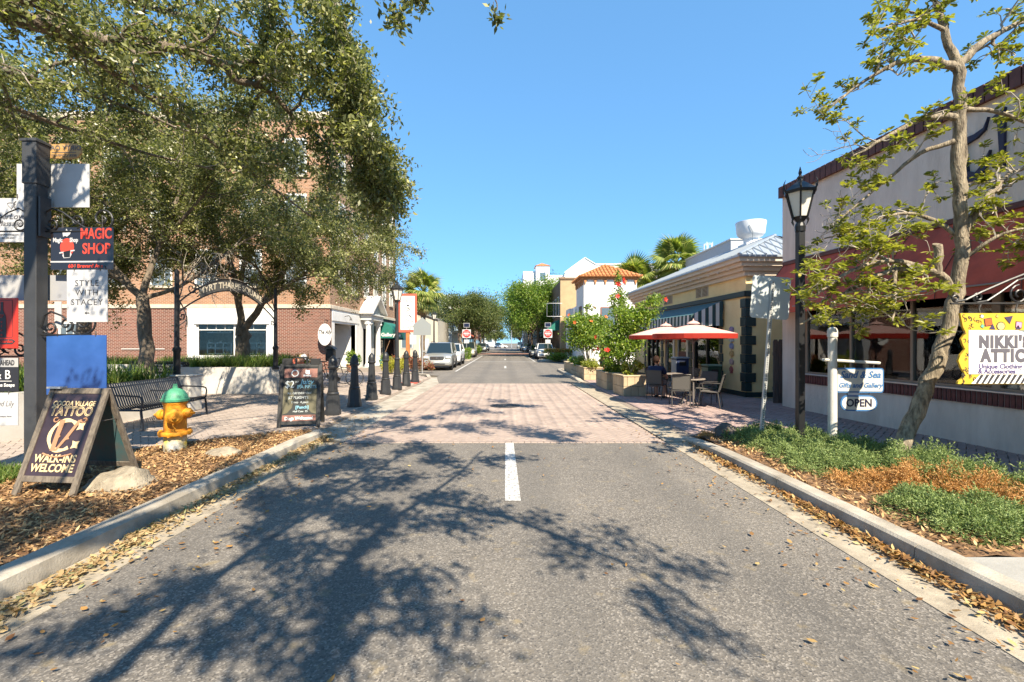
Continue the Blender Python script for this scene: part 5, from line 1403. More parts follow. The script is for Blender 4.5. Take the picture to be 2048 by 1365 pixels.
# ------------------------------------------------ arch over the plaza walk
PA, PB = Vector((-8.08, 11.45, .84)), Vector((-7.55, 15.3, .9))
dv = PB - PA; span = dv.length; aang = math.atan2(dv.y, dv.x)
t = thing('plaza_arch', 'black wrought iron arch with lettering over the plaza walk', 'arch', tuple(PA), aang)
for x in (0, span):
    k = MB(); k.lathe([(.12, 0), (.12, .06), (.08, .1), (.075, .62), (.095, .66), (.095, .72), (.06, .76), (.05, 2.58), (.055, 2.62), (.01, 2.68)], 16, c=(x, 0, 0)); k.build('post', M_black, t, smooth=35)
def arc(z0, rise, x0=0.0, x1=span, n=28): return [(x0 + (x1 - x0) * i / n, 0, z0 + rise * math.sin(math.pi * i / n) ** .9) for i in range(n + 1)]
lo = arc(1.62, .72, .06, span - .06); hi = arc(1.86, .80, .06, span - .06)
k = MB(); k.tube(lo, .02, 6); k.build('lower_rail', M_black, t); k = MB(); k.tube(hi, .02, 6); k.build('upper_rail', M_black, t)
M_archp = mat('arch_panel', (.085, .08, .075), .6, var=.2)
k = MB()
for i in range(5, 23):
    k.quad(*( (p[0], .006, p[2]) for p in (lo[i], lo[i + 1], hi[i + 1], hi[i])) ); k.quad(*( (p[0], -.006, p[2]) for p in (hi[i], hi[i + 1], lo[i + 1], lo[i])) )
pn = k.build('name_panel', M_archp, t)
L0 = span * .33
def warp_arc(v):
    x = v.x; tt = min(max((x + span / 2) / span, 0.02), .98)
    return Vector((x, v.y + (.70 * math.sin(math.pi * tt) ** .9), v.z))
M_let = mat('arch_letter', (.66, .58, .44), .6)
for zz in (-1, 1):
    text('MYRT THARPE SQUARE', .235, M_let, pn, (span / 2, zz * .008, 1.79), (R(90), 0, 0 if zz < 0 else R(180)), bold=.004, sx=1.02, warp=warp_arc)
for s_ in (0, 1):
    fx = (lambda x: x) if s_ == 0 else (lambda x: span - x)
    for P in (spiral(.16, 1.52, .11, 1.3, 2.2, 1, 22, .2), [(.05, 1.9), (.2, 2.35), (.5, 2.75), (.75, 2.92)], spiral(.45, 2.25, .16, 1.2, 1.2, -1, 20, .2), spiral(.62, 2.18, .12, 1.2, -1.5, 1, 20, .2), [(.62, 2.95)] + spiral(.82, 2.86, .12, 1.2, 2.5, -1, 18, .2), spiral(1.05, 2.62, .14, 1.2, 1.6, 1, 20, .2), [(1.05, 2.5), (1.25, 2.75), (1.35, 3.0)] + spiral(1.27, 3.06, .1, 1.2, -.3, 1, 18, .2), spiral(.9, 2.42, .11, 1.3, 2, -1, 18, .2)):
        k = MB(); k.tube([(fx(p[0]), 0, p[1]) for p in P], .014, 6); k.build('scroll', M_black, t)

# black lantern-like box on a post behind the first bollard, orange drum, bicycle
t = thing('black_post_box', 'black box with peaked lid on a post behind the first bollard', 'post box', (-6.75, 18.0, .045))
k = MB(); k.tube([(0, 0, 0), (0, 0, .95)], .05, 8); k.build('post', M_black, t)
k = MB(); k.b2(-.16, .16, -.14, .14, .95, 1.4, .03); k.build('box', M_black, t); k = MB(); k.prism([(-.2, 1.401), (.2, 1.401), (.12, 1.5), (0, 1.56), (-.12, 1.5)], -.18, .18, 'y'); k.build('lid', M_black, t)
t = thing('traffic_delineator', 'orange and white striped traffic post behind the stooping person', 'traffic post', (-6.55, 16.3, .045))
for i in range(5):
    k = MB(); k.lathe([(.075 - i * .004, .08 + i * .21), (.072 - i * .004, .28 + i * .21)], 14); k.build('band', mat('cone_o', (.65, .10, .02), .5) if i % 2 == 0 else M_sw, t)
k = MB(); k.lathe([(.2, 0), (.2, .05), (.1, .08)], 16); k.build('base', M_bp, t)
def bicycle(lab, loc, rz):
    t = thing('bicycle', lab, 'bicycle', loc, rz)
    for x in (-.52, .52):
        k = MB(); k.tube([(x + .33 * math.cos(a), 0, .34 + .33 * math.sin(a)) for a in np.linspace(0, 6.283, 29)], .019, 6, cap=False); w = k.build('wheel', M_bp, t)
        k = MB()
        for i in range(12): a = i * math.pi / 6; k.tube([(x, .0, .34), (x + .32 * math.cos(a), 0, .34 + .32 * math.sin(a))], .003, 3)
        k.lathe([(.025, -.04), (.025, .04)], 8, M=Matrix.Translation((x, 0, .34)) @ Matrix.Rotation(R(90), 4, 'X')); k.build('spokes', mat('galv', (.5, .5, .5), .4, metal=.6), w)
    k = MB()
    for P in ([(-.52, 0, .34), (-.08, 0, .3), (.36, 0, .72), (-.2, 0, .78), (-.52, 0, .34)], [(-.08, 0, .3), (-.22, 0, .86)], [(.52, 0, .34), (.34, 0, .92)]): k.tube(P, .016, 6)
    k.build('frame', M_black, t)
    k = MB(); k.tube([(.34, 0, .92), (.38, 0, 1.0)], .014, 6); k.tube([(.28, -.28, 1.02), (.36, -.2, 1.03), (.4, 0, 1.0), (.36, .2, 1.03), (.28, .28, 1.02)], .013, 6); k.build('handlebar', M_black, t)
    k = MB(); k.prism([(-.36, .87), (-.1, .89), (-.12, .92), (-.34, .93)], -.06, .06, 'y'); k.build('saddle', M_black, t)
    k = MB(); k.lathe([(.09, -.01), (.09, .01)], 14, M=Matrix.Translation((-.08, .05, .3)) @ Matrix.Rotation(R(90), 4, 'X')); k.tube([(-.08, .06, .3), (-.0, .08, .16)], .01, 5); k.build('crank', M_iron, t)
    return t
bk = bicycle('black bicycle parked behind the first bollard', (-6.15, 17.4, .045), R(35))
dup(bk, (-7.0, 18.6, .045), R(12), 'black bicycle parked behind the orange striped post')

# ------------------------------------------------ right side signs
M_galv = mat('galv', (.5, .5, .5), .4, metal=.6)
t = thing('road_sign', 'back of a grey metal road sign on a leaning perforated post', 'road sign', (4.08, 7.42, .09), 0)
t.rotation_euler = (0, R(4.2), 0)
k = MB(); k.b2(-.026, .026, -.022, .022, 0, 2.62, .004); ps = k.build('post', mat('galv_post', (.48, .49, .47), .5, metal=.25, c2=(.36, .37, .36), scale=9), t)
k = MB(); me = None
for i in range(70):
    if me is None:
        q = MB(); q.lathe([(.0085, 0), (.0085, .003)], 8, M=Matrix.Rotation(R(90), 4, 'X')); o = q.build('punch_hole', M_black, ps); me = o.data
    else: o = link('punch_hole', me, ps)
    o.location = (0, -.0215, .06 + i * .0365)
P = [(-.30, -.30), (.30, -.30), (.30, .34), (-.30, .34)]
def rrect(x0, x1, z0, z1, r, n=5):
    out = []
    for (cx, cz_, a0) in ((x1 - r, z1 - r, 0), (x0 + r, z1 - r, 90), (x0 + r, z0 + r, 180), (x1 - r, z0 + r, 270)):
        for i in range(n + 1): a = R(a0 + 90 * i / n); out.append((cx + r * math.cos(a), cz_ + r * math.sin(a)))
    return out
k = MB(); k.prism(rrect(-.31, .31, 2.0, 2.68, .05), .024, .028, 'y'); k.build('plate', mat('sign_alu', (.50, .54, .54), .5, metal=.2, var=.05), t)
# white post with two blue bordered boards
t = thing('hanging_sign_post', 'white wooden post with a side arm in front of the display window', 'sign post', (5.0, 7.1, .1))
M_wp = mat('post_white', (.66, .64, .58), .6, c2=(.56, .54, .48), scale=6, bump=.1)
k = MB(); k.lathe([(.062, 0), (.06, 1.68), (.07, 1.69), (.07, 1.78), (.055, 1.82), (.02, 1.84)], 18); k.build('post', M_wp, t, smooth=35)
k = MB(); k.tube([(-.12, 0, 1.34), (.72, -.0, 1.29)], .022, 8); k.lathe([(.03, -.02), (.04, 0), (.03, .02)], 8, c=(-.12, 0, 1.34)); k.build('arm', M_wp, t)
M_bl = mat('sign_border_blue', (.05, .16, .36), .5)
def wboard(nm, lab, x, z0, z1, w, r, lines):
    o = thing(nm, lab, 'sign', (5.0 + x, 7.09, .1), R(-3))
    k = MB(); k.prism(rrect(-w / 2, w / 2, z0, z1, r), -.015, .015, 'y'); bd = k.build('board', M_bl, o)
    e = .022; k = MB(); k.prism(rrect(-w / 2 + e, w / 2 - e, z0 + e, z1 - e, max(.02, r - e)), -.019, -.0155, 'y'); k.build('face', M_wp, bd)
    for s_, sz, zz, sh, bo in lines: text(s_, sz, M_bl if sh else M_navy, bd, (0, -.0205, zz), rt, shear=sh, bold=bo, sx=.92)
    for q in (-.3, .3): k = MB(); k.tube([(q * w, 0, z1 - .01), (q * w, 0, z1 + .045)], .006, 5); k.build('hook', M_iron, o)
wboard('gift_shop_sign', 'white sign with blue border reading Sand and Sea Gifts and Gallery', .40, .84, 1.215, .70, .04, [('Sand & Sea', .145, 1.11, .3, .004), ('Gifts and Gallery', .102, .95, .3, .003)])
wboard('open_sign', 'oval white and blue OPEN board below the gift shop sign', .385, .56, .80, .54, .118, [('OPEN', .16, .68, 0, .004)])
# yellow sign on a bracket at the right edge
t = thing('boutique_sign', 'yellow Nikki\'s Attic sign with white panel and zebra stripes at right', 'sign', (5.06, 5.2, 0))
zt_, zb_ = 2.03, 1.24; SW = 1.25
lft = [(0.02, zt_), (.05, 1.88), (.08, 1.82), (.065, 1.79), (.03, 1.74), (.05, 1.68), (.075, 1.63), (.02, 1.56), (.0, 1.50), (.03, 1.42), (.07, 1.36), (.05, 1.31), (.0, 1.27), (-.01, zb_)]
poly = lft + [(SW + .01, zb_)] + [(SW - p[0], p[1]) for p in lft[::-1][1:-1]] + [(SW - .02, zt_)]
k = MB(); k.prism(poly, -.012, .012, 'y'); bd = k.build('board', mat('sign_yellow', (.68, .45, .045), .5, c2=(.62, .38, .03), scale=4), t)
k = MB(); k.b2(.11, SW - .11, -.017, -.0125, 1.35, 1.84); pnl = k.build('white_panel', M_wht, bd)
M_gn = mat('nikki_grey', (.105, .10, .12), .6); M_pu = mat('nikki_purple', (.075, .05, .17), .6)
text("NIKKI'S", .175, M_gn, pnl, (.50, -.0185, 1.705), rt, bold=.013, sx=.80, space=1.24); text('ATTIC', .185, M_gn, pnl, (.49, -.0185, 1.55), rt, bold=.013, sx=.80, space=1.22)
text('Unique Clothing Jewelry', .073, M_pu, pnl, (.58, -.0185, 1.435), rt, bold=.0015); text('& Accessories', .073, M_pu, pnl, (.42, -.0185, 1.38), rt, bold=.0015)
k = MB(); k.prism([(.66, 1.84), (.80, 1.80), (.72, 1.73), (.80, 1.70), (.70, 1.66), (.84, 1.64), (.86, 1.84)], -.0195, -.0172, 'y'); k.prism([(.74, 1.5), (.86, 1.58), (.86, 1.49)], -.0195, -.0172, 'y'); k.build('leaf_print', mat('teal_grey', (.12, .20, .22), .6), pnl)
k = MB(); k.prism([(.24, 1.345), (SW - .02, 1.345), (SW - .02, 1.245), (.14, 1.245)], -.015, -.0123, 'y'); zb = k.build('zebra_panel', M_wht, bd)
k = MB()
for i in range(17):
    x0 = .19 + i * .062; k.prism([(x0, 1.247), (x0 + .024, 1.247), (x0 + .09, 1.343), (x0 + .055, 1.343)], -.017, -.0152, 'y')
tag(k.build('zebra_stripes', M_inkd, zb), kind='stuff')
cols = {'r': (.62, .12, .03), 'g': (.16, .45, .30), 'y': (.72, .62, .22), 'p': (.62, .32, .5), 'v': (.06, .045, .10), 'w': (.66, .66, .62), 'o': (.66, .40, .10)}
def shp(kind, x, z, s, c, rot=0):
    n = {'sq': 4, 'tri': 3, 'ci': 18}[kind]
    def pg(r): return [(x + r * math.cos(2 * math.pi * i / n + rot), z + r * math.sin(2 * math.pi * i / n + rot)) for i in range(n)]
    if kind != 'tri': k = MB(); k.prism(pg(s * 1.25), -.0145, -.0122, 'y'); k.build('shape_outline', M_inkd, bd)
    k = MB(); k.prism(pg(s), -.0165, -.0147 if kind != 'tri' else -.0122, 'y'); k.build('painted_shape', mat('nk_' + c, cols[c], .5), bd)
for a in (('sq', .26, 1.995, .022, 'w', .3), ('sq', .33, 1.93, .05, 'r', .95), ('sq', .265, 1.885, .022, 'g', .2), ('sq', .43, 1.995, .018, 'o', .2), ('ci', .47, 1.885, .04, 'y', 0), ('tri', .56, 1.965, .055, 'v', -1.4), ('sq', .67, 1.90, .042, 'p', .7), ('ci', .78, 1.985, .034, 'o', 0), ('tri', .375, 1.87, .04, 'v', 1.5), ('tri', .66, 1.865, .035, 'v', 1.6), ('sq', .95, 1.95, .045, 'r', .4), ('ci', 1.08, 1.9, .04, 'y', 0)): shp(*a)
sp = MB(); rr = random.Random(4)
for i in range(44):
    x = rr.uniform(.03, .14); z = rr.uniform(1.26, 2.0)
    if i > 30: x = rr.uniform(.08, .24); z = rr.uniform(1.88, 2.0)
    if i > 37: x = rr.uniform(.04, .22); z = rr.uniform(1.255, 1.33)
    a0 = rr.uniform(0, 6.28); s_ = rr.uniform(.009, .017)
    if x < .085 and 1.36 < z < 1.86 and not (.06 < x): continue
    sp.tube([(x + s_ * math.cos(a), -.0135, z + s_ * 1.3 * math.sin(a)) for a in np.linspace(a0, a0 + 4.2, 6)], .004, 4)
tag(sp.build('leopard_spots', M_inkd, bd), kind='stuff')
for q in (.25, .66):
    k = MB(); k.tube([(q, 0, zt_ - .01), (q - .01, 0, zt_ + .05), (q + .01, 0, zt_ + .1)], .008, 5); k.build('hook', M_iron, t)
bx_ = thing('sign_bracket', 'wrought iron scroll bracket and post carrying the yellow sign', 'bracket', (6.55, 5.22, .05))
k = MB(); k.b2(-.04, .04, -.04, .04, 0, 2.9, .006); k.build('post', M_black, bx_)
k = MB()
f = lambda P: [(p[0] - 1.5, 0, p[1] - .05) for p in P]
k.tube(f([(-.05, 2.14), (1.5, 2.14)]), .012, 6); k.build('arm', M_black, bx_)
k = MB(); k.tube(f([(.0, 2.16), (.12, 2.18), (.3, 2.27), (.6, 2.40), (1.5, 2.75)]), .014, 6); k.tube(f([(.24, 2.15), (.36, 2.17), (.5, 2.26), (.7, 2.4), (1.5, 2.62)]), .012, 6); k.build('brace', M_black, bx_)
for P in (spiral(.01, 2.2, .045, 1.3, -1.2, -1, 18, .3), spiral(.26, 2.21, .062, 1.4, -1.3, -1, 20, .25), spiral(.72, 2.24, .11, 1.4, 1.6, 1, 22, .25)):
    k = MB(); k.tube(f(P), .011, 6); k.build('scroll', M_black, bx_)
# ------------------------------------------------ trees and plants
M_bark = mat('oak_bark', (.22, .175, .13), .95, c2=(.10, .078, .058), scale=7, detail=9, bump=1.0, bscale=22, stretch=(2.2, 2.2, .8))
M_bark2 = mat('grey_bark', (.36, .30, .21), .95, c2=(.11, .088, .062), scale=8, detail=9, bump=1.0, bscale=24, stretch=(3, 3, .8))
M_twig = mat('twig_grey', (.34, .30, .25), .9, var=.2, scale=20)
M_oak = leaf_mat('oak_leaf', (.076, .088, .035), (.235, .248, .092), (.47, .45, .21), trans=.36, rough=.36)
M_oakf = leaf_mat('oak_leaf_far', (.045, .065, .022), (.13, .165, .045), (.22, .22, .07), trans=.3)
M_bright = leaf_mat('bright_leaf', (.07, .13, .02), (.20, .30, .045), (.32, .36, .08), trans=.4)
M_yelgr = leaf_mat('golden_leaf', (.12, .14, .025), (.34, .335, .06), (.48, .42, .10), trans=.38, rough=.42)
M_hib = leaf_mat('hibiscus_leaf', (.075, .14, .022), (.25, .35, .05), (.38, .42, .08), trans=.4)
M_shrub = leaf_mat('shrub_leaf', (.12, .16, .02), (.34, .36, .05), (.42, .38, .10), trans=.4)
M_jun = leaf_mat('juniper', (.08, .13, .04), (.26, .34, .11), (.40, .46, .18), trans=.15, rough=.6)
M_jund = leaf_mat('juniper_dead', (.30, .14, .04), (.60, .32, .11), (.62, .42, .19), trans=.15, rough=.7)
M_blade = leaf_mat('lily_blade', (.05, .10, .02), (.17, .25, .05), (.34, .36, .12), trans=.35)
M_palm = leaf_mat('palm_leaf', (.10, .15, .035), (.34, .38, .10), (.50, .46, .17), trans=.35)

def unit(v): return v / (np.linalg.norm(v, axis=-1, keepdims=True) + 1e-9)
def leaves(C, size, ar=.42, droop=0.0, out=None, up=.35, pts=6):
    """leaf faces at centres C (n,3); returns verts, faces. out = preferred axis (n,3)"""
    C = np.asarray(C, dtype=float); n = len(C)
    d = rs.normal(0, 1, (n, 3))
    if out is not None: d = unit(d) * .8 + out
    d[:, 2] -= droop
    d = unit(d)
    nr = rs.normal(0, 1, (n, 3)); nr[:, 2] += up * 3
    s = unit(np.cross(d, nr)); nn = np.cross(s, d)
    L_ = size * rs.uniform(.45, 1.45, n)[:, None]; W = L_ * ar
    if pts == 4:
        V = np.stack([C, C + d * L_ * .5 + s * W * .5, C + d * L_, C + d * L_ * .5 - s * W * .5], 1)
        F_ = np.arange(n * 4).reshape(n, 4)
    else:
        bend = nn * (L_ * .10)
        V = np.stack([C, C + d * L_ * .45 + s * W * .42 + bend, C + d * L_ * .75 + s * W * .46 + bend * .8, C + d * L_, C + d * L_ * .75 - s * W * .46 + bend * .8, C + d * L_ * .45 - s * W * .42 + bend], 1)
        F_ = np.arange(n * 6).reshape(n, 6)
    return V.reshape(-1, 3), F_

class Tree:
    def __init__(s, seed):
        s.r = random.Random(seed); s.mb = MB(); s.tw = MB(); s.pts = []; s.tips = []
    def limb(s, P, r0, r1, n=10, sub=True):
        """explicit limb, resampled with wobble"""
        P = [Vector(p) for p in P]; Q = []
        for i in range(len(P) - 1):
            a = P[max(i - 1, 0)]; b, c = P[i], P[i + 1]; d = P[min(i + 2, len(P) - 1)]
            m = 4
            for k in range(m):
                t = k / m; t2, t3 = t * t, t * t * t
                q = .5 * ((2 * b) + (c - a) * t + (2 * a - 5 * b + 4 * c - d) * t2 + (3 * b - a - 3 * c + d) * t3)
                Q.append(q)
        Q.append(P[-1])
        Ls = len(Q) - 1
        w = .25 * r0
        Q = [q + (Vector((s.r.uniform(-w, w), s.r.uniform(-w, w), s.r.uniform(-w, w))) if 0 < i < Ls else Vector()) for i, q in enumerate(Q)]
        R_ = [r0 + (r1 - r0) * (i / Ls) ** .8 for i in range(Ls + 1)]
        s.mb.tube(Q, R_, n, jitter=.075 if r0 > .05 else 0)
        return Q, R_
    def branch(s, p, d, L_, r, depth, cfg):
        n = 4 if depth else 5
        pts = [p.copy()]; d = d.normalized()
        for i in range(n):
            d = (d + Vector((s.r.gauss(0, cfg['wob']), s.r.gauss(0, cfg['wob']), s.r.gauss(0, cfg['wob']) + cfg['up'][depth]))).normalized()
            p = p + d * (L_ / n); pts.append(p.copy())
        rad = [max(.003, r * (1 - .75 * i / n)) for i in range(n + 1)]
        (s.mb if r > .02 else s.tw).tube(pts, rad, 6 if r > .02 else 4, cap=False)
        if depth == 0:
            for q, i in [(q, i) for i, q in enumerate(pts) if i > 0]:
                for _ in range(cfg['ln']):
                    s.pts.append(q + Vector((s.r.gauss(0, 1), s.r.gauss(0, 1), s.r.gauss(0, .8))) * cfg['lr'])
            s.tips.append((pts[-1], d))
            return
        kids = cfg['kids'][depth]
        for j in range(kids):
            t = .25 + .75 * (j + s.r.random()) / kids
            i = min(n - 1, int(t * n)); q = pts[i].lerp(pts[i + 1], t * n - i)
            ax = Vector((s.r.gauss(0, 1), s.r.gauss(0, 1), s.r.gauss(0, 1))).normalized()
            nd = (d * cfg['fwd'] + ax).normalized()
            s.branch(q, nd, cfg['len'][depth - 1] * s.r.uniform(.6, 1.3), r * .5, depth - 1, cfg)
        s.branch(pts[-1], d, cfg['len'][depth - 1], r * .35, depth - 1, cfg)
    def clothe(s, Q, R_, cfg, dens, t0=.3, depth=1, sprd=1.0, bias=None):
        """side branches along a limb"""
        tot = sum((Q[i + 1] - Q[i]).length for i in range(len(Q) - 1))
        n = max(1, int(tot * dens))
        for j in range(n):
            t = t0 + (1 - t0) * (j + s.r.random()) / n
            f = t * (len(Q) - 1); i = min(len(Q) - 2, int(f)); q = Q[i].lerp(Q[i + 1], f - i)
            ax = Vector((s.r.gauss(0, 1), s.r.gauss(0, 1), s.r.gauss(.15, .8))).normalized()
            if bias is not None: ax = (ax + Vector(bias)).normalized()
            d = ((Q[i + 1] - Q[i]).normalized() * .5 + ax * sprd).normalized()
            s.branch(q, d, cfg['len'][depth] * s.r.uniform(.6, 1.2), min(R_[i] * .55, .04 + .01 * depth), depth, cfg)
    def done(s, nm, lab, loc, leafm, size, ar=.42, bark=M_bark, droop=.15, group=None, cat='tree', pts=6, keep=None):
        t = thing(nm, lab, cat, loc, 0, group)
        o = Vector(loc)
        for m_ in (s.mb, s.tw): m_.v = [tuple(Vector(v) - o) for v in m_.v]
        s.mb.build('trunk', bark, t, smooth=60, fix=False)
        if s.tw.v: tag(s.tw.build('twigs', M_twig, t, fix=False), kind='stuff')
        C = np.array([tuple(q - o) for q in s.pts])
        if keep is not None: C = C[[keep(c + np.array(loc)) for c in C]]
        V, F_ = leaves(C, size, ar, droop, pts=pts)
        tag(fast_mesh('crown', V, F_, leafm, t), kind='stuff')
        return t
CFG = dict(wob=.22, up=[-.06, -.03, .04], ln=17, lr=.105, kids=[0, 6, 5], len=[.55, 1.25, 1.9], fwd=.7)
def clear_arch(c): return not (-9.6 < c[0] < -6.4 and 9.5 < c[1] < 15.2 and c[2] < 4.35)
def oak(seed, loc, limbs, lab, cfg=CFG, dens=3.7, leaf=.085, m=M_oak, size_r=.16, group='oaks around the plaza', t0=.3, keep=clear_arch, ar=.45):
    T = Tree(seed)
    for L_ in limbs:
        P, r0, r1, kind = L_
        Q, R_ = T.limb(P, r0, r1, 12 if r0 > .1 else 8)
        if kind == 't': continue
        T.clothe(Q, R_, cfg, dens, t0 if kind == 'l' else .1, 1)
    return T.done('oak_tree', lab, loc, m, leaf, ar, group=group, keep=keep, pts=4)

oak(1, (-10.15, 13.2, .7), [
    ([(-10.15, 13.2, .6), (-10.2, 13.2, 1.9), (-10.3, 13.2, 3.05)], .20, .15, 't'),
    ([(-10.3, 13.2, 2.95), (-10.9, 13, 3.8), (-11.8, 12.6, 5.3), (-12.5, 12, 6.8), (-13, 11.6, 8)], .11, .03, 'l'),
    ([(-10.3, 13.2, 2.95), (-9.7, 13.3, 3.15), (-8.9, 13.4, 3.6), (-7.9, 13.6, 4.5), (-6.9, 13.8, 5.2)], .075, .02, 'l'),
    ([(-10.3, 13.2, 3.0), (-10.2, 13.7, 4.6), (-9.9, 14.2, 6.3), (-9.4, 14.5, 7.5)], .10, .03, 'l'),
    ([(-10.2, 13.7, 4.6), (-8.9, 13.3, 5.6), (-7.8, 12.9, 6.6), (-6.9, 12.6, 7.2)], .06, .02, 'l'),
    ([(-10.9, 13, 3.8), (-12, 12.5, 4.3), (-13.2, 12, 4.8), (-14.5, 11.6, 5.2)], .06, .02, 'l'),
    ([(-10.3, 13.2, 3.0), (-11.5, 13.8, 3.6), (-12.8, 14.2, 3.9), (-14, 14.4, 4.1)], .05, .02, 'l'),
    ([(-10.3, 13.2, 3.0), (-11.2, 12.2, 4.2), (-11.6, 11.0, 5.0), (-11.6, 9.8, 5.6)], .06, .02, 'l'),
    ([(-10.2, 13.7, 4.6), (-11.4, 13.6, 5.6), (-12.8, 13.4, 6.2), (-14.2, 13.2, 6.4)], .06, .02, 'l'),
], 'live oak with forked trunk in the planter behind the bench')
oak(2, (-9.56, 17.0, .8), [
    ([(-9.56, 17, .6), (-9.6, 17, 1.6), (-9.6, 17, 2.2)], .26, .22, 't'),
    ([(-9.6, 17, 2.1), (-9.75, 17, 3.3), (-10.1, 16.8, 5), (-10.7, 16.4, 6.6), (-11.2, 16, 8)], .15, .03, 'l'),
    ([(-9.72, 17, 3.2), (-9.4, 17, 5.5), (-9.1, 17.2, 7), (-8.8, 17.3, 8.2)], .10, .03, 'l'),
    ([(-9.6, 17, 2.1), (-8.8, 16.9, 3.1), (-7.8, 16.8, 4.6), (-6.7, 16.6, 5.7), (-5.5, 16.5, 6.3)], .15, .03, 'l'),
    ([(-8.7, 16.9, 3.2), (-7.2, 16.5, 4.1), (-5.8, 16.2, 4.7), (-4.6, 16, 5.0)], .08, .02, 'l'),
    ([(-7.8, 16.8, 4.6), (-7.3, 17.2, 5.9), (-6.5, 17.5, 7.0), (-5.9, 17.6, 7.7)], .08, .03, 'l'),
    ([(-9.4, 17, 5.5), (-10.8, 17.4, 6.4), (-12.2, 17.6, 7.2)], .06, .02, 'l'),
    ([(-7, 16.6, 5.8), (-6.6, 15.8, 5.4), (-6.2, 15.0, 5.0)], .05, .02, 'l'),
    ([(-7.4, 16.5, 4.0), (-6.3, 17.2, 4.4), (-5.5, 17.8, 4.4), (-4.9, 18.2, 4.2)], .04, .015, 'l'),
    ([(-8.8, 16.9, 3.1), (-7.5, 16, 3.7), (-6.3, 15.4, 3.9), (-5.3, 15, 3.8)], .05, .02, 'l'),
    ([(-8.5, 16.9, 3.4), (-8.4, 15.8, 4.2), (-8.6, 14.6, 4.5), (-9.0, 13.8, 4.6)], .05, .02, 'l'),
    ([(-9.72, 17, 3.3), (-10.6, 16.6, 4.3), (-11.6, 16.2, 4.7), (-12.6, 15.8, 4.8)], .05, .02, 'l'),
    ([(-9.5, 17, 4.5), (-8.6, 16.2, 5.2), (-7.8, 15.4, 5.4), (-7.2, 14.8, 5.2)], .05, .02, 'l'),
    ([(-6.7, 16.6, 5.7), (-5.6, 16.8, 6.0), (-4.8, 16.9, 5.6), (-4.2, 17.0, 5.0)], .04, .015, 'l'),
    ([(-6.6, 17.3, 6.4), (-5.4, 17.0, 6.8), (-4.6, 16.8, 6.7)], .04, .015, 'l'),
], 'large live oak rising in front of the white shop window', dens=3.5)
oak(3, (-14.4, 16, .05), [
    ([(-14.4, 16, 0), (-14.5, 16, 2.5), (-14.4, 16, 4.2), (-14.6, 16, 5.8), (-14.3, 16, 8.6)], .26, .10, 't'),
    ([(-14.5, 16, 2.6), (-13.4, 15.5, 5.0), (-12.0, 15.0, 6.9), (-10.8, 14.6, 8.0), (-9.8, 14.2, 8.8)], .19, .05, 'l'),
    ([(-13.3, 15.5, 5.1), (-12, 15.2, 5.9), (-10.6, 15, 6.1), (-9.3, 14.7, 6.0), (-8, 14.4, 6.2)], .09, .02, 'l'),
    ([(-14.6, 16, 5.8), (-15.6, 15.5, 7.6), (-16.4, 15, 9.4)], .10, .03, 'l'),
    ([(-14.3, 16, 8), (-13, 15, 10), (-11.8, 14.2, 11.4)], .09, .03, 'l'),
    ([(-14.4, 16, 4.2), (-15.6, 15, 5.2), (-16.8, 14, 6.2)], .08, .02, 'l'),
    ([(-12, 15, 6.9), (-11.0, 15.8, 8.6), (-10, 16.2, 9.8)], .08, .02, 'l'),
    ([(-14.5, 16, 3.6), (-13.2, 15.4, 4.2), (-11.8, 15, 4.3), (-10.6, 14.8, 4.2)], .05, .015, 'l'),
    ([(-14.5, 16, 4.2), (-13.6, 15, 5.0), (-12.6, 14.2, 5.4), (-11.4, 13.6, 5.4)], .06, .02, 'l'),
    ([(-14.5, 16, 5.2), (-15.8, 16.2, 5.9), (-17.2, 16.2, 6.2), (-18.6, 16, 6.2)], .07, .02, 'l'),
    ([(-14.4, 16, 7), (-15.6, 14.6, 8.4), (-16.6, 13.4, 9.4), (-17, 12.4, 10)], .07, .02, 'l'),
], 'live oak with tall grey trunk behind the sign post at left', dens=3.0)
# big oak behind and to the left of the camera: its limbs hang over the road and shade it
cfgD = dict(CFG); cfgD.update(lr=.11, ln=17, len=[.45, .95, 1.6], kids=[0, 5, 4])
cfgW = dict(cfgD); cfgW.update(lr=.085, ln=21, len=[.36, .8, 1.2], kids=[0, 4, 3], wob=.3)
def sh(g, h): return (g[0] + .39 * h, g[1] - .92 * h, h)
D = Tree(9)
base = (-5.4, -6.2, .07)
D.limb([(-5.4, -6.2, 0), (-5.3, -6.1, 1.6), (-5.0, -5.9, 2.8)], .42, .34, 14)
hub = (-5.0, -5.9, 2.7)
def limbD(P, r0, r1, dens, t0=.25, bias=None, cfg=cfgD, depth=1):
    Q, R_ = D.limb(P, r0, r1, 10)
    if dens: D.clothe(Q, R_, cfg, dens, t0, depth, bias=bias)
limbD([hub, (-2.6, -5.4, 4.6), (.2, -4.4, 5.7), sh((-.95, 2.2), 5.4)], .14, .065, 0)
S1 = [sh(g, 5.4) for g in ((-.95, 2.2), (-1.05, 2.8), (-1.2, 3.4), (-1.15, 4.2), (-.9, 5.0), (-.6, 6.0), (-.35, 7.3))]
limbD(S1, .07, .015, 2.1, .0, cfg=cfgW)
limbD([S1[4]] + [sh(g, 5.2) for g in ((-.1, 4.6), (.45, 4.1), (.9, 3.6), (1.15, 3.25), (1.3, 2.85))], .04, .008, 3.2, .03, cfg=dict(cfgW, len=[.22, .36, 1], ln=8, kids=[0, 3, 3]))
limbD([hub, (-3.2, -5.3, 4.2), (-1.2, -4.6, 5.2), sh((-2.0, 2.4), 5.6)], .12, .055, 0)
S2 = [sh(g, 5.6) for g in ((-2.0, 2.4), (-2.1, 3.1), (-2.05, 3.9), (-1.9, 4.9), (-1.7, 6.2), (-1.4, 8.1))]
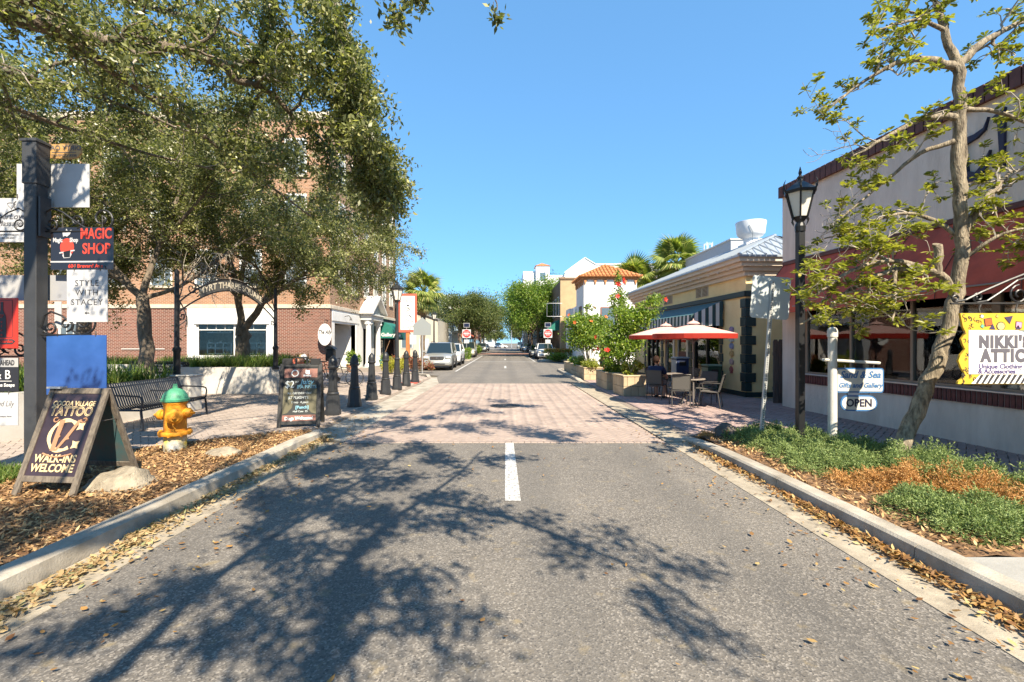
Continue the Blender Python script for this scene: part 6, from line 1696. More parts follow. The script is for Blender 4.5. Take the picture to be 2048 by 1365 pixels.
limbD(S2, .06, .015, 2.2, .0, cfg=cfgW)
limbD([S2[3]] + [sh(g, 5.6) for g in ((-2.6, 5.6), (-3.1, 6.6), (-3.4, 7.6))], .03, .01, 2.4, .1, cfg=cfgW)
limbD([S2[2]] + [sh(g, 5.5) for g in ((-1.6, 4.2), (-1.0, 4.6))], .03, .01, 2.4, .1, cfg=cfgW)
S3 = [sh(g, 7.4) for g in ((-2.9, 7.6), (-2.4, 8.8), (-1.9, 10.2), (-1.3, 11.6), (-.5, 12.6), (.2, 12.9))]
limbD([hub, (-2.2, -3.6, 5.4), (-.6, -1.2, 6.6), S3[0]], .14, .06, 0)
limbD(S3, .035, .01, 2.6, .0, cfg=cfgW)
limbD([S3[1]] + [sh(g, 7.3) for g in ((-1.5, 9.3), (-.6, 9.3), (.1, 9.0), (.6, 8.5))], .03, .01, 2.4, .1, cfg=cfgW)
limbD([S3[0]] + [sh(g, 7.2) for g in ((-3.4, 8.6), (-3.6, 9.8), (-3.5, 11.2))], .03, .01, 2.2, .1, cfg=cfgW)
limbD([hub, (-4.6, -4.6, 4.4), sh((-4.4, 1.6), 5.6)], .14, .07, 0)
limbD([sh(g, 5.8) for g in ((-4.4, 1.6), (-4.5, 3.0), (-4.7, 4.4), (-4.9, 5.8), (-5.3, 7.4), (-5.8, 9.0))], .05, .015, 1.3, .0)
limbD([sh(g, 5.6) for g in ((-4.4, 1.6), (-3.7, 3.2), (-3.5, 4.8), (-3.8, 6.6), (-4.3, 8.4), (-4.6, 10.0))], .04, .012, 1.3, .0)
limbD([sh(g, 6.0) for g in ((-4.5, 3.0), (-5.4, 3.8), (-6.2, 5.0), (-6.9, 6.6), (-7.2, 8.4))], .05, .015, 1.7, .0)
# limbs to the left plaza, visible at the upper left
limbD([hub, (-6.4, -3.4, 4.6), (-7.0, .8, 5.4), (-6.9, 4.4, 5.75), (-6.2, 6.4, 6.0), (-5.3, 7.4, 6.35), (-4.4, 8.3, 6.25), (-3.6, 9.0, 5.7)], .24, .03, 1.6, .45)
limbD([(-6.9, 4.4, 5.75), (-6.9, 6.2, 6.8), (-6.2, 7.8, 7.4), (-5.0, 8.8, 7.5), (-4.1, 9.4, 7.0)], .09, .02, 1.8, .2)
limbD([(-7.0, .8, 5.4), (-8.4, 4.2, 5.9), (-8.9, 7.2, 6.3), (-8.2, 9.2, 6.6), (-7.2, 10.6, 6.5)], .12, .02, 1.7, .45)
limbD([hub, (-8.2, -3.5, 4.4), (-9.6, .5, 5.6), (-10.8, 5, 6.4), (-11.2, 8.5, 7.0)], .2, .03, 1.5, .5)
limbD([(-9.6, .5, 5.6), (-10.2, 5.5, 6.0), (-10.4, 9.5, 6.5), (-10.2, 12.5, 6.9), (-9.6, 14.3, 7.0)], .09, .02, 2.0, .45)
limbD([(-10.2, 5.5, 6.0), (-9.2, 8.0, 6.0), (-8.4, 10.2, 6.0), (-7.4, 11.8, 6.1)], .06, .02, 1.8, .2)
limbD([(-5.0, 8.8, 7.5), (-5.3, 10.3, 7.3), (-5.3, 11.6, 6.9), (-5.1, 12.6, 6.4)], .05, .015, 2.4, .1)
limbD([(-6.2, 6.4, 6.0), (-5.4, 7.9, 5.4), (-4.8, 9.2, 4.9), (-4.3, 10.3, 4.5)], .05, .015, 2.2, .2)
# limb crossing above the frame, drooping curtain of twigs near the middle
limbD([hub, (-4.6, -2.2, 5.6), (-4.2, 2.2, 7.4), (-3.7, 5.4, 8.4), (-3.15, 7.6, 8.3), (-2.85, 8.2, 7.2), (-2.6, 8.3, 6.0), (-2.35, 8.3, 5.0), (-2.1, 8.2, 4.35)], .20, .012, 0)
cfgH = dict(CFG); cfgH.update(up=[-.14, -.22, 0], lr=.075, ln=11, len=[.3, .5, 1], wob=.14, kids=[0, 4, 4])
limbD([(-2.95, 8.0, 7.6), (-2.75, 8.2, 6.9), (-2.6, 8.3, 6.0), (-2.4, 8.3, 5.2), (-2.25, 8.3, 4.6)], .03, .008, 9, .0, cfg=cfgH)
limbD([(-3.15, 7.9, 8.0), (-2.95, 8.4, 7.0), (-2.8, 8.6, 6.0), (-2.45, 8.7, 5.0), (-2.2, 8.7, 4.4)], .03, .008, 7, .3, cfg=cfgH)
limbD([(-2.95, 7.7, 7.4), (-2.7, 7.9, 6.6), (-2.45, 8.0, 5.6), (-2.2, 8.0, 4.9), (-2.1, 8.0, 4.4)], .025, .008, 9, .0, cfg=cfgH)
limbD([(-2.75, 7.3, 7.0), (-2.55, 7.5, 6.2), (-2.4, 7.6, 5.4), (-2.25, 7.7, 4.7)], .02, .008, 8, .0, cfg=cfgH)
limbD([(-3.7, 5.4, 8.4), (-3.6, 6.4, 7.4), (-3.45, 7.0, 6.8), (-3.2, 7.3, 6.4)], .03, .008, 4, .3, cfg=cfgH)
limbD([(-4.2, 2.2, 7.4), (-2.4, 4.0, 7.3), (-1.4, 5.6, 6.6), (-1.28, 5.9, 6.15)], .04, .005, 0)
cfgS = dict(cfgH); cfgS.update(len=[.16, .25, .3], ln=9, lr=.06)
limbD([(-1.36, 5.75, 6.5), (-1.30, 5.9, 6.2), (-1.25, 5.95, 6.0)], .008, .004, 9, .2, cfg=cfgS)
limbD([(-2.4, 4.0, 7.3), (-.8, 5.0, 6.6), (-.15, 6.0, 6.2), (-.14, 6.05, 5.98)], .02, .004, .0)
limbD([(-.15, 6.0, 6.1), (-.14, 6.05, 5.95)], .004, .003, 12, .2, cfg=dict(cfgS, len=[.08, .1, .1], ln=3, lr=.03))
D.done('oak_tree', 'great live oak beyond the left edge, limbs hanging over the road', base, M_oak, .085, .45, pts=4)

# ------------------------------------------------ golden tree in the right bed
T = Tree(21)
cfgR = dict(wob=.28, up=[.05, .02, 0], ln=0, lr=.05, kids=[0, 5, 3], len=[.22, .5, .8], fwd=.8)
def limbR(P, r0, r1, dens=0, t0=.3, n=9):
    Q, R_ = T.limb(P, r0, r1, n)
    if dens: T.clothe(Q, R_, cfgR, dens, t0, 1)
limbR([(5.03, 6.0, .08), (5.08, 6.0, .3), (5.29, 6.0, .8), (5.54, 6.0, 1.35), (5.73, 6.0, 1.93), (5.87, 6.0, 2.51), (5.88, 6.0, 3.35), (5.83, 6.0, 4.0), (5.85, 6.0, 4.64), (5.83, 6.0, 5.29)], .098, .06, 0, n=22)
limbR([(5.9, 6.03, 3.6), (5.97, 6.06, 4.0), (5.95, 6.05, 4.6), (5.93, 6.03, 5.0)], .042, .036)
limbR([(5.86, 6, 2.2), (5.63, 5.95, 2.51), (5.33, 5.9, 2.64), (4.91, 5.85, 2.62), (4.55, 5.8, 2.49), (4.24, 5.8, 2.3), (3.99, 5.8, 2.11), (3.71, 5.85, 1.93)], .055, .010, 5.5, .25)
limbR([(5.33, 5.9, 2.64), (4.72, 5.7, 2.71), (4.15, 5.6, 2.55), (3.66, 5.5, 2.25)], .04, .010, 7, .2)
limbR([(4.91, 5.85, 2.62), (4.7, 5.6, 2.2), (4.5, 5.4, 1.95)], .025, .008, 8, .2)
limbR([(5.5, 5.92, 2.58), (5.5, 5.9, 2.85), (5.48, 5.9, 2.95)], .05, .045)
limbR([(5.88, 6, 3.05), (6.06, 6, 3.35), (6.4, 6.1, 3.71), (6.73, 6.2, 3.94), (7.21, 6.3, 4.15)], .065, .015, 4.5, .35)
limbR([(5.84, 6, 4.6), (5.37, 5.95, 4.58), (4.95, 5.9, 4.37), (4.63, 5.9, 4.18), (4.45, 5.95, 4.09)], .05, .008, 4.2, .3)
limbR([(5.79, 6, 4.3), (5.44, 6.1, 4.18), (5.13, 6.2, 3.9), (4.73, 6.2, 3.58), (4.47, 6.2, 3.34)], .035, .008, 4.5, .35)
limbR([(5.83, 6, 5.25), (5.39, 5.9, 5.3), (4.99, 5.8, 5.23), (4.74, 5.8, 5.11), (4.38, 5.9, 4.9), (4.06, 5.9, 4.62)], .055, .008, 3.8, .35)
limbR([(5.83, 6, 5.25), (5.68, 6, 5.67), (5.61, 6, 6.0), (5.48, 6, 6.38)], .06, .02, 4, .4)
limbR([(5.68, 6, 5.72), (5.27, 5.9, 5.8), (4.86, 5.8, 5.67), (4.55, 5.8, 5.55)], .03, .008, 4.5, .4)
limbR([(5.83, 6, 5.25), (6.13, 6, 5.55), (6.62, 6.1, 5.84), (7.07, 6.2, 6.07)], .06, .02, 5, .4)
limbR([(5.92, 6, 4.72), (6.32, 6, 4.69), (6.68, 6, 4.55), (6.97, 6, 4.38)], .035, .01, 4.5, .4)
limbR([(5.88, 6, 3.05), (5.6, 6.2, 3.38), (5.22, 6.3, 3.42), (4.67, 6.3, 3.2), (4.3, 6.3, 3.1)], .035, .008, 6.5, .25)
limbR([(5.88, 6, 2.75), (6.05, 5.8, 2.98), (6.31, 5.7, 3.09), (6.6, 5.7, 3.1)], .03, .008, 6.5, .2)
limbR([(6.4, 6.1, 3.71), (6.35, 6.0, 3.3), (6.5, 5.9, 3.0)], .02, .006, 6, .2)
t = thing('ornamental_tree', 'leaning grey barked tree with yellow green leaves by the shop', 'tree', (5.03, 6.0, .1))
o_ = Vector((5.03, 6.0, .1))
for m_ in (T.mb, T.tw): m_.v = [tuple(Vector(v) - o_) for v in m_.v]
T.mb.build('trunk', M_bark2, t, smooth=60, fix=False); tag(T.tw.build('twigs', M_twig, t, fix=False), kind='stuff')
def leaf_unit(l, w):
    k = MB(); k.add([(0, 0, 0), (l * .4, w * .28, l * .05), (l * .72, w * .5, l * .05), (l * .93, w * .25, .0), (l, 0, -.01), (l * .93, -w * .25, .0), (l * .72, -w * .5, l * .05), (l * .4, -w * .28, l * .05), (l * .7, 0, l * .0)], [(0, 1, 8), (1, 2, 8), (2, 3, 8), (3, 4, 8), (4, 5, 8), (5, 6, 8), (6, 7, 8), (7, 0, 8)])
    return k
T.tips = [q for q in T.tips if not (q[0].x < 4.3 and 2.95 < q[0].z < 4.5)]
ros = []      # rosettes of leaves at twig tips
for tip, d in T.tips:
    for _ in range(T.r.choice((1, 2, 3, 3))):
        p = tip - d * T.r.uniform(0, .1)
        n = T.r.randint(6, 10)
        for i in range(n):
            a = i * 6.283 / n + T.r.uniform(-.3, .3); el = T.r.gauss(-.05, .35)
            dd = Vector((math.cos(a) * math.cos(el), math.sin(a) * math.cos(el), math.sin(el))) + d * .35
            ros.append((p - o_, dd.normalized(), T.r.uniform(.055, .105)))
T.r.shuffle(ros)
ros.sort(key=lambda q: (q[0] + o_).y)
me = None
for p, d, l in ros[:300]:
    if me is None: k = leaf_unit(1, .42); o = k.build('leaf', M_yelgr, t, fix=False); me = o.data
    else: o = link('leaf', me, t)
    o.location = p; o.scale = (l, l, l); o.rotation_euler = (d.to_track_quat('X', 'Z') @ Matrix.Rotation(T.r.gauss(0, .4), 3, 'X').to_quaternion()).to_euler()
K_ = leaf_unit(1, .42); KV = np.array(K_.v); KF = np.array(K_.f)
Vs = []; Fs = []
for j, (p, d, l) in enumerate(ros[300:]):
    M_ = np.array((d.to_track_quat('X', 'Z') @ Matrix.Rotation(T.r.gauss(0, .4), 3, 'X').to_quaternion()).to_matrix())
    Vs.append(KV @ M_.T * l + np.array(p)); Fs.append(KF + j * len(KV))
tag(fast_mesh('crown', np.concatenate(Vs), np.concatenate(Fs), M_yelgr, t), kind='stuff')

# ------------------------------------------------ creeping juniper
def juniper(nm, lab, spots, m, n_per, h):
    """spots: (x, y, rx, ry, height) mounds; feathery sprigs radiating up and out"""
    C = []; D_ = []
    for (x, y, rx, ry, hh) in spots:
        n = int(n_per * rx * ry * 8)
        a = rs.uniform(0, 6.283, n); r = np.sqrt(rs.uniform(0, 1, n))
        px, py = r * np.cos(a), r * np.sin(a)
        z = .1 + .85 * hh * np.sqrt(np.clip(1 - r * r, 0, 1)) * rs.uniform(.55, 1.0, n) * (.72 + .55 * np.sin(7 * px + x * 3) * np.sin(6 * py + y * 2))
        C.append(np.stack([x + px * rx, y + py * ry, z], -1))
        D_.append(np.stack([px * .8 + rs.normal(0, .45, n), py * .8 + rs.normal(0, .45, n), .55 + rs.normal(0, .35, n)], -1))
    C = np.concatenate(C); D_ = unit(np.concatenate(D_))
    kc = C[rs.randint(0, len(C), max(20, len(C) // 130))][:, :2]
    dm = np.full(len(C), 9.0)
    for q in kc: dm = np.minimum(dm, np.hypot(C[:, 0] - q[0], C[:, 1] - q[1]))
    C[:, 2] += np.clip(.10 - dm, -.06, .10) * .9
    Vv = []; n = len(C)
    for j in range(11):
        t_ = j / 10.0
        q = C + D_ * (.10 * t_)
        q[:, 2] -= .02 * t_ * t_
        nd = unit(D_ * .9 + rs.normal(0, .55, (n, 3)))
        s = unit(np.cross(nd, rs.normal(0, 1, (n, 3)))) * .0042
        Vv.append(np.stack([q - s, q + s, q + nd * (.024 * rs.uniform(.7, 1.3, (n, 1)))], 1))
    V = np.stack(Vv, 1).reshape(-1, 3)
    tag(fast_mesh(nm, V, np.arange(len(V)).reshape(-1, 3), m), lab, 'ground cover', None, 'stuff')
green = [(4.0, 7.5, .4, .35, .12), (4.3, 7.75, .5, .4, .2), (4.55, 7.4, .5, .4, .26), (4.15, 7.0, .55, .5, .2), (4.6, 6.9, .5, .45, .26), (5.05, 7.2, .4, .4, .2), (4.15, 6.3, .5, .45, .22), (4.7, 6.3, .5, .5, .3), (5.2, 6.5, .35, .45, .24), (4.0, 5.8, .42, .4, .18), (4.5, 5.75, .45, .45, .24), (5.0, 5.6, .5, .45, .36), (5.35, 5.75, .28, .4, .3), (5.3, 5.1, .35, .4, .36), (4.85, 5.1, .35, .35, .28), (5.45, 4.5, .25, .4, .34), (4.3, 4.35, .45, .4, .20), (3.95, 4.35, .35, .4, .15), (4.15, 3.95, .4, .3, .16), (3.85, 3.9, .25, .25, .12), (5.5, 4.0, .2, .3, .3)]
dead = [(4.15, 5.2, .45, .36, .22), (4.6, 5.05, .45, .34, .26), (4.95, 4.8, .35, .32, .28), (5.1, 4.2, .42, .34, .28), (4.85, 3.85, .40, .26, .22), (5.35, 3.8, .3, .28, .26), (5.45, 4.3, .25, .3, .34), (3.6, 7.9, .25, .2, .06)]
juniper('creeping_juniper', 'green creeping juniper covering the bed right of the road', green, M_jun, 900, .2)
juniper('dry_juniper', 'dead orange brown patches in the creeping juniper', dead, M_jund, 800, .2)

# ------------------------------------------------ blade plants in planters (liriope) and grass
def blades(nm, lab, pts, L_, w, m, parent=None, flop=1.0, cat='plants'):
    n = len(pts); P = np.array(pts); az = rs.uniform(0, 6.283, n); l = L_ * rs.uniform(.55, 1.25, n)[:, None]; f = np.abs(rs.normal(.55, .3, n))[:, None] * flop
    h = np.stack([np.cos(az), np.sin(az), np.zeros(n)], -1); s = np.stack([-np.sin(az), np.cos(az), np.zeros(n)], -1)
    z = np.array([0, 0, 1.0]); rows = []
    for k, t_ in enumerate((0, .4, .75, 1)):
        c = P + h * (l * f * t_ ** 1.8) + z * (l * (t_ - .45 * f * t_ ** 2.2))
        ww = w * (1 - .0) * (1, .9, .6, .05)[k]
        rows += [c - s * ww, c + s * ww]
    V = np.stack(rows, 1).reshape(-1, 3)
    F_ = (np.array([[0, 1, 3, 2], [2, 3, 5, 4], [4, 5, 7, 6]])[None] + 8 * np.arange(n)[:, None, None]).reshape(-1, 4)
    return tag(fast_mesh(nm, V, F_, m, parent), lab, cat if lab else None, None, 'stuff')
def clumps(poly, nc, nb, z, r=.06):
    out = []
    for (x, y, z_) in scatter(poly, nc, z):
        for _ in range(nb): out.append((x + random.gauss(0, r), y + random.gauss(0, r), z_))
    return out
blades('liriope', 'strappy green and yellow liriope filling the planter by the arch', clumps([(-10.5, 15.3), (-7.7, 15.3), (-7.6, 18.5), (-10.5, 18.5)], 150, 34, .78), .55, .011, M_blade)
blades('liriope', 'strappy green liriope filling the planter behind the bench', clumps([(-8.6, 7.6), (-8.0, 11.4), (-13.2, 11.6), (-13.2, 7.6)], 210, 30, .72), .55, .011, M_blade)
blades('liriope', 'far strip of strappy green plants below the brick wall', clumps([(-19.8, 20.7), (-11.8, 20.7), (-11.8, 22.2), (-19.8, 22.2)], 120, 24, .6), .55, .014, M_blade)
blades('grass', 'tuft of green grass at the left edge behind the tattoo sign', clumps([(-6.4, 5.0), (-5.75, 5.2), (-5.9, 5.9), (-6.5, 5.8)], 60, 26, .08, .05), .14, .005, M_blade)
# ------------------------------------------------ cafe terrace: planters, hibiscus, umbrellas, tables, chairs
M_blockp = mat('planter_block', (.50, .40, .26), .9, c2=(.42, .32, .20), scale=3, bump=.3, bscale=40, island=.08)
def block_planter(lab, x, y, w, d, h, rz, courses=2, nx=3, ny=4):
    o = thing('block_planter', lab, 'planter', (x, y, .045), rz, 'tan block planters along the cafe kerb')
    ch = h / courses
    for c in range(courses):
        for side in range(4):
            n = nx if side in (0, 2) else ny
            ln = w if side in (0, 2) else d
            for i in range(n + (1 if c % 2 else 0)):
                L0 = ln / n; a = i * L0 - (L0 / 2 if c % 2 else 0); b_ = min(ln, a + L0); a = max(0, a)
                if b_ - a < .02: continue
                k = MB(); g = .004
                if side == 0: k.b2(a + g, b_ - g, 0, .09, c * ch + g, (c + 1) * ch - g, .006)
                elif side == 2: k.b2(a + g, b_ - g, d - .09, d, c * ch + g, (c + 1) * ch - g, .006)
                elif side == 1: k.b2(0.001, .089, max(a, .092) + g, min(b_, d - .092) - g, c * ch + g, (c + 1) * ch - g, .006)
                else: k.b2(w - .089, w - .001, max(a, .092) + g, min(b_, d - .092) - g, c * ch + g, (c + 1) * ch - g, .006)
                k.build('block', M_blockp, o)
    k = MB(); k.b2(-.02, w + .02, -.02, .12, h + .001, h + .05, .01); k.b2(-.02, w + .02, d - .12, d + .02, h + .001, h + .05, .01); k.b2(-.02, .12, .1201, d - .1201, h + .001, h + .05, .01); k.b2(w - .12, w + .02, .1201, d - .1201, h + .001, h + .05, .01); k.build('coping', M_blockp, o)
    k = MB(); k.b2(.1, w - .1, .1, d - .1, .02, h - .06); k.build('soil', M_mulch, o)
    return o
block_planter('tan block planter nearest the cafe tables', 3.66, 14.35, .72, 1.0, .60, R(6))
block_planter('second tan block planter with dark leafy shrub', 3.56, 16.3, .75, 1.9, .56, 0)
block_planter('long tan block planter at the far end by the side street', 3.5, 20.6, .8, 7.0, .52, 0, nx=3, ny=14)
def shrub(nm, lab, spots, m, n, size, ar=.5, loc=None, cat='shrub', stems=6, flowers=0, fcol=(.55, .03, .015), hgt=None, group=None, base=.5):
    """spots: ellipsoids (x,y,z,rx,ry,rz)"""
    loc = loc or (spots[0][0], spots[0][1], base)
    o = thing(nm, lab, cat, loc, 0, group); rr = random.Random(hash(lab) % 1000 if False else len(lab) * 7 + int(abs(loc[0]) * 13 + loc[1]))
    vol = [s[3] * s[4] * s[5] for s in spots]; C = []
    for s, v in zip(spots, vol):
        k_ = int(n * v / sum(vol)); u = rs.normal(0, 1, (k_, 3)); u = unit(u) * (rs.uniform(.15, 1, (k_, 1)) ** .45)
        # clumps: pull towards random twig ends
        tw = unit(rs.normal(0, 1, (max(6, k_ // 45), 3))) * (rs.uniform(.3, 1.0, (max(6, k_ // 45), 1)) ** .5)
        j = rs.randint(0, len(tw), k_); u = u * .35 + tw[j] * .65 + rs.normal(0, .07, (k_, 3))
        C.append(np.array(s[:3]) + u * np.array(s[3:6]))
    C = np.concatenate(C) - np.array(loc)
    V, F_ = leaves(C, size, ar, .1, pts=6 if size > .06 and n < 6000 else 4)
    tag(fast_mesh('foliage', V, F_, m, o), kind='stuff')
    k = MB()
    for i in range(stems):
        s = rr.choice(spots); e = Vector((s[0] + rr.uniform(-.6, .6) * s[3], s[1] + rr.uniform(-.6, .6) * s[4], s[2] + rr.uniform(-.2, .7) * s[5])) - Vector(loc)
        k.tube([(rr.uniform(-.05, .05), rr.uniform(-.05, .05), -.1), tuple(e * .5 + Vector((rr.uniform(-.05, .05), 0, .05))), tuple(e)], [.022, .015, .006], 5)
    k.build('stems', M_twig, o)
    M_fl = mat('flower_%.2f' % fcol[0] + str(fcol[1]), fcol, .6)
    fm = None
    for i in range(flowers):
        s = rr.choice(spots); u = Vector((rr.gauss(0, 1), rr.gauss(-.8, .8), rr.gauss(.3, .8))).normalized()
        p = Vector((s[0] + u.x * s[3], s[1] + u.y * s[4], s[2] + u.z * s[5])) - Vector(loc)
        if fm is None:
            q = MB()
            for j in range(5):
                a = j * 1.2566; c, si = math.cos(a), math.sin(a); c2, s2 = math.cos(a + .55), math.sin(a + .55); c3, s3 = math.cos(a - .55), math.sin(a - .55)
                q.add([(0, 0, 0), (.06 * c3, .06 * s3, .025), (.10 * c, .10 * s3 * 0 + .10 * si, .03), (.06 * c2, .06 * s2, .025)], [(0, 1, 2, 3)])
            q.tube([(0, 0, 0), (0, 0, .09)], .006, 4); f_ = q.build('flower', M_fl, o, fix=False); fm = f_.data
        else: f_ = link('flower', fm, o)
        f_.location = p; f_.rotation_euler = u.to_track_quat('Z', 'Y').to_euler()
    return o
shrub('hibiscus', 'tall hibiscus with red flowers rising beside the red umbrellas', [(4.15, 16.6, 1.75, 1.05, .8, .85), (4.4, 16.4, 2.5, 1.0, .7, .65), (4.95, 16.3, 2.8, .65, .5, .42), (4.1, 16.7, 3.15, .45, .4, .8), (5.25, 16.2, 3.15, .5, .35, .35), (4.1, 16.8, 3.95, .2, .2, .5), (3.8, 16.4, 1.2, .6, .5, .4)], M_hib, 13000, .085, .6, stems=14, flowers=13, loc=(4.1, 16.9, .5))
shrub('hibiscus', 'rounded hibiscus with pale trunk and orange flowers in the long planter', [(3.75, 21.6, 2.0, 1.3, 1.1, .85), (3.5, 21.4, 2.6, .95, .8, .65), (4.4, 21.8, 2.5, .8, .7, .65), (3.9, 21.6, 3.2, .35, .3, .4)], M_hib, 10000, .10, .6, stems=12, flowers=7, fcol=(.55, .12, .02), loc=(3.9, 21.6, .5))
shrub('shrub', 'lime green leafy plant in the planter nearest the tables', [(4.0, 14.85, .85, .32, .4, .28), (4.15, 14.7, 1.0, .25, .25, .2)], M_shrub, 750, .08, .7, stems=8)
shrub('shrub', 'dark leafy shrub in the second planter', [(3.9, 17.2, .85, .42, .8, .35), (4.0, 16.7, .75, .35, .35, .25)], M_hib, 2200, .07, .5, stems=8)
shrub('shrub', 'yellow green shrub spilling over the near end of the long planter', [(3.85, 20.9, .75, .5, .6, .32)], M_shrub, 2200, .07, .5, stems=6)
shrub('shrub', 'dark green shrub in the middle of the long planter', [(3.75, 23.2, .75, .45, .9, .35), (3.8, 25.5, .7, .4, .8, .3)], M_hib, 2600, .08, .5, stems=6)
for i, (x, y, lab) in enumerate(((4.35, 15.6, 'spiky potted plant'),)): pass

M_umb = mat('umbrella_cloth', (.60, .10, .055), .8, var=.05)
def umb_cloth():
    if 'umb2' in MATS: return MATS['umb2']
    m, nt, N, L, b = _new('umb2')
    b.inputs['Base Color'].default_value = (.62, .05, .03, 1); b.inputs['Roughness'].default_value = .65; b.inputs['Sheen Weight'].default_value = 0.1; b.inputs['Sheen Roughness'].default_value = .35
    tr = N.new('ShaderNodeBsdfTranslucent'); tr.inputs['Color'].default_value = (.75, .10, .05, 1)
    mx = N.new('ShaderNodeMixShader'); mx.inputs[0].default_value = .5; L.new(b.outputs[0], mx.inputs[1]); L.new(tr.outputs[0], mx.inputs[2]); L.new(mx.outputs[0], N['Material Output'].inputs['Surface'])
    MATS['umb2'] = m; return m
M_faded = mat('umb_faded', (.66, .42, .36), .8, c2=(.60, .34, .28), scale=2)
M_pole = mat('pole_grey', (.20, .18, .165), .5, metal=.3)
def umbrella(lab, x, y, r, zrim, ztop, rz=0.0):
    o = thing('patio_umbrella', lab, 'umbrella', (x, y, .045), rz, 'red cafe umbrellas')
    n = 8; k = MB(); m = 5; zr, zt = zrim - .045, ztop - .045
    def pt(i, j):
        a = 2 * math.pi * i / (n * 4); t_ = j / m
        rad = r * (.12 + .88 * t_); sc = 1 - .035 * math.sin(math.pi * ((i % 4) / 4)) * t_
        z = zt - .06 + (zr - zt + .06) * t_ ** 1.1 
        return (rad * sc * math.cos(a), rad * sc * math.sin(a), z)
    for i in range(n * 4):
        for j in range(m): k.quad(pt(i, j), pt(i + 1, j), pt(i + 1, j + 1), pt(i, j + 1))
    for v in []: pass
    cn = k.build('canopy', M_faded, o, smooth=25)
    k = MB()
    for i in range(n * 4):
        a, b_ = pt(i, m), pt(i + 1, m); k.quad(a, b_, (b_[0] * .995, b_[1] * .995, b_[2] - .12), (a[0] * .995, a[1] * .995, a[2] - .12))
        for j in range(m):
            q = [pt(i, j), pt(i, j + 1), pt(i + 1, j + 1), pt(i + 1, j)]; k.poly([(p[0] * .998, p[1] * .998, p[2] - .008) for p in q])
    k.build('valance', umb_cloth(), cn, fix=False)
    k = MB(); k.lathe([(.16 * r, zt - .03), (.10 * r, zt + .02), (.02, zt + .05), (.012, zt + .1)], 16); k.build('vent_cap', M_faded, o, smooth=30)
    for i in range(n):
        p = pt(i * 4, m); k = MB(); k.tube([(0, 0, zt - .07), (p[0] * .97, p[1] * .97, p[2] - .02)], .01, 5); rb = k.build('rib', M_pole, o)
        q = pt(i * 4, 3); k = MB(); k.tube([(0, 0, zr - .22), (q[0], q[1], q[2] - .03)], .007, 4); k.build('strut', M_pole, rb)
    k = MB(); k.tube([(0, 0, .02), (0, 0, zt)], .021, 10); k.build('pole', M_pole, o)
    k = MB(); k.lathe([(.04, zr - .26), (.04, zr - .18)], 10); k.build('hub', M_pole, o); k = MB(); k.tube([(.02, 0, .95), (.07, 0, .95), (.08, 0, .88)], .008, 5); k.build('crank', M_pole, o)
umbrella('faded red umbrella over the nearest cafe table', 4.86, 12.0, 1.04, 1.93, 2.22, .2)
umbrella('faded red umbrella behind the nearest one, over the seated man', 5.05, 14.6, 1.15, 1.93, 2.26, .3)
umbrella('small far red umbrella beyond the hibiscus', 5.0, 24.2, 1.1, 1.85, 2.1, .1)

M_chair = mat('chair_grey', (.085, .078, .07), .5, metal=.2); M_mesh = mat('chair_mesh', (.11, .105, .095), .75, var=.1, scale=80)
def make_chair(lab, loc, rz):
    """faces +y; back at -y"""
    o = thing('cafe_chair', lab, 'chair', loc, rz, 'grey mesh cafe chairs')
    for s_ in (-.22, .22):
        k = MB(); k.tube([(s_, -.26, 0), (s_, -.20, .40), (s_, -.26, .60), (s_, -.33, .84)], .013, 7); k.build('back_leg', M_chair, o)
        k = MB(); k.tube([(s_, .27, 0), (s_, .23, .30), (s_, .21, .41), (s_, -.20, .40)], .013, 7); k.build('front_leg', M_chair, o)
        k = MB(); k.tube([(s_, .2, .41), (s_ * 1.15, .24, .55), (s_ * 1.2, .2, .62), (s_ * 1.2, .0, .64), (s_, -.28, .63)], .011, 6); k.build('armrest', M_chair, o)
    k = MB(); k.tube([(-.22, -.33, .84), (0, -.35, .85), (.22, -.33, .84)], .013, 7); k.build('top_rail', M_chair, o)
    k = MB(); k.b2(-.212, .212, -.21, .22, .405, .42, .004); k.build('seat', M_mesh, o)
    k = MB(); k.b2(-.208, .208, -.006, .006, 0, .40, M=Matrix.Translation((0, -.225, .45)) @ Matrix.Rotation(R(14), 4, 'X')); k.build('backrest', M_mesh, o)
    return o
ch = make_chair('grey mesh cafe chair with its back to the street, nearest planter', (4.58, 12.2, .045), R(-12))
dup(ch, (5.28, 11.95, .045), R(58), 'grey mesh cafe chair at the right of the nearest table')
dup(ch, (5.5, 12.75, .045), R(140), 'grey mesh cafe chair in shade behind the nearest table')
dup(ch, (4.52, 13.85, .045), R(-35), 'grey mesh cafe chair under the seated man')
dup(ch, (5.65, 14.5, .045), R(100), 'grey mesh cafe chair beside the blue litter box')
dup(ch, (5.0, 15.3, .045), R(190), 'grey mesh cafe chair behind the second table')
def make_table(lab, loc):
    o = thing('cafe_table', lab, 'table', loc, 0, 'round cafe tables')
    k = MB(); k.lathe([(.40, .685), (.42, .69), (.42, .71), (.41, .715)], 28); k.build('table_top', mat('table_mosaic', (.24, .21, .18), .5, var=.2, scale=30), o)
    for i in range(4):
        a = i * math.pi / 2 + .5; c, s_ = math.cos(a), math.sin(a)
        k = MB(); k.tube([(.30 * c, .30 * s_, 0), (.16 * c, .16 * s_, .2), (.10 * c, .10 * s_, .38), (.22 * c, .22 * s_, .62), (.26 * c, .26 * s_, .69)], .013, 6); k.build('leg', M_chair, o)
    k = MB(); k.tube([(.13 * math.cos(a), .13 * math.sin(a), .28) for a in np.linspace(0, 6.283, 17)], .008, 5, cap=False); k.build('ring', M_chair, o)
    return o
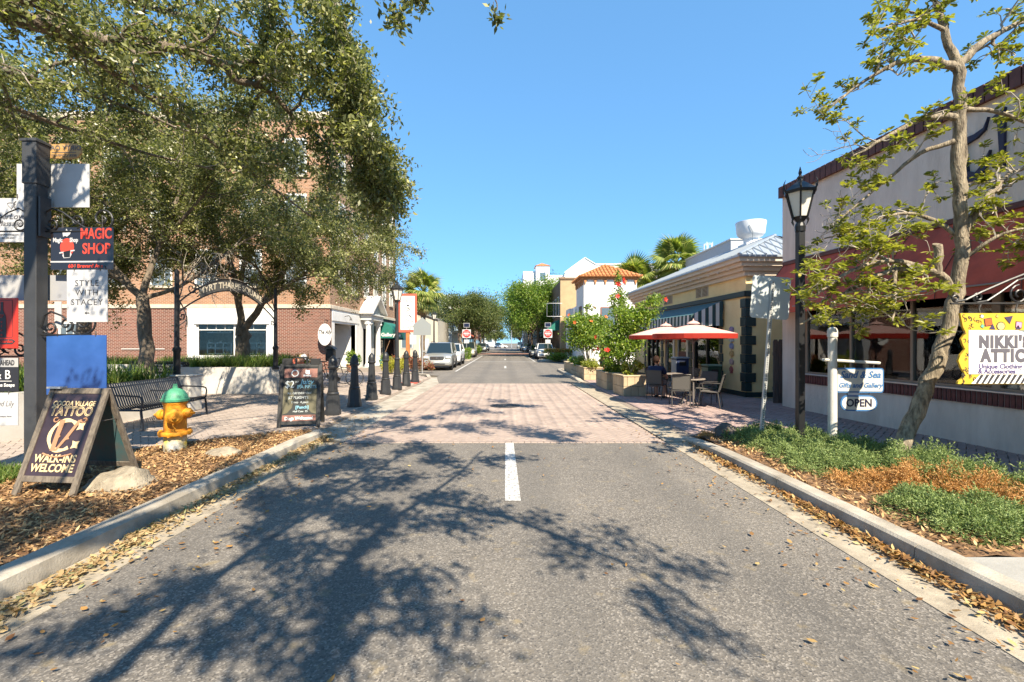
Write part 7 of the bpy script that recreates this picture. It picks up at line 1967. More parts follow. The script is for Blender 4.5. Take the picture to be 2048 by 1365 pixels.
tb = make_table('round table at the nearest umbrella pole', (4.87, 12.35, .045))
dup(tb, (5.1, 14.45, .045), 0, 'round table in front of the seated man')
for lab, x, y, c, ct, h in (('blue grey litter box by the cafe door', 6.25, 16.6, (.03, .05, .12), (.40, .44, .48), 1.15), ('green litter box below the cafe window', 6.75, 15.2, (.02, .06, .035), (.22, .30, .22), .95)):
    o = thing('litter_box', lab, 'litter bin', (x, y, .045), R(4))
    k = MB(); k.b2(-.22, .22, -.22, .22, 0.03, h - .06, .01); k.build('body', mat(lab[:8] + 'b', c, .5), o); k = MB(); k.b2(-.24, .24, -.24, .24, h - .059, h, .015); k.build('lid', mat(lab[:8] + 't', ct, .5), o)
    k = MB(); k.b2(-.235, -.2205, -.2, .2, .1, h - .1); k.build('side_panel', mat(lab[:8] + 't', ct, .5), o)
    k = MB(); k.b2(-.12, .12, -.228, -.2205, h - .3, h - .15); k.build('slot', M_black, o)

# ------------------------------------------------ people
M_skin = mat('skin', (.46, .25, .17), .55); M_skin2 = mat('skin_tan', (.42, .20, .12), .55)
def skin_body(nm, verts, edges, rad, m, parent, lvl=2):
    me = bpy.data.meshes.new(nm); me.from_pydata(verts, edges, [])
    o = link(nm, me, parent)
    md = o.modifiers.new('s', 'SKIN'); me.materials.append(m)
    for i, r in enumerate(rad):
        sv = me.skin_vertices[0].data[i]; sv.radius = r if hasattr(r, '__len__') else (r, r)
        sv.use_root = (i == 0)
    o.modifiers.new('ss', 'SUBSURF').levels = lvl
    dg = bpy.context.evaluated_depsgraph_get(); ev = o.evaluated_get(dg)
    nm_ = bpy.data.meshes.new_from_object(ev); o.modifiers.clear(); o.data = nm_
    nm_.materials.clear(); nm_.materials.append(m)
    for p in nm_.polygons: p.use_smooth = True
    return o
def head(o, p, r, hair, face_dir, m, long_hair=False, cap=None):
    """head with face: skull, nose, ears, hair shell"""
    d = Vector(face_dir).normalized(); q = d.to_track_quat('-Y', 'Z').to_matrix().to_4x4(); Mx = Matrix.Translation(p) @ q
    k = MB(); k.lathe([(.02, -1.25), (.45, -1.2), (.62, -.9), (.78, -.45), (.86, 0), (.84, .45), (.66, .85), (.35, 1.08), (.02, 1.15)], 16, M=Mx @ Matrix.Diagonal((r, r * 1.1, r, 1)))
    k.lathe([(.10, 0), (.14, -.2), (.02, -.32)], 6, M=Mx @ Matrix.Translation((0, -r * .95, .0)) @ Matrix.Diagonal((r, r, r, 1)))
    for s_ in (-1, 1): k.lathe([(.05, -.22), (.16, -.1), (.18, .1), (.05, .22)], 8, M=Mx @ Matrix.Translation((s_ * r * .86, 0, -.1 * r)) @ Matrix.Diagonal((r * .5, r, r, 1)))
    hd = k.build('head', m, o, smooth=60)
    k = MB()
    for s_ in (-1, 1): k.lathe([(.01, -.05), (.07, 0), (.01, .05)], 8, M=Mx @ Matrix.Translation((s_ * r * .32, -r * .86, .05 * r)) @ Matrix.Diagonal((r * 1.4, r * .5, r, 1)))
    k.build('eyes', M_inkd, hd)
    k = MB(); k.tube([tuple(Mx @ Vector((x * r, -r * (.80 - abs(x) * .15), -.55 * r))) for x in (-.26, 0, .26)], r * .045, 5); k.build('mouth', mat('lips', (.35, .10, .08), .5), hd)
    k = MB(); k.lathe([(.62, -.85 if not long_hair else -1.4), (.92, -.3), (.93, .35), (.74, .88), (.40, 1.15), (.02, 1.24)], 16, M=Mx @ Matrix.Translation((0, r * .24, r * .03)) @ Matrix.Diagonal((r * 1.02, r * 1.08, r, 1))); k.build('hair', hair, o, smooth=60)
    if cap:
        k = MB(); k.lathe([(.95, .3), (.93, .6), (.72, 1.0), (.3, 1.25), (.02, 1.3)], 16, M=Mx @ Matrix.Diagonal((r, r * 1.15, r, 1))); k.b2(-.6 * r, .6 * r, -1.9 * r, -.8 * r, .26 * r, .36 * r, .02 * r, M=Mx); k.build('cap', cap, o, smooth=60)
def hand(o, p, d, m, s=1.0):
    """palm with five curled fingers"""
    d = Vector(d).normalized(); Mx = Matrix.Translation(p) @ d.to_track_quat('Y', 'Z').to_matrix().to_4x4()
    k = MB(); k.box((0, .045 * s, 0), (.075 * s, .09 * s, .03 * s), M=Mx, ch=.012 * s)
    for i, (x, l) in enumerate(((-.028, .065), (-.009, .075), (.010, .07), (.028, .055))):
        P = [(x, .085, 0), (x, .085 + l * .5, -.008), (x, .085 + l * .8, -.03), (x, .085 + l * .85, -.05)]; k.tube([tuple(Mx @ Vector((a * s, b_ * s, c * s))) for a, b_, c in P], [.009 * s, .0085 * s, .008 * s, .006 * s], 6)
    P = [(.035, .02, 0), (.06, .05, -.01), (.062, .08, -.025)]; k.tube([tuple(Mx @ Vector((a * s, b_ * s, c * s))) for a, b_, c in P], [.012 * s, .010 * s, .007 * s], 6)
    k.build('hand', m, o, smooth=50)
M_hair = mat('hair_brown', (.028, .013, .008), .8, var=.3, scale=40, spec=.2); M_hairb = mat('hair_blond', (.42, .30, .15), .7, var=.3, scale=40)
# seated man in navy t-shirt, seen from behind, facing the table (+x +y)
o = thing('person', 'seated man in navy t-shirt and grey shorts at the second cafe table', 'person', (4.52, 13.85, .045), R(-35))
sh_m = mat('tshirt_navy', (.012, .022, .065), .8, bump=.1, bscale=8)
sc = .92
def S_(L_): return [tuple(Vector(v) * sc) for v in L_]
skin_body('torso', S_([(0, -.02, .50), (0, -.04, .66), (0, -.06, .82), (0, -.05, .96), (0, -.03, 1.04), (-.20, -.05, .97), (-.27, .03, .78), (.20, -.05, .97), (.27, .03, .78)]), [(0, 1), (1, 2), (2, 3), (3, 4), (3, 5), (5, 6), (3, 7), (7, 8)], [(.20, .15), (.19, .14), (.21, .14), (.19, .12), (.08, .075), (.085, .085), (.075, .075), (.085, .085), (.075, .075)], sh_m, o)
skin_body('body', S_([(0, 0, .52), (-.10, .10, .50), (-.14, .45, .50), (-.15, .42, .10), (-.15, .40, .06), (-.15, .52, .045), (.10, .10, .50), (.16, .42, .50), (.17, .20, .12), (.17, .16, .07), (.17, .28, .045), (0, -.03, 1.0), (0, -.02, 1.12), (-.26, .02, .82), (-.28, .12, .66), (-.12, .32, .74), (.26, .02, .82), (.30, .10, .66), (.16, .30, .74), (0, -.05, .8)]),
          [(0, 1), (1, 2), (2, 3), (3, 4), (4, 5), (0, 6), (6, 7), (7, 8), (8, 9), (9, 10), (0, 19), (19, 11), (11, 12), (11, 13), (13, 14), (14, 15), (11, 16), (16, 17), (17, 18)], [.10, .085, .062, .045, .04, .03, .085, .062, .045, .04, .03, .055, .05, .045, .042, .032, .045, .042, .032, .10], M_skin, o)
skin_body('shorts', S_([(0, -.02, .50), (-.11, .12, .50), (-.145, .40, .505), (.11, .12, .50), (.16, .38, .505)]), [(0, 1), (1, 2), (0, 3), (3, 4)], [(.18, .13), .105, .09, .105, .09], mat('shorts_grey', (.28, .26, .27), .85), o)
for s_, y in ((-.15, .42), (.17, .18)):
    k = MB(); k.box((s_ * sc, (y + .03) * sc, .03), (.09, .24, .055), ch=.02); k.build('shoe', M_black, o)
head(o, Vector((0, -.01, 1.24)) * sc, .105, M_hair, (.1, 1, -.1), M_skin)
hand(o, Vector((-.12, .32, .74)) * sc, (.3, 1, -.1), M_skin, .95); hand(o, Vector((.16, .30, .74)) * sc, (-.2, 1, -.1), M_skin, .95)
k = MB(); k.prism([(-.14, .80), (-.10, .84), (-.03, .86), (.04, .83), (.09, .80), (.12, .82), (.13, .79), (.09, .78), (.03, .79), (-.02, .78), (-.06, .80)], -.215, -.205, 'y', M=Matrix.Rotation(R(8), 4, 'X') @ Matrix.Translation((0, .11, -.06))); k.build('shirt_print', M_sw, o)
# stooping person in orange shirt and white cap behind the beer sign
o = thing('person', 'stooping person in orange shirt and white cap behind the chalkboard sign', 'person', (-6.78, 14.7, .045), R(78))
sc = .95
M_os = mat('shirt_orange', (.55, .13, .07), .8, bump=.1, bscale=9)
skin_body('body', S_([(0, .25, .85), (-.09, .24, .80), (-.10, .18, .44), (-.10, .26, .06), (-.10, .14, .04), (.09, .24, .80), (.10, .18, .44), (.10, .26, .06), (.10, .14, .04), (0, -.05, 1.10), (0, -.30, 1.16), (0, -.40, 1.18), (-.22, -.24, 1.08), (-.24, -.36, .85), (-.12, -.50, .72), (.22, -.24, 1.08), (.24, -.36, .85), (.12, -.50, .72)]),
          [(0, 1), (1, 2), (2, 3), (3, 4), (0, 5), (5, 6), (6, 7), (7, 8), (0, 9), (9, 10), (10, 11), (10, 12), (12, 13), (13, 14), (10, 15), (15, 16), (16, 17)], [.12, .085, .06, .042, .03, .085, .06, .042, .03, .12, .06, .05, .05, .042, .032, .05, .042, .032], M_skin, o)
skin_body('shirt', S_([(0, .22, .88), (0, .02, 1.06), (0, -.16, 1.14), (0, -.28, 1.16), (-.22, -.24, 1.08), (-.25, -.33, .94), (.22, -.24, 1.08), (.25, -.33, .94)]), [(0, 1), (1, 2), (2, 3), (2, 4), (4, 5), (2, 6), (6, 7)], [(.18, .15), (.19, .15), (.19, .14), (.09, .09), .09, .075, .09, .075], M_os, o)
skin_body('trousers', S_([(0, .25, .85), (-.10, .24, .78), (-.11, .18, .44), (-.11, .25, .16), (.10, .24, .78), (.11, .18, .44), (.11, .25, .16)]), [(0, 1), (1, 2), (2, 3), (0, 4), (4, 5), (5, 6)], [.11, .11, .085, .075, .11, .085, .075], mat('trousers_dark', (.04, .045, .06), .85), o)
for s_ in (-.10, .10): k = MB(); k.box((s_ * sc, .2 * sc, .03), (.09, .25, .06), ch=.02); k.build('shoe', M_black, o)
head(o, Vector((0, -.46, 1.24)) * sc, .105, M_hairb, (0, -1, -.55), M_skin, cap=mat('cap_white', (.66, .66, .66), .7))
hand(o, Vector((-.12, -.50, .72)) * sc, (.1, -.4, -1), M_skin); hand(o, Vector((.12, -.50, .72)) * sc, (-.1, -.4, -1), M_skin)
# person in coral top behind the planters
o = thing('person', 'standing person in coral red top behind the cafe planters', 'person', (4.75, 22.6, .045), R(110))
sc = .92
skin_body('body', S_([(0, 0, .92), (-.09, 0, .86), (-.10, -.02, .48), (-.10, .02, .07), (-.10, -.1, .04), (.09, 0, .86), (.10, .05, .48), (.10, .1, .07), (.10, -.02, .04), (0, .01, 1.2), (0, 0, 1.42), (0, -.01, 1.5), (-.19, 0, 1.38), (-.30, -.05, 1.14), (-.42, -.18, .96), (.19, 0, 1.38), (.25, .0, 1.12), (.22, -.15, .95)]),
          [(0, 1), (1, 2), (2, 3), (3, 4), (0, 5), (5, 6), (6, 7), (7, 8), (0, 9), (9, 10), (10, 11), (10, 12), (12, 13), (13, 14), (10, 15), (15, 16), (16, 17)], [.12, .085, .06, .042, .03, .085, .06, .042, .03, .11, .06, .05, .048, .04, .03, .048, .04, .03], M_skin2, o)
skin_body('top', S_([(0, 0, .95), (0, 0, 1.15), (0, 0, 1.34), (-.17, 0, 1.38), (.17, 0, 1.38)]), [(0, 1), (1, 2), (2, 3), (2, 4)], [(.15, .11), (.15, .11), (.17, .12), .08, .08], mat('top_coral', (.52, .10, .06), .8), o)
skin_body('shorts', S_([(0, 0, .92), (-.09, 0, .82), (-.10, -.01, .6), (.09, 0, .82), (.10, .03, .6)]), [(0, 1), (1, 2), (0, 3), (3, 4)], [(.16, .12), .11, .09, .11, .09], mat('shorts_dark', (.05, .05, .07), .85), o)
head(o, Vector((0, 0, 1.64)) * sc, .105, mat('hair_red', (.30, .06, .03), .7), (-.3, -1, -.1), M_skin2, long_hair=True)
hand(o, Vector((-.42, -.18, .96)) * sc, (-.5, -.6, -.3), M_skin2); hand(o, Vector((.22, -.15, .95)) * sc, (0, -.7, -.4), M_skin2)
for s_, y in ((-.10, -.02), (.10, .06)): k = MB(); k.box((s_ * sc, y - .03, .03), (.09, .24, .05), ch=.02); k.build('shoe', M_black, o)

# ------------------------------------------------ vehicles
M_tyre = mat('tyre', (.02, .02, .021), .85); M_rim = mat('rim', (.35, .36, .37), .35, metal=.8)
M_cglass = mat('car_glass', (.012, .02, .022), .04, spec=.9, coat=.3)
M_chrome = mat('chrome', (.5, .5, .5), .2, metal=.9); M_lens = mat('headlight_lens', (.62, .62, .56), .12, spec=.8); M_redl = mat('tail_lens', (.35, .01, .01), .2)
M_trim = mat('car_trim', (.03, .03, .032), .6)
def car(lab, x, y, rz, paint, kind='suv', L_=4.5, W=1.76, H=1.72, parts=True, group='parked cars along the street', name='parked_car'):
    """front faces -y; base centre at origin of front axle midline"""
    o = thing(name, lab, 'car', (x, y, 0.0), rz, group)
    h = W / 2
    if kind == 'suv': st = [(0, .36, .60, .84, .95), (.12, .28, .80, .93, .97), (.35, .26, .92, .97, 1.0), (1.05, .25, 1.02, 1.0, 1.0), (1.25, .25, 1.06, 1.0, 1.0), (L_ * .5, .25, 1.07, 1.0, 1.0), (L_ * .85, .26, 1.08, .99, 1.0), (L_ - .12, .30, 1.05, .95, .97), (L_, .42, .98, .90, .93)]
    else: st = [(0, .34, .52, .80, .92), (.12, .26, .68, .92, .96), (.35, .22, .76, .96, 1.0), (1.1, .2, .86, 1.0, 1.0), (1.4, .2, .89, 1.0, 1.0), (L_ * .5, .2, .91, 1.0, 1.0), (L_ * .82, .22, .92, .98, 1.0), (L_ - .12, .28, .86, .93, .96), (L_, .4, .76, .88, .92)]
    k = MB(); rings = []
    for (yy, z0, z1, w1, w0) in st:
        zm = z0 + (z1 - z0) * .55
        half = [(w0 * h * .86, z0), (w0 * h * .97, z0 + .06), (w0 * h, zm - .05), (w1 * h, zm + .08), (w1 * h * .965, z1 - .06), (w1 * h * .90, z1 - .01), (w1 * h * .45, z1 + .02)]
        ring = [(-a, yy, b_) for a, b_ in half[::-1]] + []
        ring = [(a, yy, b_) for a, b_ in half] + [(-a, yy, b_) for a, b_ in half[::-1]]
        rings.append(ring)
    n = len(rings[0]); o0 = len(k.v)
    for r_ in rings: k.v.extend(r_)
    for i in range(len(rings) - 1):
        for j in range(n): k.f.append((i * n + j, i * n + (j + 1) % n, (i + 1) * n + (j + 1) % n, (i + 1) * n + j)); k.mi.append(0)
    k.f.append(tuple(range(n))); k.mi.append(0); k.f.append(tuple(range((len(rings) - 1) * n, len(rings) * n))[::-1]); k.mi.append(0)
    body = k.build('body', paint, o, smooth=38)
    # cabin
    if kind == 'suv': cb = [(1.12, 1.03, .0, .93), (1.85, H - .04, .0, .76), (2.1, H, 0, .75), (L_ * .72, H, 0, .75), (L_ - .35, H - .05, 0, .74), (L_ - .12, 1.08, 0, .90)]
    else: cb = [(1.25, .87, 0, .92), (2.05, H - .04, 0, .72), (2.3, H, 0, .70), (L_ * .66, H - .01, 0, .70), (L_ * .74, H - .06, 0, .70), (L_ - .75, .93, 0, .88)]
    zb = cb[0][1] - .02
    k = MB()
    top = [(c[0], c[1], c[3] * h) for c in cb]
    # glasshouse as dark body, roof + pillars painted
    P = [(c[0], c[1]) for c in cb]; w0 = .93 * h
    def wz(z): t_ = (z - zb) / (H - zb); return w0 + (.75 * h - w0) * max(0, min(1, t_))
    Lp = [(-wz(z), yy, z) for yy, z in P]; Rp = [(wz(z), yy, z) for yy, z in P]
    m_ = len(P)
    k.v = Lp + Rp; k.f = [(i, i + 1, m_ + i + 1, m_ + i) for i in range(m_ - 1)] + [tuple(range(m_)), tuple(range(2 * m_ - 1, m_ - 1, -1))]; k.mi = [0] * len(k.f)
    cab = k.build('glasshouse', M_cglass, o, smooth=20)
    k = MB(); r0 = wz(H)
    rp = P[1:-1]
    for i in range(len(rp) - 1):
        (y0, z0), (y1, z1) = rp[i], rp[i + 1]; a, b_ = wz(z0) + .012, wz(z1) + .012
        k.quad((-a, y0, z0 + .02), (a, y0, z0 + .02), (b_, y1, z1 + .02), (-b_, y1, z1 + .02))
        for s_ in (-1, 1): k.quad((s_ * a, y0, z0 + .02), (s_ * b_, y1, z1 + .02), (s_ * (b_ + .015), y1, z1 - .06), (s_ * (a + .015), y0, z0 - .06))
    k.build('roof', paint, o, smooth=30)
    for s_ in (-1, 1):
        for (ya, za, yb, zb2) in ((P[0][0], P[0][1], P[1][0], P[1][1]), (P[-1][0], P[-1][1], P[-2][0], P[-2][1])):
            k = MB(); k.tube([(s_ * (wz(za) + .0), ya, za), (s_ * (wz(zb2) + .0), yb, zb2 + .01)], .045, 6); k.build('pillar', paint, o)
        ym = (P[1][0] + P[-2][0]) / 2 - .1
        k = MB(); k.tube([(s_ * (wz(zb) - .01), ym, zb), (s_ * (wz(H) - .01), ym + .05, H)], .04, 6); k.build('pillar', M_trim, o)
        k = MB(); k.box((s_ * (h + .09), P[0][0] + .35, zb + .12), (.18, .10, .14), ch=.035); k.build('door_mirror', paint, o)
        for yy in (.82, L_ - .88):
            Mw = Matrix.Translation((s_ * (h - .11), yy, .34)) @ Matrix.Rotation(R(90), 4, 'Y')
            k = MB(); k.lathe([(.22, -.11), (.32, -.10), (.345, -.06), (.345, .06), (.32, .10), (.22, .11)], 24, M=Mw); w = k.build('wheel', M_tyre, o, smooth=40)
            k = MB(); k.lathe([(.215, .105 * s_), (.20, .075 * s_), (.05, .095 * s_)], 20, M=Mw); k.build('rim', M_rim, w, smooth=30)
            k = MB(); k.tube([(s_ * (h + .004), yy + .40 * math.cos(a), .34 + .40 * math.sin(a)) for a in np.linspace(-.1, math.pi + .1, 14)], .028, 5); k.build('wheel_arch', M_trim, o)
        zl = .80 if kind == 'suv' else .62
        k = MB(); k.box((s_ * h * .74, .06, zl), (.30, .20, .17 if kind == 'suv' else .12), ch=.05, rz=s_ * .35); k.build('headlight', M_lens, o)
        k = MB(); k.box((s_ * h * .80, L_ - .04, zl + .12), (.18, .12, .3), ch=.03); k.build('tail_light', M_redl, o)
        k = MB(); k.b2(s_ * h - .01, s_ * h + .012, 1.15, L_ - 1.3, .42, .50, .008); k.build('sill_trim', M_trim, o)
    zl = .78 if kind == 'suv' else .58
    k = MB(); k.b2(-h * .46, h * .46, -.02, .12, zl - .10, zl + .09, .03); g = k.build('grille', M_trim, o)
    k = MB()
    for i in range(5): k.b2(-h * .43, h * .43, -.03, .0, zl - .075 + i * .035, zl - .062 + i * .035)
    k.build('grille_bars', M_chrome, g)
    k = MB(); k.lathe([(.05, 0), (.05, .01)], 14, M=Matrix.Translation((0, -.028, zl)) @ Matrix.Rotation(R(90), 4, 'X') @ Matrix.Diagonal((1.3, 1, 1, 1))); k.build('badge', M_chrome, g)
    k = MB(); k.b2(-h * .55, h * .55, -.01, .12, .36, .46, .02); k.build('lower_intake', M_trim, o)
    k = MB(); k.b2(-.15, .15, -.025, -.0, .48, .58); k.build('plate', M_sw, o)
    if kind == 'suv':
        for s_ in (-1, 1): k = MB(); k.tube([(s_ * .55 * h * 1.2, 2.0, H + .03), (s_ * .55 * h * 1.2, 2.1, H + .075), (s_ * .55 * h * 1.2, L_ - .8, H + .075), (s_ * .55 * h * 1.2, L_ - .7, H + .03)], .016, 5); k.build('roof_rail', M_trim, o)
    return o
def paint_m(nm, c, metal=.35): return mat('paint_' + nm, c, .28, metal=metal, coat=.6, spec=.5, var=.02, scale=2)
P_sil, P_wht, P_gry, P_blk, P_blu = paint_m('silver', (.40, .40, .37), .5), paint_m('white', (.70, .70, .69), 0), paint_m('grey', (.16, .17, .18)), paint_m('black', (.02, .02, .024)), paint_m('blue', (.05, .09, .16))
car('silver SUV parked nearest on the left side of the street', -4.12, 28.1, R(1.5), P_sil, 'suv', 4.6, 1.80, 1.70)
car('white SUV parked directly behind the silver one', -4.15, 34.0, 0, P_wht, 'suv', 4.4, 1.74, 1.60)
car('third parked car on the left, white with dark windscreen, behind the clipped hedge', -5.6, 47.5, 0, P_wht, 'suv', 4.5, 1.76, 1.62)
car('beige boxy SUV behind the clipped hedge on the left', -4.3, 53.0, 0, paint_m('beige', (.35, .33, .25)), 'suv', 4.3, 1.76, 1.78)
car('dark grey car parked past the round bush on the left', -4.3, 84, 0, P_gry, 'suv', 4.5, 1.76, 1.62)
car('black car parked far down the left kerb', -4.2, 95, 0, P_blk, 'sedan', 4.4, 1.74, 1.42)
car('white SUV parked behind the orange hedge on the right', 4.1, 46.2, 0, P_wht, 'suv', 4.5, 1.76, 1.62)
car('dark sedan parked just beyond the white SUV on the right', 3.75, 52.0, 0, P_gry, 'sedan', 4.4, 1.74, 1.42)
car('blue car parked far along the right kerb', 4.2, 86, 0, P_blu, 'suv', 4.4, 1.74, 1.6)
car('silver car parked far along the right, beyond the blue one', 4.1, 97, 0, P_sil, 'sedan', 4.4, 1.74, 1.45)
car('dark blue SUV stopped at the far end of the street', -2.2, 140, 0, P_blu, 'suv', 4.5, 1.8, 1.7, group='cars at the far junction')
car('white sedan crossing the far end of the street', .8, 143, R(90), P_wht, 'sedan', 4.5, 1.76, 1.45, group='cars at the far junction')
car('silver van at the far end, right of the white sedan', 4.6, 138, 0, P_sil, 'suv', 4.6, 1.9, 1.95, group='cars at the far junction')
# white van in the side street
o = car('white delivery van half hidden behind the hibiscus', 7.6, 30.6, R(-90), P_wht, 'suv', 5.2, 1.9, 2.0, group='vehicles in the side street', name='delivery_van')
k = MB(); k.b2(-.93, .93, 2.3, 5.0, 1.0, 2.15, .06); k.build('cargo_body', P_wht, o)

# ------------------------------------------------ far signs, banner
def dne(lab, x, y):
    o = thing('do_not_enter_sign', lab, 'road sign', (x, y, .05), 0, 'do not enter signs')
    k = MB(); k.tube([(0, 0, 0), (0, 0, 3.6)], .03, 6); k.build('post', M_galv, o)
    k = MB(); k.prism(rrect(-.42, .42, 2.13, 2.97, .05), -.045, -.032, 'y'); pl = k.build('plate', M_sw, o)
    k = MB(); k.lathe([(.38, 0), (.38, .004)], 32, M=Matrix.Translation((0, -.046, 2.55)) @ Matrix.Rotation(R(90), 4, 'X')); k.build('red_disc', mat('dne_red', (.50, .03, .025), .5), pl)
    k = MB(); k.b2(-.30, .30, -.056, -.0505, 2.49, 2.61); k.build('white_bar', M_sw, pl)
    text('DO NOT', .12, M_sw, pl, (0, -.0515, 2.70), rt, bold=.006); text('ENTER', .12, M_sw, pl, (0, -.0515, 2.40), rt, bold=.006)
    k = MB(); k.b2(-.26, .26, -.04, -.02, 3.2, 3.56); sp = k.build('solar_panel', mat('solar', (.015, .02, .05), .2), o); k = MB(); k.b2(-.29, .29, -.038, -.022, 3.17, 3.59); k.build('panel_frame', M_sw, sp)
    k = MB(); k.b2(-.25, .25, -.045, -.035, 1.6, 1.95); k.build('small_plate', M_sw, o)
dne('do not enter sign with solar panel on the left, by the clipped hedge', -3.8, 46.0); dne('do not enter sign with solar panel on the right, by the orange hedge', 4.15, 45.0)
o = thing('road_sign', 'grey back of a pentagon crossing sign at the far plaza corner', 'road sign', (-4.4, 24.7, .05))
k = MB(); k.tube([(0, .03, 0), (0, .03, 3.0)], .03, 8); k.build('post', M_galv, o)
k = MB(); k.prism([(-.47, 2.05), (.47, 2.05), (.47, 2.62), (0, 3.0), (-.47, 2.62)], .0, .012, 'y'); k.build('plate', mat('sign_alu_dull', (.26, .28, .28), .55, metal=.2), o)
o = thing('road_sign', 'small rectangular sign back on a thin post left of the pentagon sign', 'road sign', (-5.5, 27.8, .05))
k = MB(); k.tube([(0, .03, 0), (0, .03, 2.2)], .025, 8); k.build('post', M_galv, o); k = MB(); k.prism(rrect(-.2, .2, 1.55, 2.15, .03), 0, .01, 'y'); k.build('plate', MATS['sign_alu'], o)
o = thing('village_banner', 'white banner with red border on an orange post beside the lamp', 'banner', (-6.55, 31.3, .05), R(3))
M_ban = mat('banner_red', (.50, .09, .05), .7); M_opost = mat('post_orange', (.42, .14, .04), .7, var=.2, scale=4)
k = MB(); k.b2(-.13, .13, -.0, .2, 0, 2.9, .03); k.build('post', M_opost, o)
k = MB(); k.b2(-.62, .62, -.03, -.005, 2.35, 4.95, .005); bd = k.build('border', M_ban, o)
k = MB(); k.b2(-.47, .47, -.037, -.0305, 2.52, 4.79); k.build('cloth', M_wht, bd)
text('Hot', .36, mat('ban_coral', (.55, .14, .08), .6), bd, (-.24, -.039, 4.5), rt, shear=.25, sx=.7); text('Cigar', .36, M_inkd, bd, (.16, -.039, 4.5), rt, shear=.25, sx=.6); text('Village', .40, M_inkd, bd, (0, -.039, 2.74), rt, shear=.3, sx=.72)
k = MB()
for P in (spiral(.06, 3.32, .2, 1.2, 0, 1, 20, .75), [(-.3, 3.95), (-.1, 4.05), (.1, 4.0), (.15, 3.85)], [(-.1, 3.8), (.05, 3.6), (.2, 3.65)], spiral(.02, 3.88, .08, 1, 0, 1, 14, .9), [(.28, 2.85), (.30, 3.05)], [(.22, 3.05), (.3, 3.1), (.4, 3.04)]): k.tube([(p[0], -.04, p[1]) for p in P], .018, 4)
k.b2(-.06, .1, -.042, -.038, 4.1, 4.2); k.build('drawing', M_inkd, bd)

# ------------------------------------------------ hedges, bushes
def hedge(lab, x0, x1, y0, y1, z1, m, n, size=.09, nm='hedge', z0=.12, top=None):
    o = thing(nm, lab, 'hedge', ((x0 + x1) / 2, y0, .0))
    C = np.stack([rs.uniform(x0, x1, n), rs.uniform(y0, y1, n), rs.uniform(z0, z1, n)], -1)
    f = rs.randint(0, 4, n); C[f == 0, 1] = y0 + rs.uniform(0, .12, (f == 0).sum()); C[f == 1, 2] = z1 - rs.uniform(0, .12, (f == 1).sum()); C[f == 2, 0] = x1 - rs.uniform(0, .12, (f == 2).sum())
    C += rs.normal(0, .04, C.shape); C -= np.array(o.location)
    V, F_ = leaves(C, size, .55, pts=4); tag(fast_mesh('foliage', V, F_, m, o), kind='stuff')
    if top is not None:
        k = C[C[:, 2] > z1 - .28] + np.array([0, 0, .06]); V, F_ = leaves(k, size, .55, pts=4); tag(fast_mesh('top_growth', V, F_, top, o), kind='stuff')
    k = MB()
    for i in range(5): xx = -(x1 - x0) * .4 + (x1 - x0) * .8 * i / 4; k.tube([(xx, .3, 0), (xx, .3, z1 * .7)], .02, 4)
    k.build('stems', M_twig, o); return o
M_cro = leaf_mat('croton', (.30, .10, .03), (.48, .22, .05), (.30, .32, .06), trans=.3); M_cord = leaf_mat('cordyline', (.20, .06, .05), (.34, .13, .08), (.30, .30, .08), trans=.3)
hedge('clipped bright green hedge beside the left do not enter sign', -5.3, -3.4, 44.2, 46.4, 1.15, M_bright, 4200, .10)
hedge('low orange topped croton hedge on the right corner', 3.7, 7.2, 41.8, 44.2, 1.05, M_bright, 5200, .11, top=M_cro)
shrub('shrub', 'yellow variegated shrub behind the last bollards', [(-6.1, 24.5, .6, .55, .8, .55), (-5.4, 24.2, .55, .4, .6, .5)], leaf_mat('variegated', (.22, .24, .03), (.50, .46, .06), (.3, .2, .05), trans=.35), 2600, .09, .4, base=.05)
shrub('shrub', 'reddish cordyline bush in front of the silver car', [(-4.9, 25.7, .55, .6, .6, .52), (-4.35, 26.0, .4, .4, .4, .38), (-5.5, 25.8, .65, .5, .5, .5)], M_cord, 2600, .11, .35, base=.05)
shrub('shrub', 'round bright green bush on the far left kerb', [(-4.0, 66, .75, .9, 1.2, .75)], M_bright, 2600, .14, .5, base=.05)
shrub('shrub', 'green bush beside the white SUV on the right', [(4.6, 40.8, .5, 1.0, .8, .45)], M_bright, 1800, .12, .5, base=.05)
shrub('potted_plant', 'leafy potted plant at the white shopfront', [(-8.8, 26.6, .9, .35, .35, .4), (-8.6, 27.1, .7, .3, .3, .3)], M_hib, 700, .13, .4, cat='plant', base=.4)
k = MB()
def pot(lab, x, y, c, r=.25, h=.45, fl=None):
    o = thing('flower_pot', lab, 'pot', (x, y, .045))
    k = MB(); k.lathe([(r * .7, 0), (r, h * .9), (r * 1.1, h * .92), (r * 1.1, h), (r * .95, h), (r * .9, h * .9)], 18); k.build('pot', mat('pot' + str(c[0]), c, .5), o, smooth=35)
    C = rs.normal(0, 1, (160, 3)) * np.array([r * .55, r * .55, .12]) + np.array([0, 0, h + .12]); V, F_ = leaves(C, .1, .5); tag(fast_mesh('foliage', V, F_, fl or M_hib, o), kind='stuff')
pot('turquoise flower pot beside the portico column', -8.75, 33.2, (.03, .30, .33)); pot('terracotta pot under the shopfront plant', -8.8, 26.6, (.35, .15, .07), .28, .42); pot('small pink flower pot at the gallery door', -8.5, 36, (.5, .22, .25), .24, .4, M_cord)

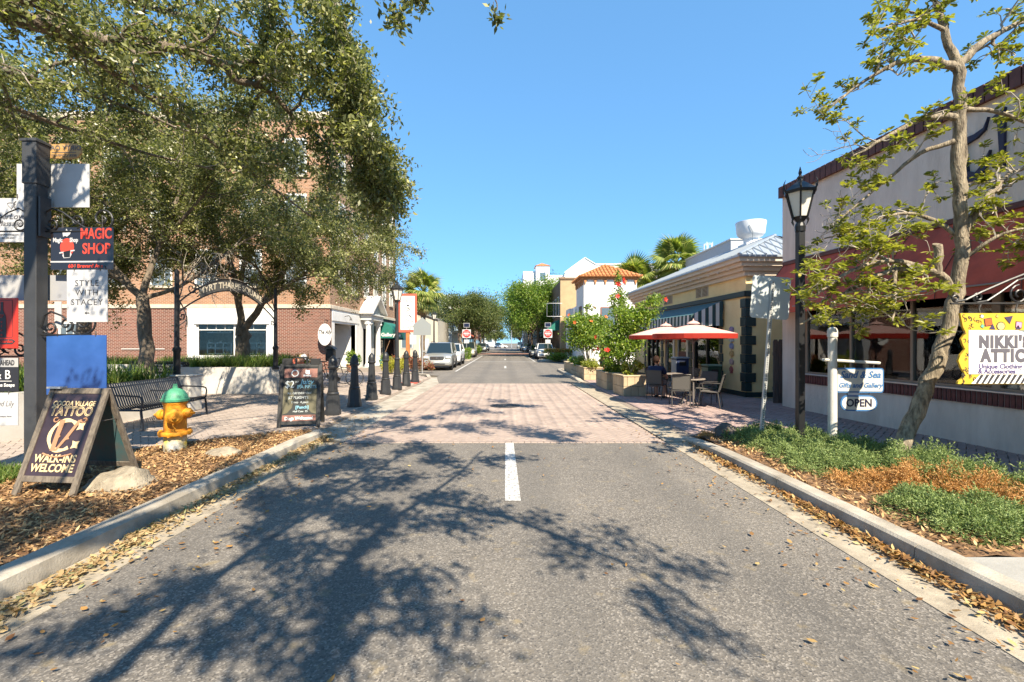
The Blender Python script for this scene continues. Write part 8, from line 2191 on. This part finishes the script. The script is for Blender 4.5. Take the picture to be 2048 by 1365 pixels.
# ------------------------------------------------ palms
def palm(lab, x, y, h, r, seed, trunk_r=.17, n=46):
    rr = random.Random(seed); o = thing('sabal_palm', lab, 'palm tree', (x, y, 0), 0, 'sabal palms')
    k = MB(); P = [(rr.uniform(-.04, .04), rr.uniform(-.04, .04), h * i / 10) for i in range(11)]; k.tube(P, [trunk_r * (1.15 if i < 1 else 1.0 if i < 9 else 1.15) for i in range(11)], 12, jitter=.05); k.build('trunk', M_bark, o, smooth=60, fix=False)
    q = MB(); nl = 26          # one fan frond, unit length 1 along +x
    q.tube([(0, 0, 0), (.28, 0, .05), (.5, 0, .06)], [.018, .012, .008], 4)
    for i in range(nl):
        a = R(-105 + 210 * i / (nl - 1)); l = .62 * (1 - .25 * abs(a) / 2); c, s_ = math.cos(a), math.sin(a); w = .03
        dz = -.16 * abs(s_) - .05
        q.add([(.48, 0, .06), (.48 + l * .5 * c - w * s_, l * .5 * s_ + w * c, .06 + dz * .2), (.48 + l * c, l * s_, .06 + dz - .12), (.48 + l * .5 * c + w * s_, l * .5 * s_ - w * c, .06 + dz * .2)], [(0, 1, 2, 3)])
    me = None
    for i in range(n):
        if me is None: f = q.build('frond', M_palm, o, fix=False); me = f.data
        else: f = link('frond', me, o)
        t_ = i / n; el = R(78 - 135 * t_ ** .85) + rr.gauss(0, .12); az = i * 2.39996 + rr.uniform(-.2, .2); s_ = r * rr.uniform(.85, 1.1) * (1 if t_ < .8 else .9)
        f.location = (0, 0, h - .1 + .25 * (1 - t_)); f.scale = (s_, s_, s_); f.rotation_euler = (rr.gauss(0, .2), -el, az)
    m2 = None
    for i in range(7):
        if m2 is None:
            me2 = me.copy(); me2.materials.clear(); me2.materials.append(leaf_mat('palm_dead', (.22, .15, .08), (.42, .32, .18), trans=.2)); m2 = me2
        f = link('dead_frond', m2, o); s_ = r * .8; f.location = (0, 0, h - .25); f.scale = (s_, s_ * .6, s_); f.rotation_euler = (0, R(58 + rr.uniform(0, 22)), i * .9)
palm('sabal palm beside the banner on the left', -5.9, 33.5, 5.2, 1.75, 3)
palm('sabal palm behind the hibiscus, left of the two over the cafe roof', 10.6, 38, 6.6, 2.2, 5)
palm('taller sabal palm, right of the two over the cafe roof', 13.6, 37, 7.9, 2.4, 6)

# ------------------------------------------------ far trees: own crowns and trunks
def far_tree(lab, x, y, h, rx, rz_, m, n, seed, leaf=.26, trunk=.22, zc=None, group='street trees down the road'):
    rr = random.Random(seed); T = Tree(seed); zc = zc or h - rz_
    T.limb([(x, y, 0), (x + rr.uniform(-.2, .2), y, zc * .5), (x + rr.uniform(-.4, .4), y, zc)], trunk, trunk * .6, 10)
    ends = []
    for i in range(16):
        a = i * 2.4; el = rr.uniform(-.15, 1.2); f = rr.uniform(.6, .95)
        e = Vector((x + rx * f * math.cos(a) * math.cos(el), y + rx * f * math.sin(a) * math.cos(el), zc + rz_ * f * math.sin(el))); ends.append(e)
        s0 = Vector((x, y, zc * rr.uniform(.55, 1.0))); T.limb([s0, s0.lerp(e, .5) + Vector((0, 0, .3)), e], trunk * .4, .03, 6)
    for e in ends + [Vector((x + rr.uniform(-.7, .7) * rx, y + rr.uniform(-.7, .7) * rx, zc + rr.uniform(-.35, .75) * rz_)) for _ in range(34)]:
        r_ = rr.uniform(.2, .36) * rx
        for _ in range(n // 27): T.pts.append(e + Vector((rr.gauss(0, 1), rr.gauss(0, 1), rr.gauss(0, .7))) * r_ * .5)
    return T.done('street_tree', lab, (x, y, 0), m, leaf, .5, group=group, pts=4)
far_tree('bright green tree with pale trunk on the right of the street', 4.3, 58, 10.2, 4.6, 4.4, M_bright, 20000, 31, .21, .25, zc=5.6)
far_tree('second bright green tree behind the first on the right', 4.4, 74, 10.0, 4.8, 4.6, M_bright, 13000, 32, .24, zc=5.8)
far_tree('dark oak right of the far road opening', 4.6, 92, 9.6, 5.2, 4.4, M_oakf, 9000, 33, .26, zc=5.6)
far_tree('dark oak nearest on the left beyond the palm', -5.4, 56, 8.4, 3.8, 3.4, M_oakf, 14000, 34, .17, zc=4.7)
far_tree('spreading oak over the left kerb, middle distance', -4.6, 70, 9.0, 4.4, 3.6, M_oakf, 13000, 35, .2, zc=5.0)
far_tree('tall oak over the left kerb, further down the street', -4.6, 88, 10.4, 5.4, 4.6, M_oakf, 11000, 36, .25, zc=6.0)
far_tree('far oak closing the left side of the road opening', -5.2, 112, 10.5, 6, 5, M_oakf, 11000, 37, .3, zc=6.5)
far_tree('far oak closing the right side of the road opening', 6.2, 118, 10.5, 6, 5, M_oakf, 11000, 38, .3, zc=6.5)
far_tree('small green tree between buildings on the far left', -11.5, 60, 8, 3.4, 3, M_oakf, 5000, 39, .2)
for i, (x, y, h) in enumerate(((-9, 165, 7), (-3.5, 175, 6), (5.5, 170, 7), (13, 168, 8), (-18, 168, 9), (24, 175, 9))):
    far_tree(['low far tree left of the road end', 'small far tree just left of the road end opening', 'small far tree just right of the road end opening', 'low far tree right of the road end', 'far tree at the outer left of the road end', 'far tree at the outer right of the road end'][i], x, y, h, 4.5, 2.6, M_oakf, 2600, 50 + i, .45, group='trees closing the end of the street')
o = thing('utility_pole', 'grey utility pole at the far end of the street', 'pole', (2.2, 158, 0))
k = MB(); k.tube([(0, 0, 0), (0, 0, 8.2)], .16, 8); k.build('pole', M_galv, o); k = MB(); k.b2(-1, 1, -.08, .08, 7.3, 7.5); k.build('crossarm', M_galv, o)

# ------------------------------------------------ far buildings
M_wst = mat('white_stucco', (.72, .71, .68), .85, var=.04, scale=1.2, bump=.1); M_wgable = mat('gable_white', (.74, .74, .73), .8); M_terra = mat('terracotta', (.50, .22, .08), .75, c2=(.38, .15, .05), scale=6, island=.15)
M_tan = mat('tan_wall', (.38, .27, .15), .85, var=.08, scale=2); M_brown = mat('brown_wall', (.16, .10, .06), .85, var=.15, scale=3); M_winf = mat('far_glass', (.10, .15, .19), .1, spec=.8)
def win(o, x0, x1, y, z0, z1, fr=M_frame_w, face='f', gl=M_winf):
    k = MB()
    if face == 'f': k.b2(x0 - .08, x1 + .08, y - .06, y - .002, z0 - .08, z1 + .08); w = k.build('window', fr, o); k = MB(); k.b2(x0, x1, y - .075, y - .062, z0, z1); k.build('pane', gl, w)
    else: k.b2(y - .06, y - .002, x0 - .08, x1 + .08, z0 - .08, z1 + .08); w = k.build('window', fr, o); k = MB(); k.b2(y - .075, y - .062, x0, x1, z0, z1); k.build('pane', gl, w)
# Spanish style corner with tiled tower
o = thing('stucco_tower_building', 'white stucco corner building with terracotta tiled tower', 'building', (5.8, 34.2, 0))
k = MB(); k.b2(0, 3.9, 0, 3.6, 0, 6.35); k.build('tower', M_wst, o)
k = MB(); k.b2(3.9, 14, .6, 9, 0, 4.6); k.build('wing', M_wst, o)
k = MB(); k.b2(.25, 3.5, 3.6, 12, 0, 4.8); k.build('street_wing', M_wst, o)
def tiled(x0, x1, y0, y1, z, rise, nm='tile_roof'):
    cx, cy = (x0 + x1) / 2, (y0 + y1) / 2; e = .35
    P = [(x0 - e, y0 - e, z), (x1 + e, y0 - e, z), (x1 + e, y1 + e, z), (x0 - e, y1 + e, z)]; ap = (cx, cy, z + rise)
    k = MB()
    for i in range(4): k.poly([P[i], P[(i + 1) % 4], ap])
    k.poly(P); rf = k.build(nm, M_terra, o)
    for i in range(4):
        a, b_ = Vector(P[i]), Vector(P[(i + 1) % 4]); L_ = (b_ - a).length; n = int(L_ / .26)
        for j in range(n):
            t_ = (j + .5) / n; q = a.lerp(b_, t_); f = 1 - abs(2 * t_ - 1)
            end = q.lerp(Vector(ap), 1.0); dr = (Vector(((a + b_) / 2)) ); tgt = q + (Vector(ap) - (a + b_) / 2) * f
            rows = max(1, int(4 * f + .5))
            for r_ in range(rows):
                s0, s1 = q.lerp(tgt, r_ / rows), q.lerp(tgt, (r_ + 1) / rows * 1.02)
                if (s1 - s0).length < .05: continue
                k = MB(); k.tube([s0 + Vector((0, 0, .05)), s1 + Vector((0, 0, .02))], [.095, .075], 6); k.build('tile', M_terra, rf)
tiled(0, 3.9, 0, 3.6, 6.55, 1.15)
k = MB(); k.b2(-.12, 4.02, -.12, 3.72, 6.351, 6.54); k.build('eave_band', M_terra, o)
for i in range(6):
    k = MB(); x = .1 + i * .74; k.prism([(x - .12, 6.35), (x + .12, 6.35), (x + .05, 6.1), (x, 5.95), (x - .05, 6.1)], -.1, -.002, 'y'); k.build('corbel', M_terra, o)
for i in range(5):
    k = MB(); y = .2 + i * .8; k.prism([(y - .12, 6.35), (y + .12, 6.35), (y + .05, 6.1), (y, 5.95), (y - .05, 6.1)], -.1, -.002, 'x'); k.build('corbel', M_terra, o)
win(o, 1.3, 2.3, 0, 2.9, 4.25, M_brn); win(o, 1.0, 1.9, 0, 3.4, 4.4, M_brn, 's'); win(o, 5.2, 6.4, .6, 1.2, 2.6); win(o, 8, 9.2, .6, 1.2, 2.6)
k = MB(); k.b2(-.35, 0 - .002, 5.2, 7.2, 3.2, 4.6); k.build('shutter_box', M_wst, o); k = MB(); k.b2(-.4, -.0021, 5.1, 7.3, 3.0, 3.19); k.build('balcony_shelf', M_terra, o)
k = MB(); k.b2(3.9, 14.2, .3, 1.4, 4.601, 4.75); rf = k.build('wing_eave', M_terra, o)
for i in range(36): k = MB(); k.tube([(4.05 + i * .28, .25, 4.8), (4.05 + i * .28, 1.4, 5.1)], .09, 6); k.build('tile', M_terra, rf)
o = thing('tan_building', 'tan and brown flat roofed building behind the tiled tower', 'building', (5.6, 47, 0))
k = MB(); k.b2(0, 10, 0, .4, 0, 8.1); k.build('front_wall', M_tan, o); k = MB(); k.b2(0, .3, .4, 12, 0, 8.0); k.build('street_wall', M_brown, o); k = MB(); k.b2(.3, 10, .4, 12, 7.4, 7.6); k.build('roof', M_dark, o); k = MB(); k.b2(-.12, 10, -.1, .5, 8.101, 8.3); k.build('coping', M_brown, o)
for i in range(3): win(o, 2 + i * 3.4, 3.4 + i * 3.4, 0, 5, 6.8)
for i in range(4): win(o, 1.2 + i * 2.7, 2.4 + i * 2.7, 0, 4.6, 6.4, face='s')
k = MB(); k.prism([(-1.4, 3.0), (0 - .002, 3.0), (0 - .002, 4.1)], 1, 11, 'y'); k.build('street_canopy', M_awg, o)
o = thing('projecting_sign_frame', 'empty white metal sign frame projecting over the right pavement', 'sign frame', (5.55, 46, 0))
k = MB(); k.tube([(.1, 0, 5.6), (-1.4, 0, 5.6), (-1.4, 0, 4.3), (.1, 0, 4.3)], .028, 6); k.build('frame', M_galv, o)
o = thing('right_row_building', 'pale shop row with dark awnings further down the right side', 'building', (6.2, 60, 0))
k = MB(); k.b2(0, 12, 0, 30, 0, 6.2); k.build('wall', mat('row_pale', (.5, .46, .38), .85, var=.1), o); k = MB(); k.prism([(-1.5, 2.5), (-.002, 2.5), (-.002, 3.4)], 1, 28, 'y'); k.build('awning', M_dgreen, o)
for i in range(8): win(o, 1.5 + i * 3.5, 3 + i * 3.5, 0, 3.9, 5.4, face='s'); win(o, 1.2 + i * 3.5, 3.4 + i * 3.5, 0, .5, 2.4, face='s', gl=M_dark)
k = MB(); k.prism([(0, 2.4), (3, 2.4), (3, 3.2), (0, 3.2)], -.06, -.002, 'y'); k.build('fascia_sign', mat('pink_sign', (.5, .12, .2), .6), o)
o = thing('white_gabled_block', 'large white multi storey block with gabled parapet far right', 'building', (10.0, 78, 0))
k = MB(); k.prism([(0, 0), (22, 0), (22, 14.8), (5.2, 14.8), (3.4, 15.9), (1.6, 14.6), (0, 13.4)], 0, 12, 'y'); k.build('wall', M_wgable, o); k = MB(); k.b2(-.5, 0 - .002, .2, 12, 0, 12.8); k.build('side_wing', mat('side_tan', (.42, .32, .25), .8, var=.1), o)
k = MB(); k.b2(9, 12, 3, 6, 14.81, 15.5); k.build('plant_room', M_wgable, o); k = MB(); k.b2(13, 14.2, 3, 5, 14.81, 15.2); k.build('roof_unit', M_dark, o)
k = MB(); k.add([(15, 2, 15.0), (19, 2, 15.0), (19, 6, 15.0), (15, 6, 15.0), (17, 4, 15.9)], [(0, 1, 4), (1, 2, 4), (2, 3, 4), (3, 0, 4), (0, 1, 2, 3)]); k.build('hip_cap', M_terra, o)
k = MB(); k.tube([(0, -.1, 13.45), (1.6, -.1, 14.65), (3.4, -.1, 15.95), (5.2, -.1, 14.85), (22, -.1, 14.85)], .1, 5); k.build('coping', M_wgable, o)
for r_ in range(3):
    for i in range(6): win(o, 2.2 + i * 3.2, 3.4 + i * 3.2, 0, 2.5 + r_ * 3.6, 4.4 + r_ * 3.6, M_wgable)
o = thing('white_tower_block', 'white tower block with small orange hipped cap above the trees', 'building', (6.4, 96, 0))
k = MB(); k.b2(0, 2.8, 0, 4, 0, 17.6); k.build('tower', M_wgable, o); k = MB(); k.b2(-2.6, -.002, 1, 8, 0, 16.6); k.build('low_tower', M_wgable, o); k = MB(); k.b2(2.801, 6, 1, 10, 0, 15.8); k.build('wing', M_wgable, o)
k = MB(); k.add([(-.2, -.2, 17.6), (3, -.2, 17.6), (3, 4.2, 17.6), (-.2, 4.2, 17.6), (1.4, 2, 18.5)], [(0, 1, 4), (1, 2, 4), (2, 3, 4), (3, 0, 4), (0, 1, 2, 3)]); k.build('hip_cap', M_terra, o)
win(o, .8, 2.0, 0, 14.6, 16.2, M_wgable)
# left far buildings
o = thing('beige_shed_building', 'low beige building with shallow gable beyond the brick block', 'building', (-16, 47, 0))
k = MB(); k.prism([(0, 0), (9.2, 0), (9.2, 4.0), (7.2, 4.7), (0, 5.9)], 0, 9, 'y'); k.build('wall', mat('beige_siding', (.50, .45, .36), .85, c2=(.46, .41, .33), scale=3, stretch=(8, 8, .3)), o)
k = MB(); k.tube([(0, -.1, 5.95), (7.2, -.1, 4.75), (9.4, -.1, 4.0)], .09, 5); k.build('verge', mat('verge_dark', (.12, .12, .12), .7), o)
win(o, 2, 3.2, 0, 1.2, 2.6); win(o, 5.6, 6.6, 0, 1.2, 2.6); k = MB(); k.b2(7.3, 8.3, -.05, -.002, 0, 2.1); k.build('door', M_frame_w, o)
o = thing('white_shuttered_building', 'white two storey building with blue green shutters on the left', 'building', (-9.8, 57, 0))
k = MB(); k.b2(-10, 3.3, 0, 8, 0, 7.6); k.build('wall', mat('pale_blue_white', (.62, .70, .74), .8), o)
for i in range(3):
    k = MB(); k.b2(3.302, 3.7, .8 + i * 2.3, 1.9 + i * 2.3, 4.4, 6.4); k.build('shutter', mat('shutter_teal', (.04, .13, .17), .6), o)
k = MB(); k.prism([(2.6, 6.6), (4.4, 6.6), (3.5, 7.5)], -.4, 8, 'y'); k.build('dormer_roof', M_dark, o); k = MB(); k.b2(3.3, 4.6, 0, 8, 3.0, 3.2); k.build('canopy', mat('canopy_pale', (.5, .55, .55), .7), o)
win(o, -2.5, -1.2, 0, 4.6, 6.2); win(o, .4, 1.8, 0, 4.6, 6.2)
o = thing('far_left_row', 'shop row with red fascia under the oaks on the left', 'building', (-16, 66, 0))
k = MB(); k.b2(0, 9.6, 0, 60, 0, 5.2); k.build('wall', mat('row_red', (.36, .2, .13), .85, var=.15), o); k = MB(); k.prism([(9.602, 2.6), (11, 2.6), (9.602, 3.3)], .5, 30, 'y'); k.build('awning', mat('awning_rust', (.38, .09, .04), .75), o)
for i in range(10): k = MB(); k.b2(9.602, 9.66, 1 + i * 5, 4 + i * 5, .4, 2.4); k.build('window', M_winf, o)
o = thing('end_building', 'pale far building closing the end of the street', 'building', (-30, 215, 0))
k = MB(); k.b2(0, 26, 0, 10, 0, 9); k.build('wall', mat('end_pale', (.5, .52, .52), .85), o)
for i in range(6): win(o, 2 + i * 4, 4 + i * 4, 0, 2, 4); win(o, 2 + i * 4, 4 + i * 4, 0, 5.4, 7.4)
# pavements beyond
struct(slab('pavement_far_right', [(5.2, 34.2), (14, 34.2), (14, 150), (5.2, 150)], -.05, .1, M_conc)); struct(slab('pavement_far_left', [(-12, 60), (-5.4, 60), (-5.4, 150), (-12, 150)], -.05, .1, M_conc))
struct(slab('corner_island', [(3.3, 41.2), (5.2, 41.2), (5.2, 45.5), (3.4, 45.5), (2.95, 43)], -.04, .12, M_conc)); struct(slab('corner_island', [(-5.4, 43.0), (-3.3, 43.4), (-3.1, 45), (-3.3, 46.6), (-5.4, 47)], -.04, .12, M_conc))
# ------------------------------------------------ street behind the viewpoint (seen only in window reflections)
struct(slab('road', [(-2.9, -60), (2.75, -60), (2.75, -9.01), (-2.9, -9.01)], -.05, 0.0, M_asph))
for lab, x0, x1, y0, h, m in (('two storey tan building behind the viewpoint on the left', -30, -12, -34, 7.5, M_tan), ('white stucco building behind the viewpoint on the right', 9, 26, -32, 6.5, M_wst), ('brick building far behind the viewpoint closing the street', -9, 8, -58, 9, M_br2)):
    o = thing('rear_building', lab, 'building', (x0, y0, 0))
    k = MB(); k.b2(0, x1 - x0, -9, 0, 0, h); k.build('wall', m, o); k = MB(); k.b2(-.1, x1 - x0 + .1, -9, .1, h + .001, h + .25); k.build('cornice', M_belt, o)
    n = int((x1 - x0) / 3)
    for i in range(n):
        for z in (1.0, 4.4):
            k = MB(); k.b2(.9 + i * 3, 2.5 + i * 3, .002, .06, z, z + 1.7); w = k.build('window', M_frame_w, o); k = MB(); k.b2(1.0 + i * 3, 2.4 + i * 3, .062, .07, z + .1, z + 1.6); k.build('pane', M_winf, w)
for lab, x, y, s in (('bushy oak behind the viewpoint on the right', 9.5, -17, 71), ('bushy oak behind the viewpoint on the left', -12, -20, 72), ('oak far behind the viewpoint', 3.5, -40, 73)):
    far_tree(lab, x, y, 8.5, 4.2, 3.4, M_oakf, 6000, s, .24, group='trees behind the viewpoint')
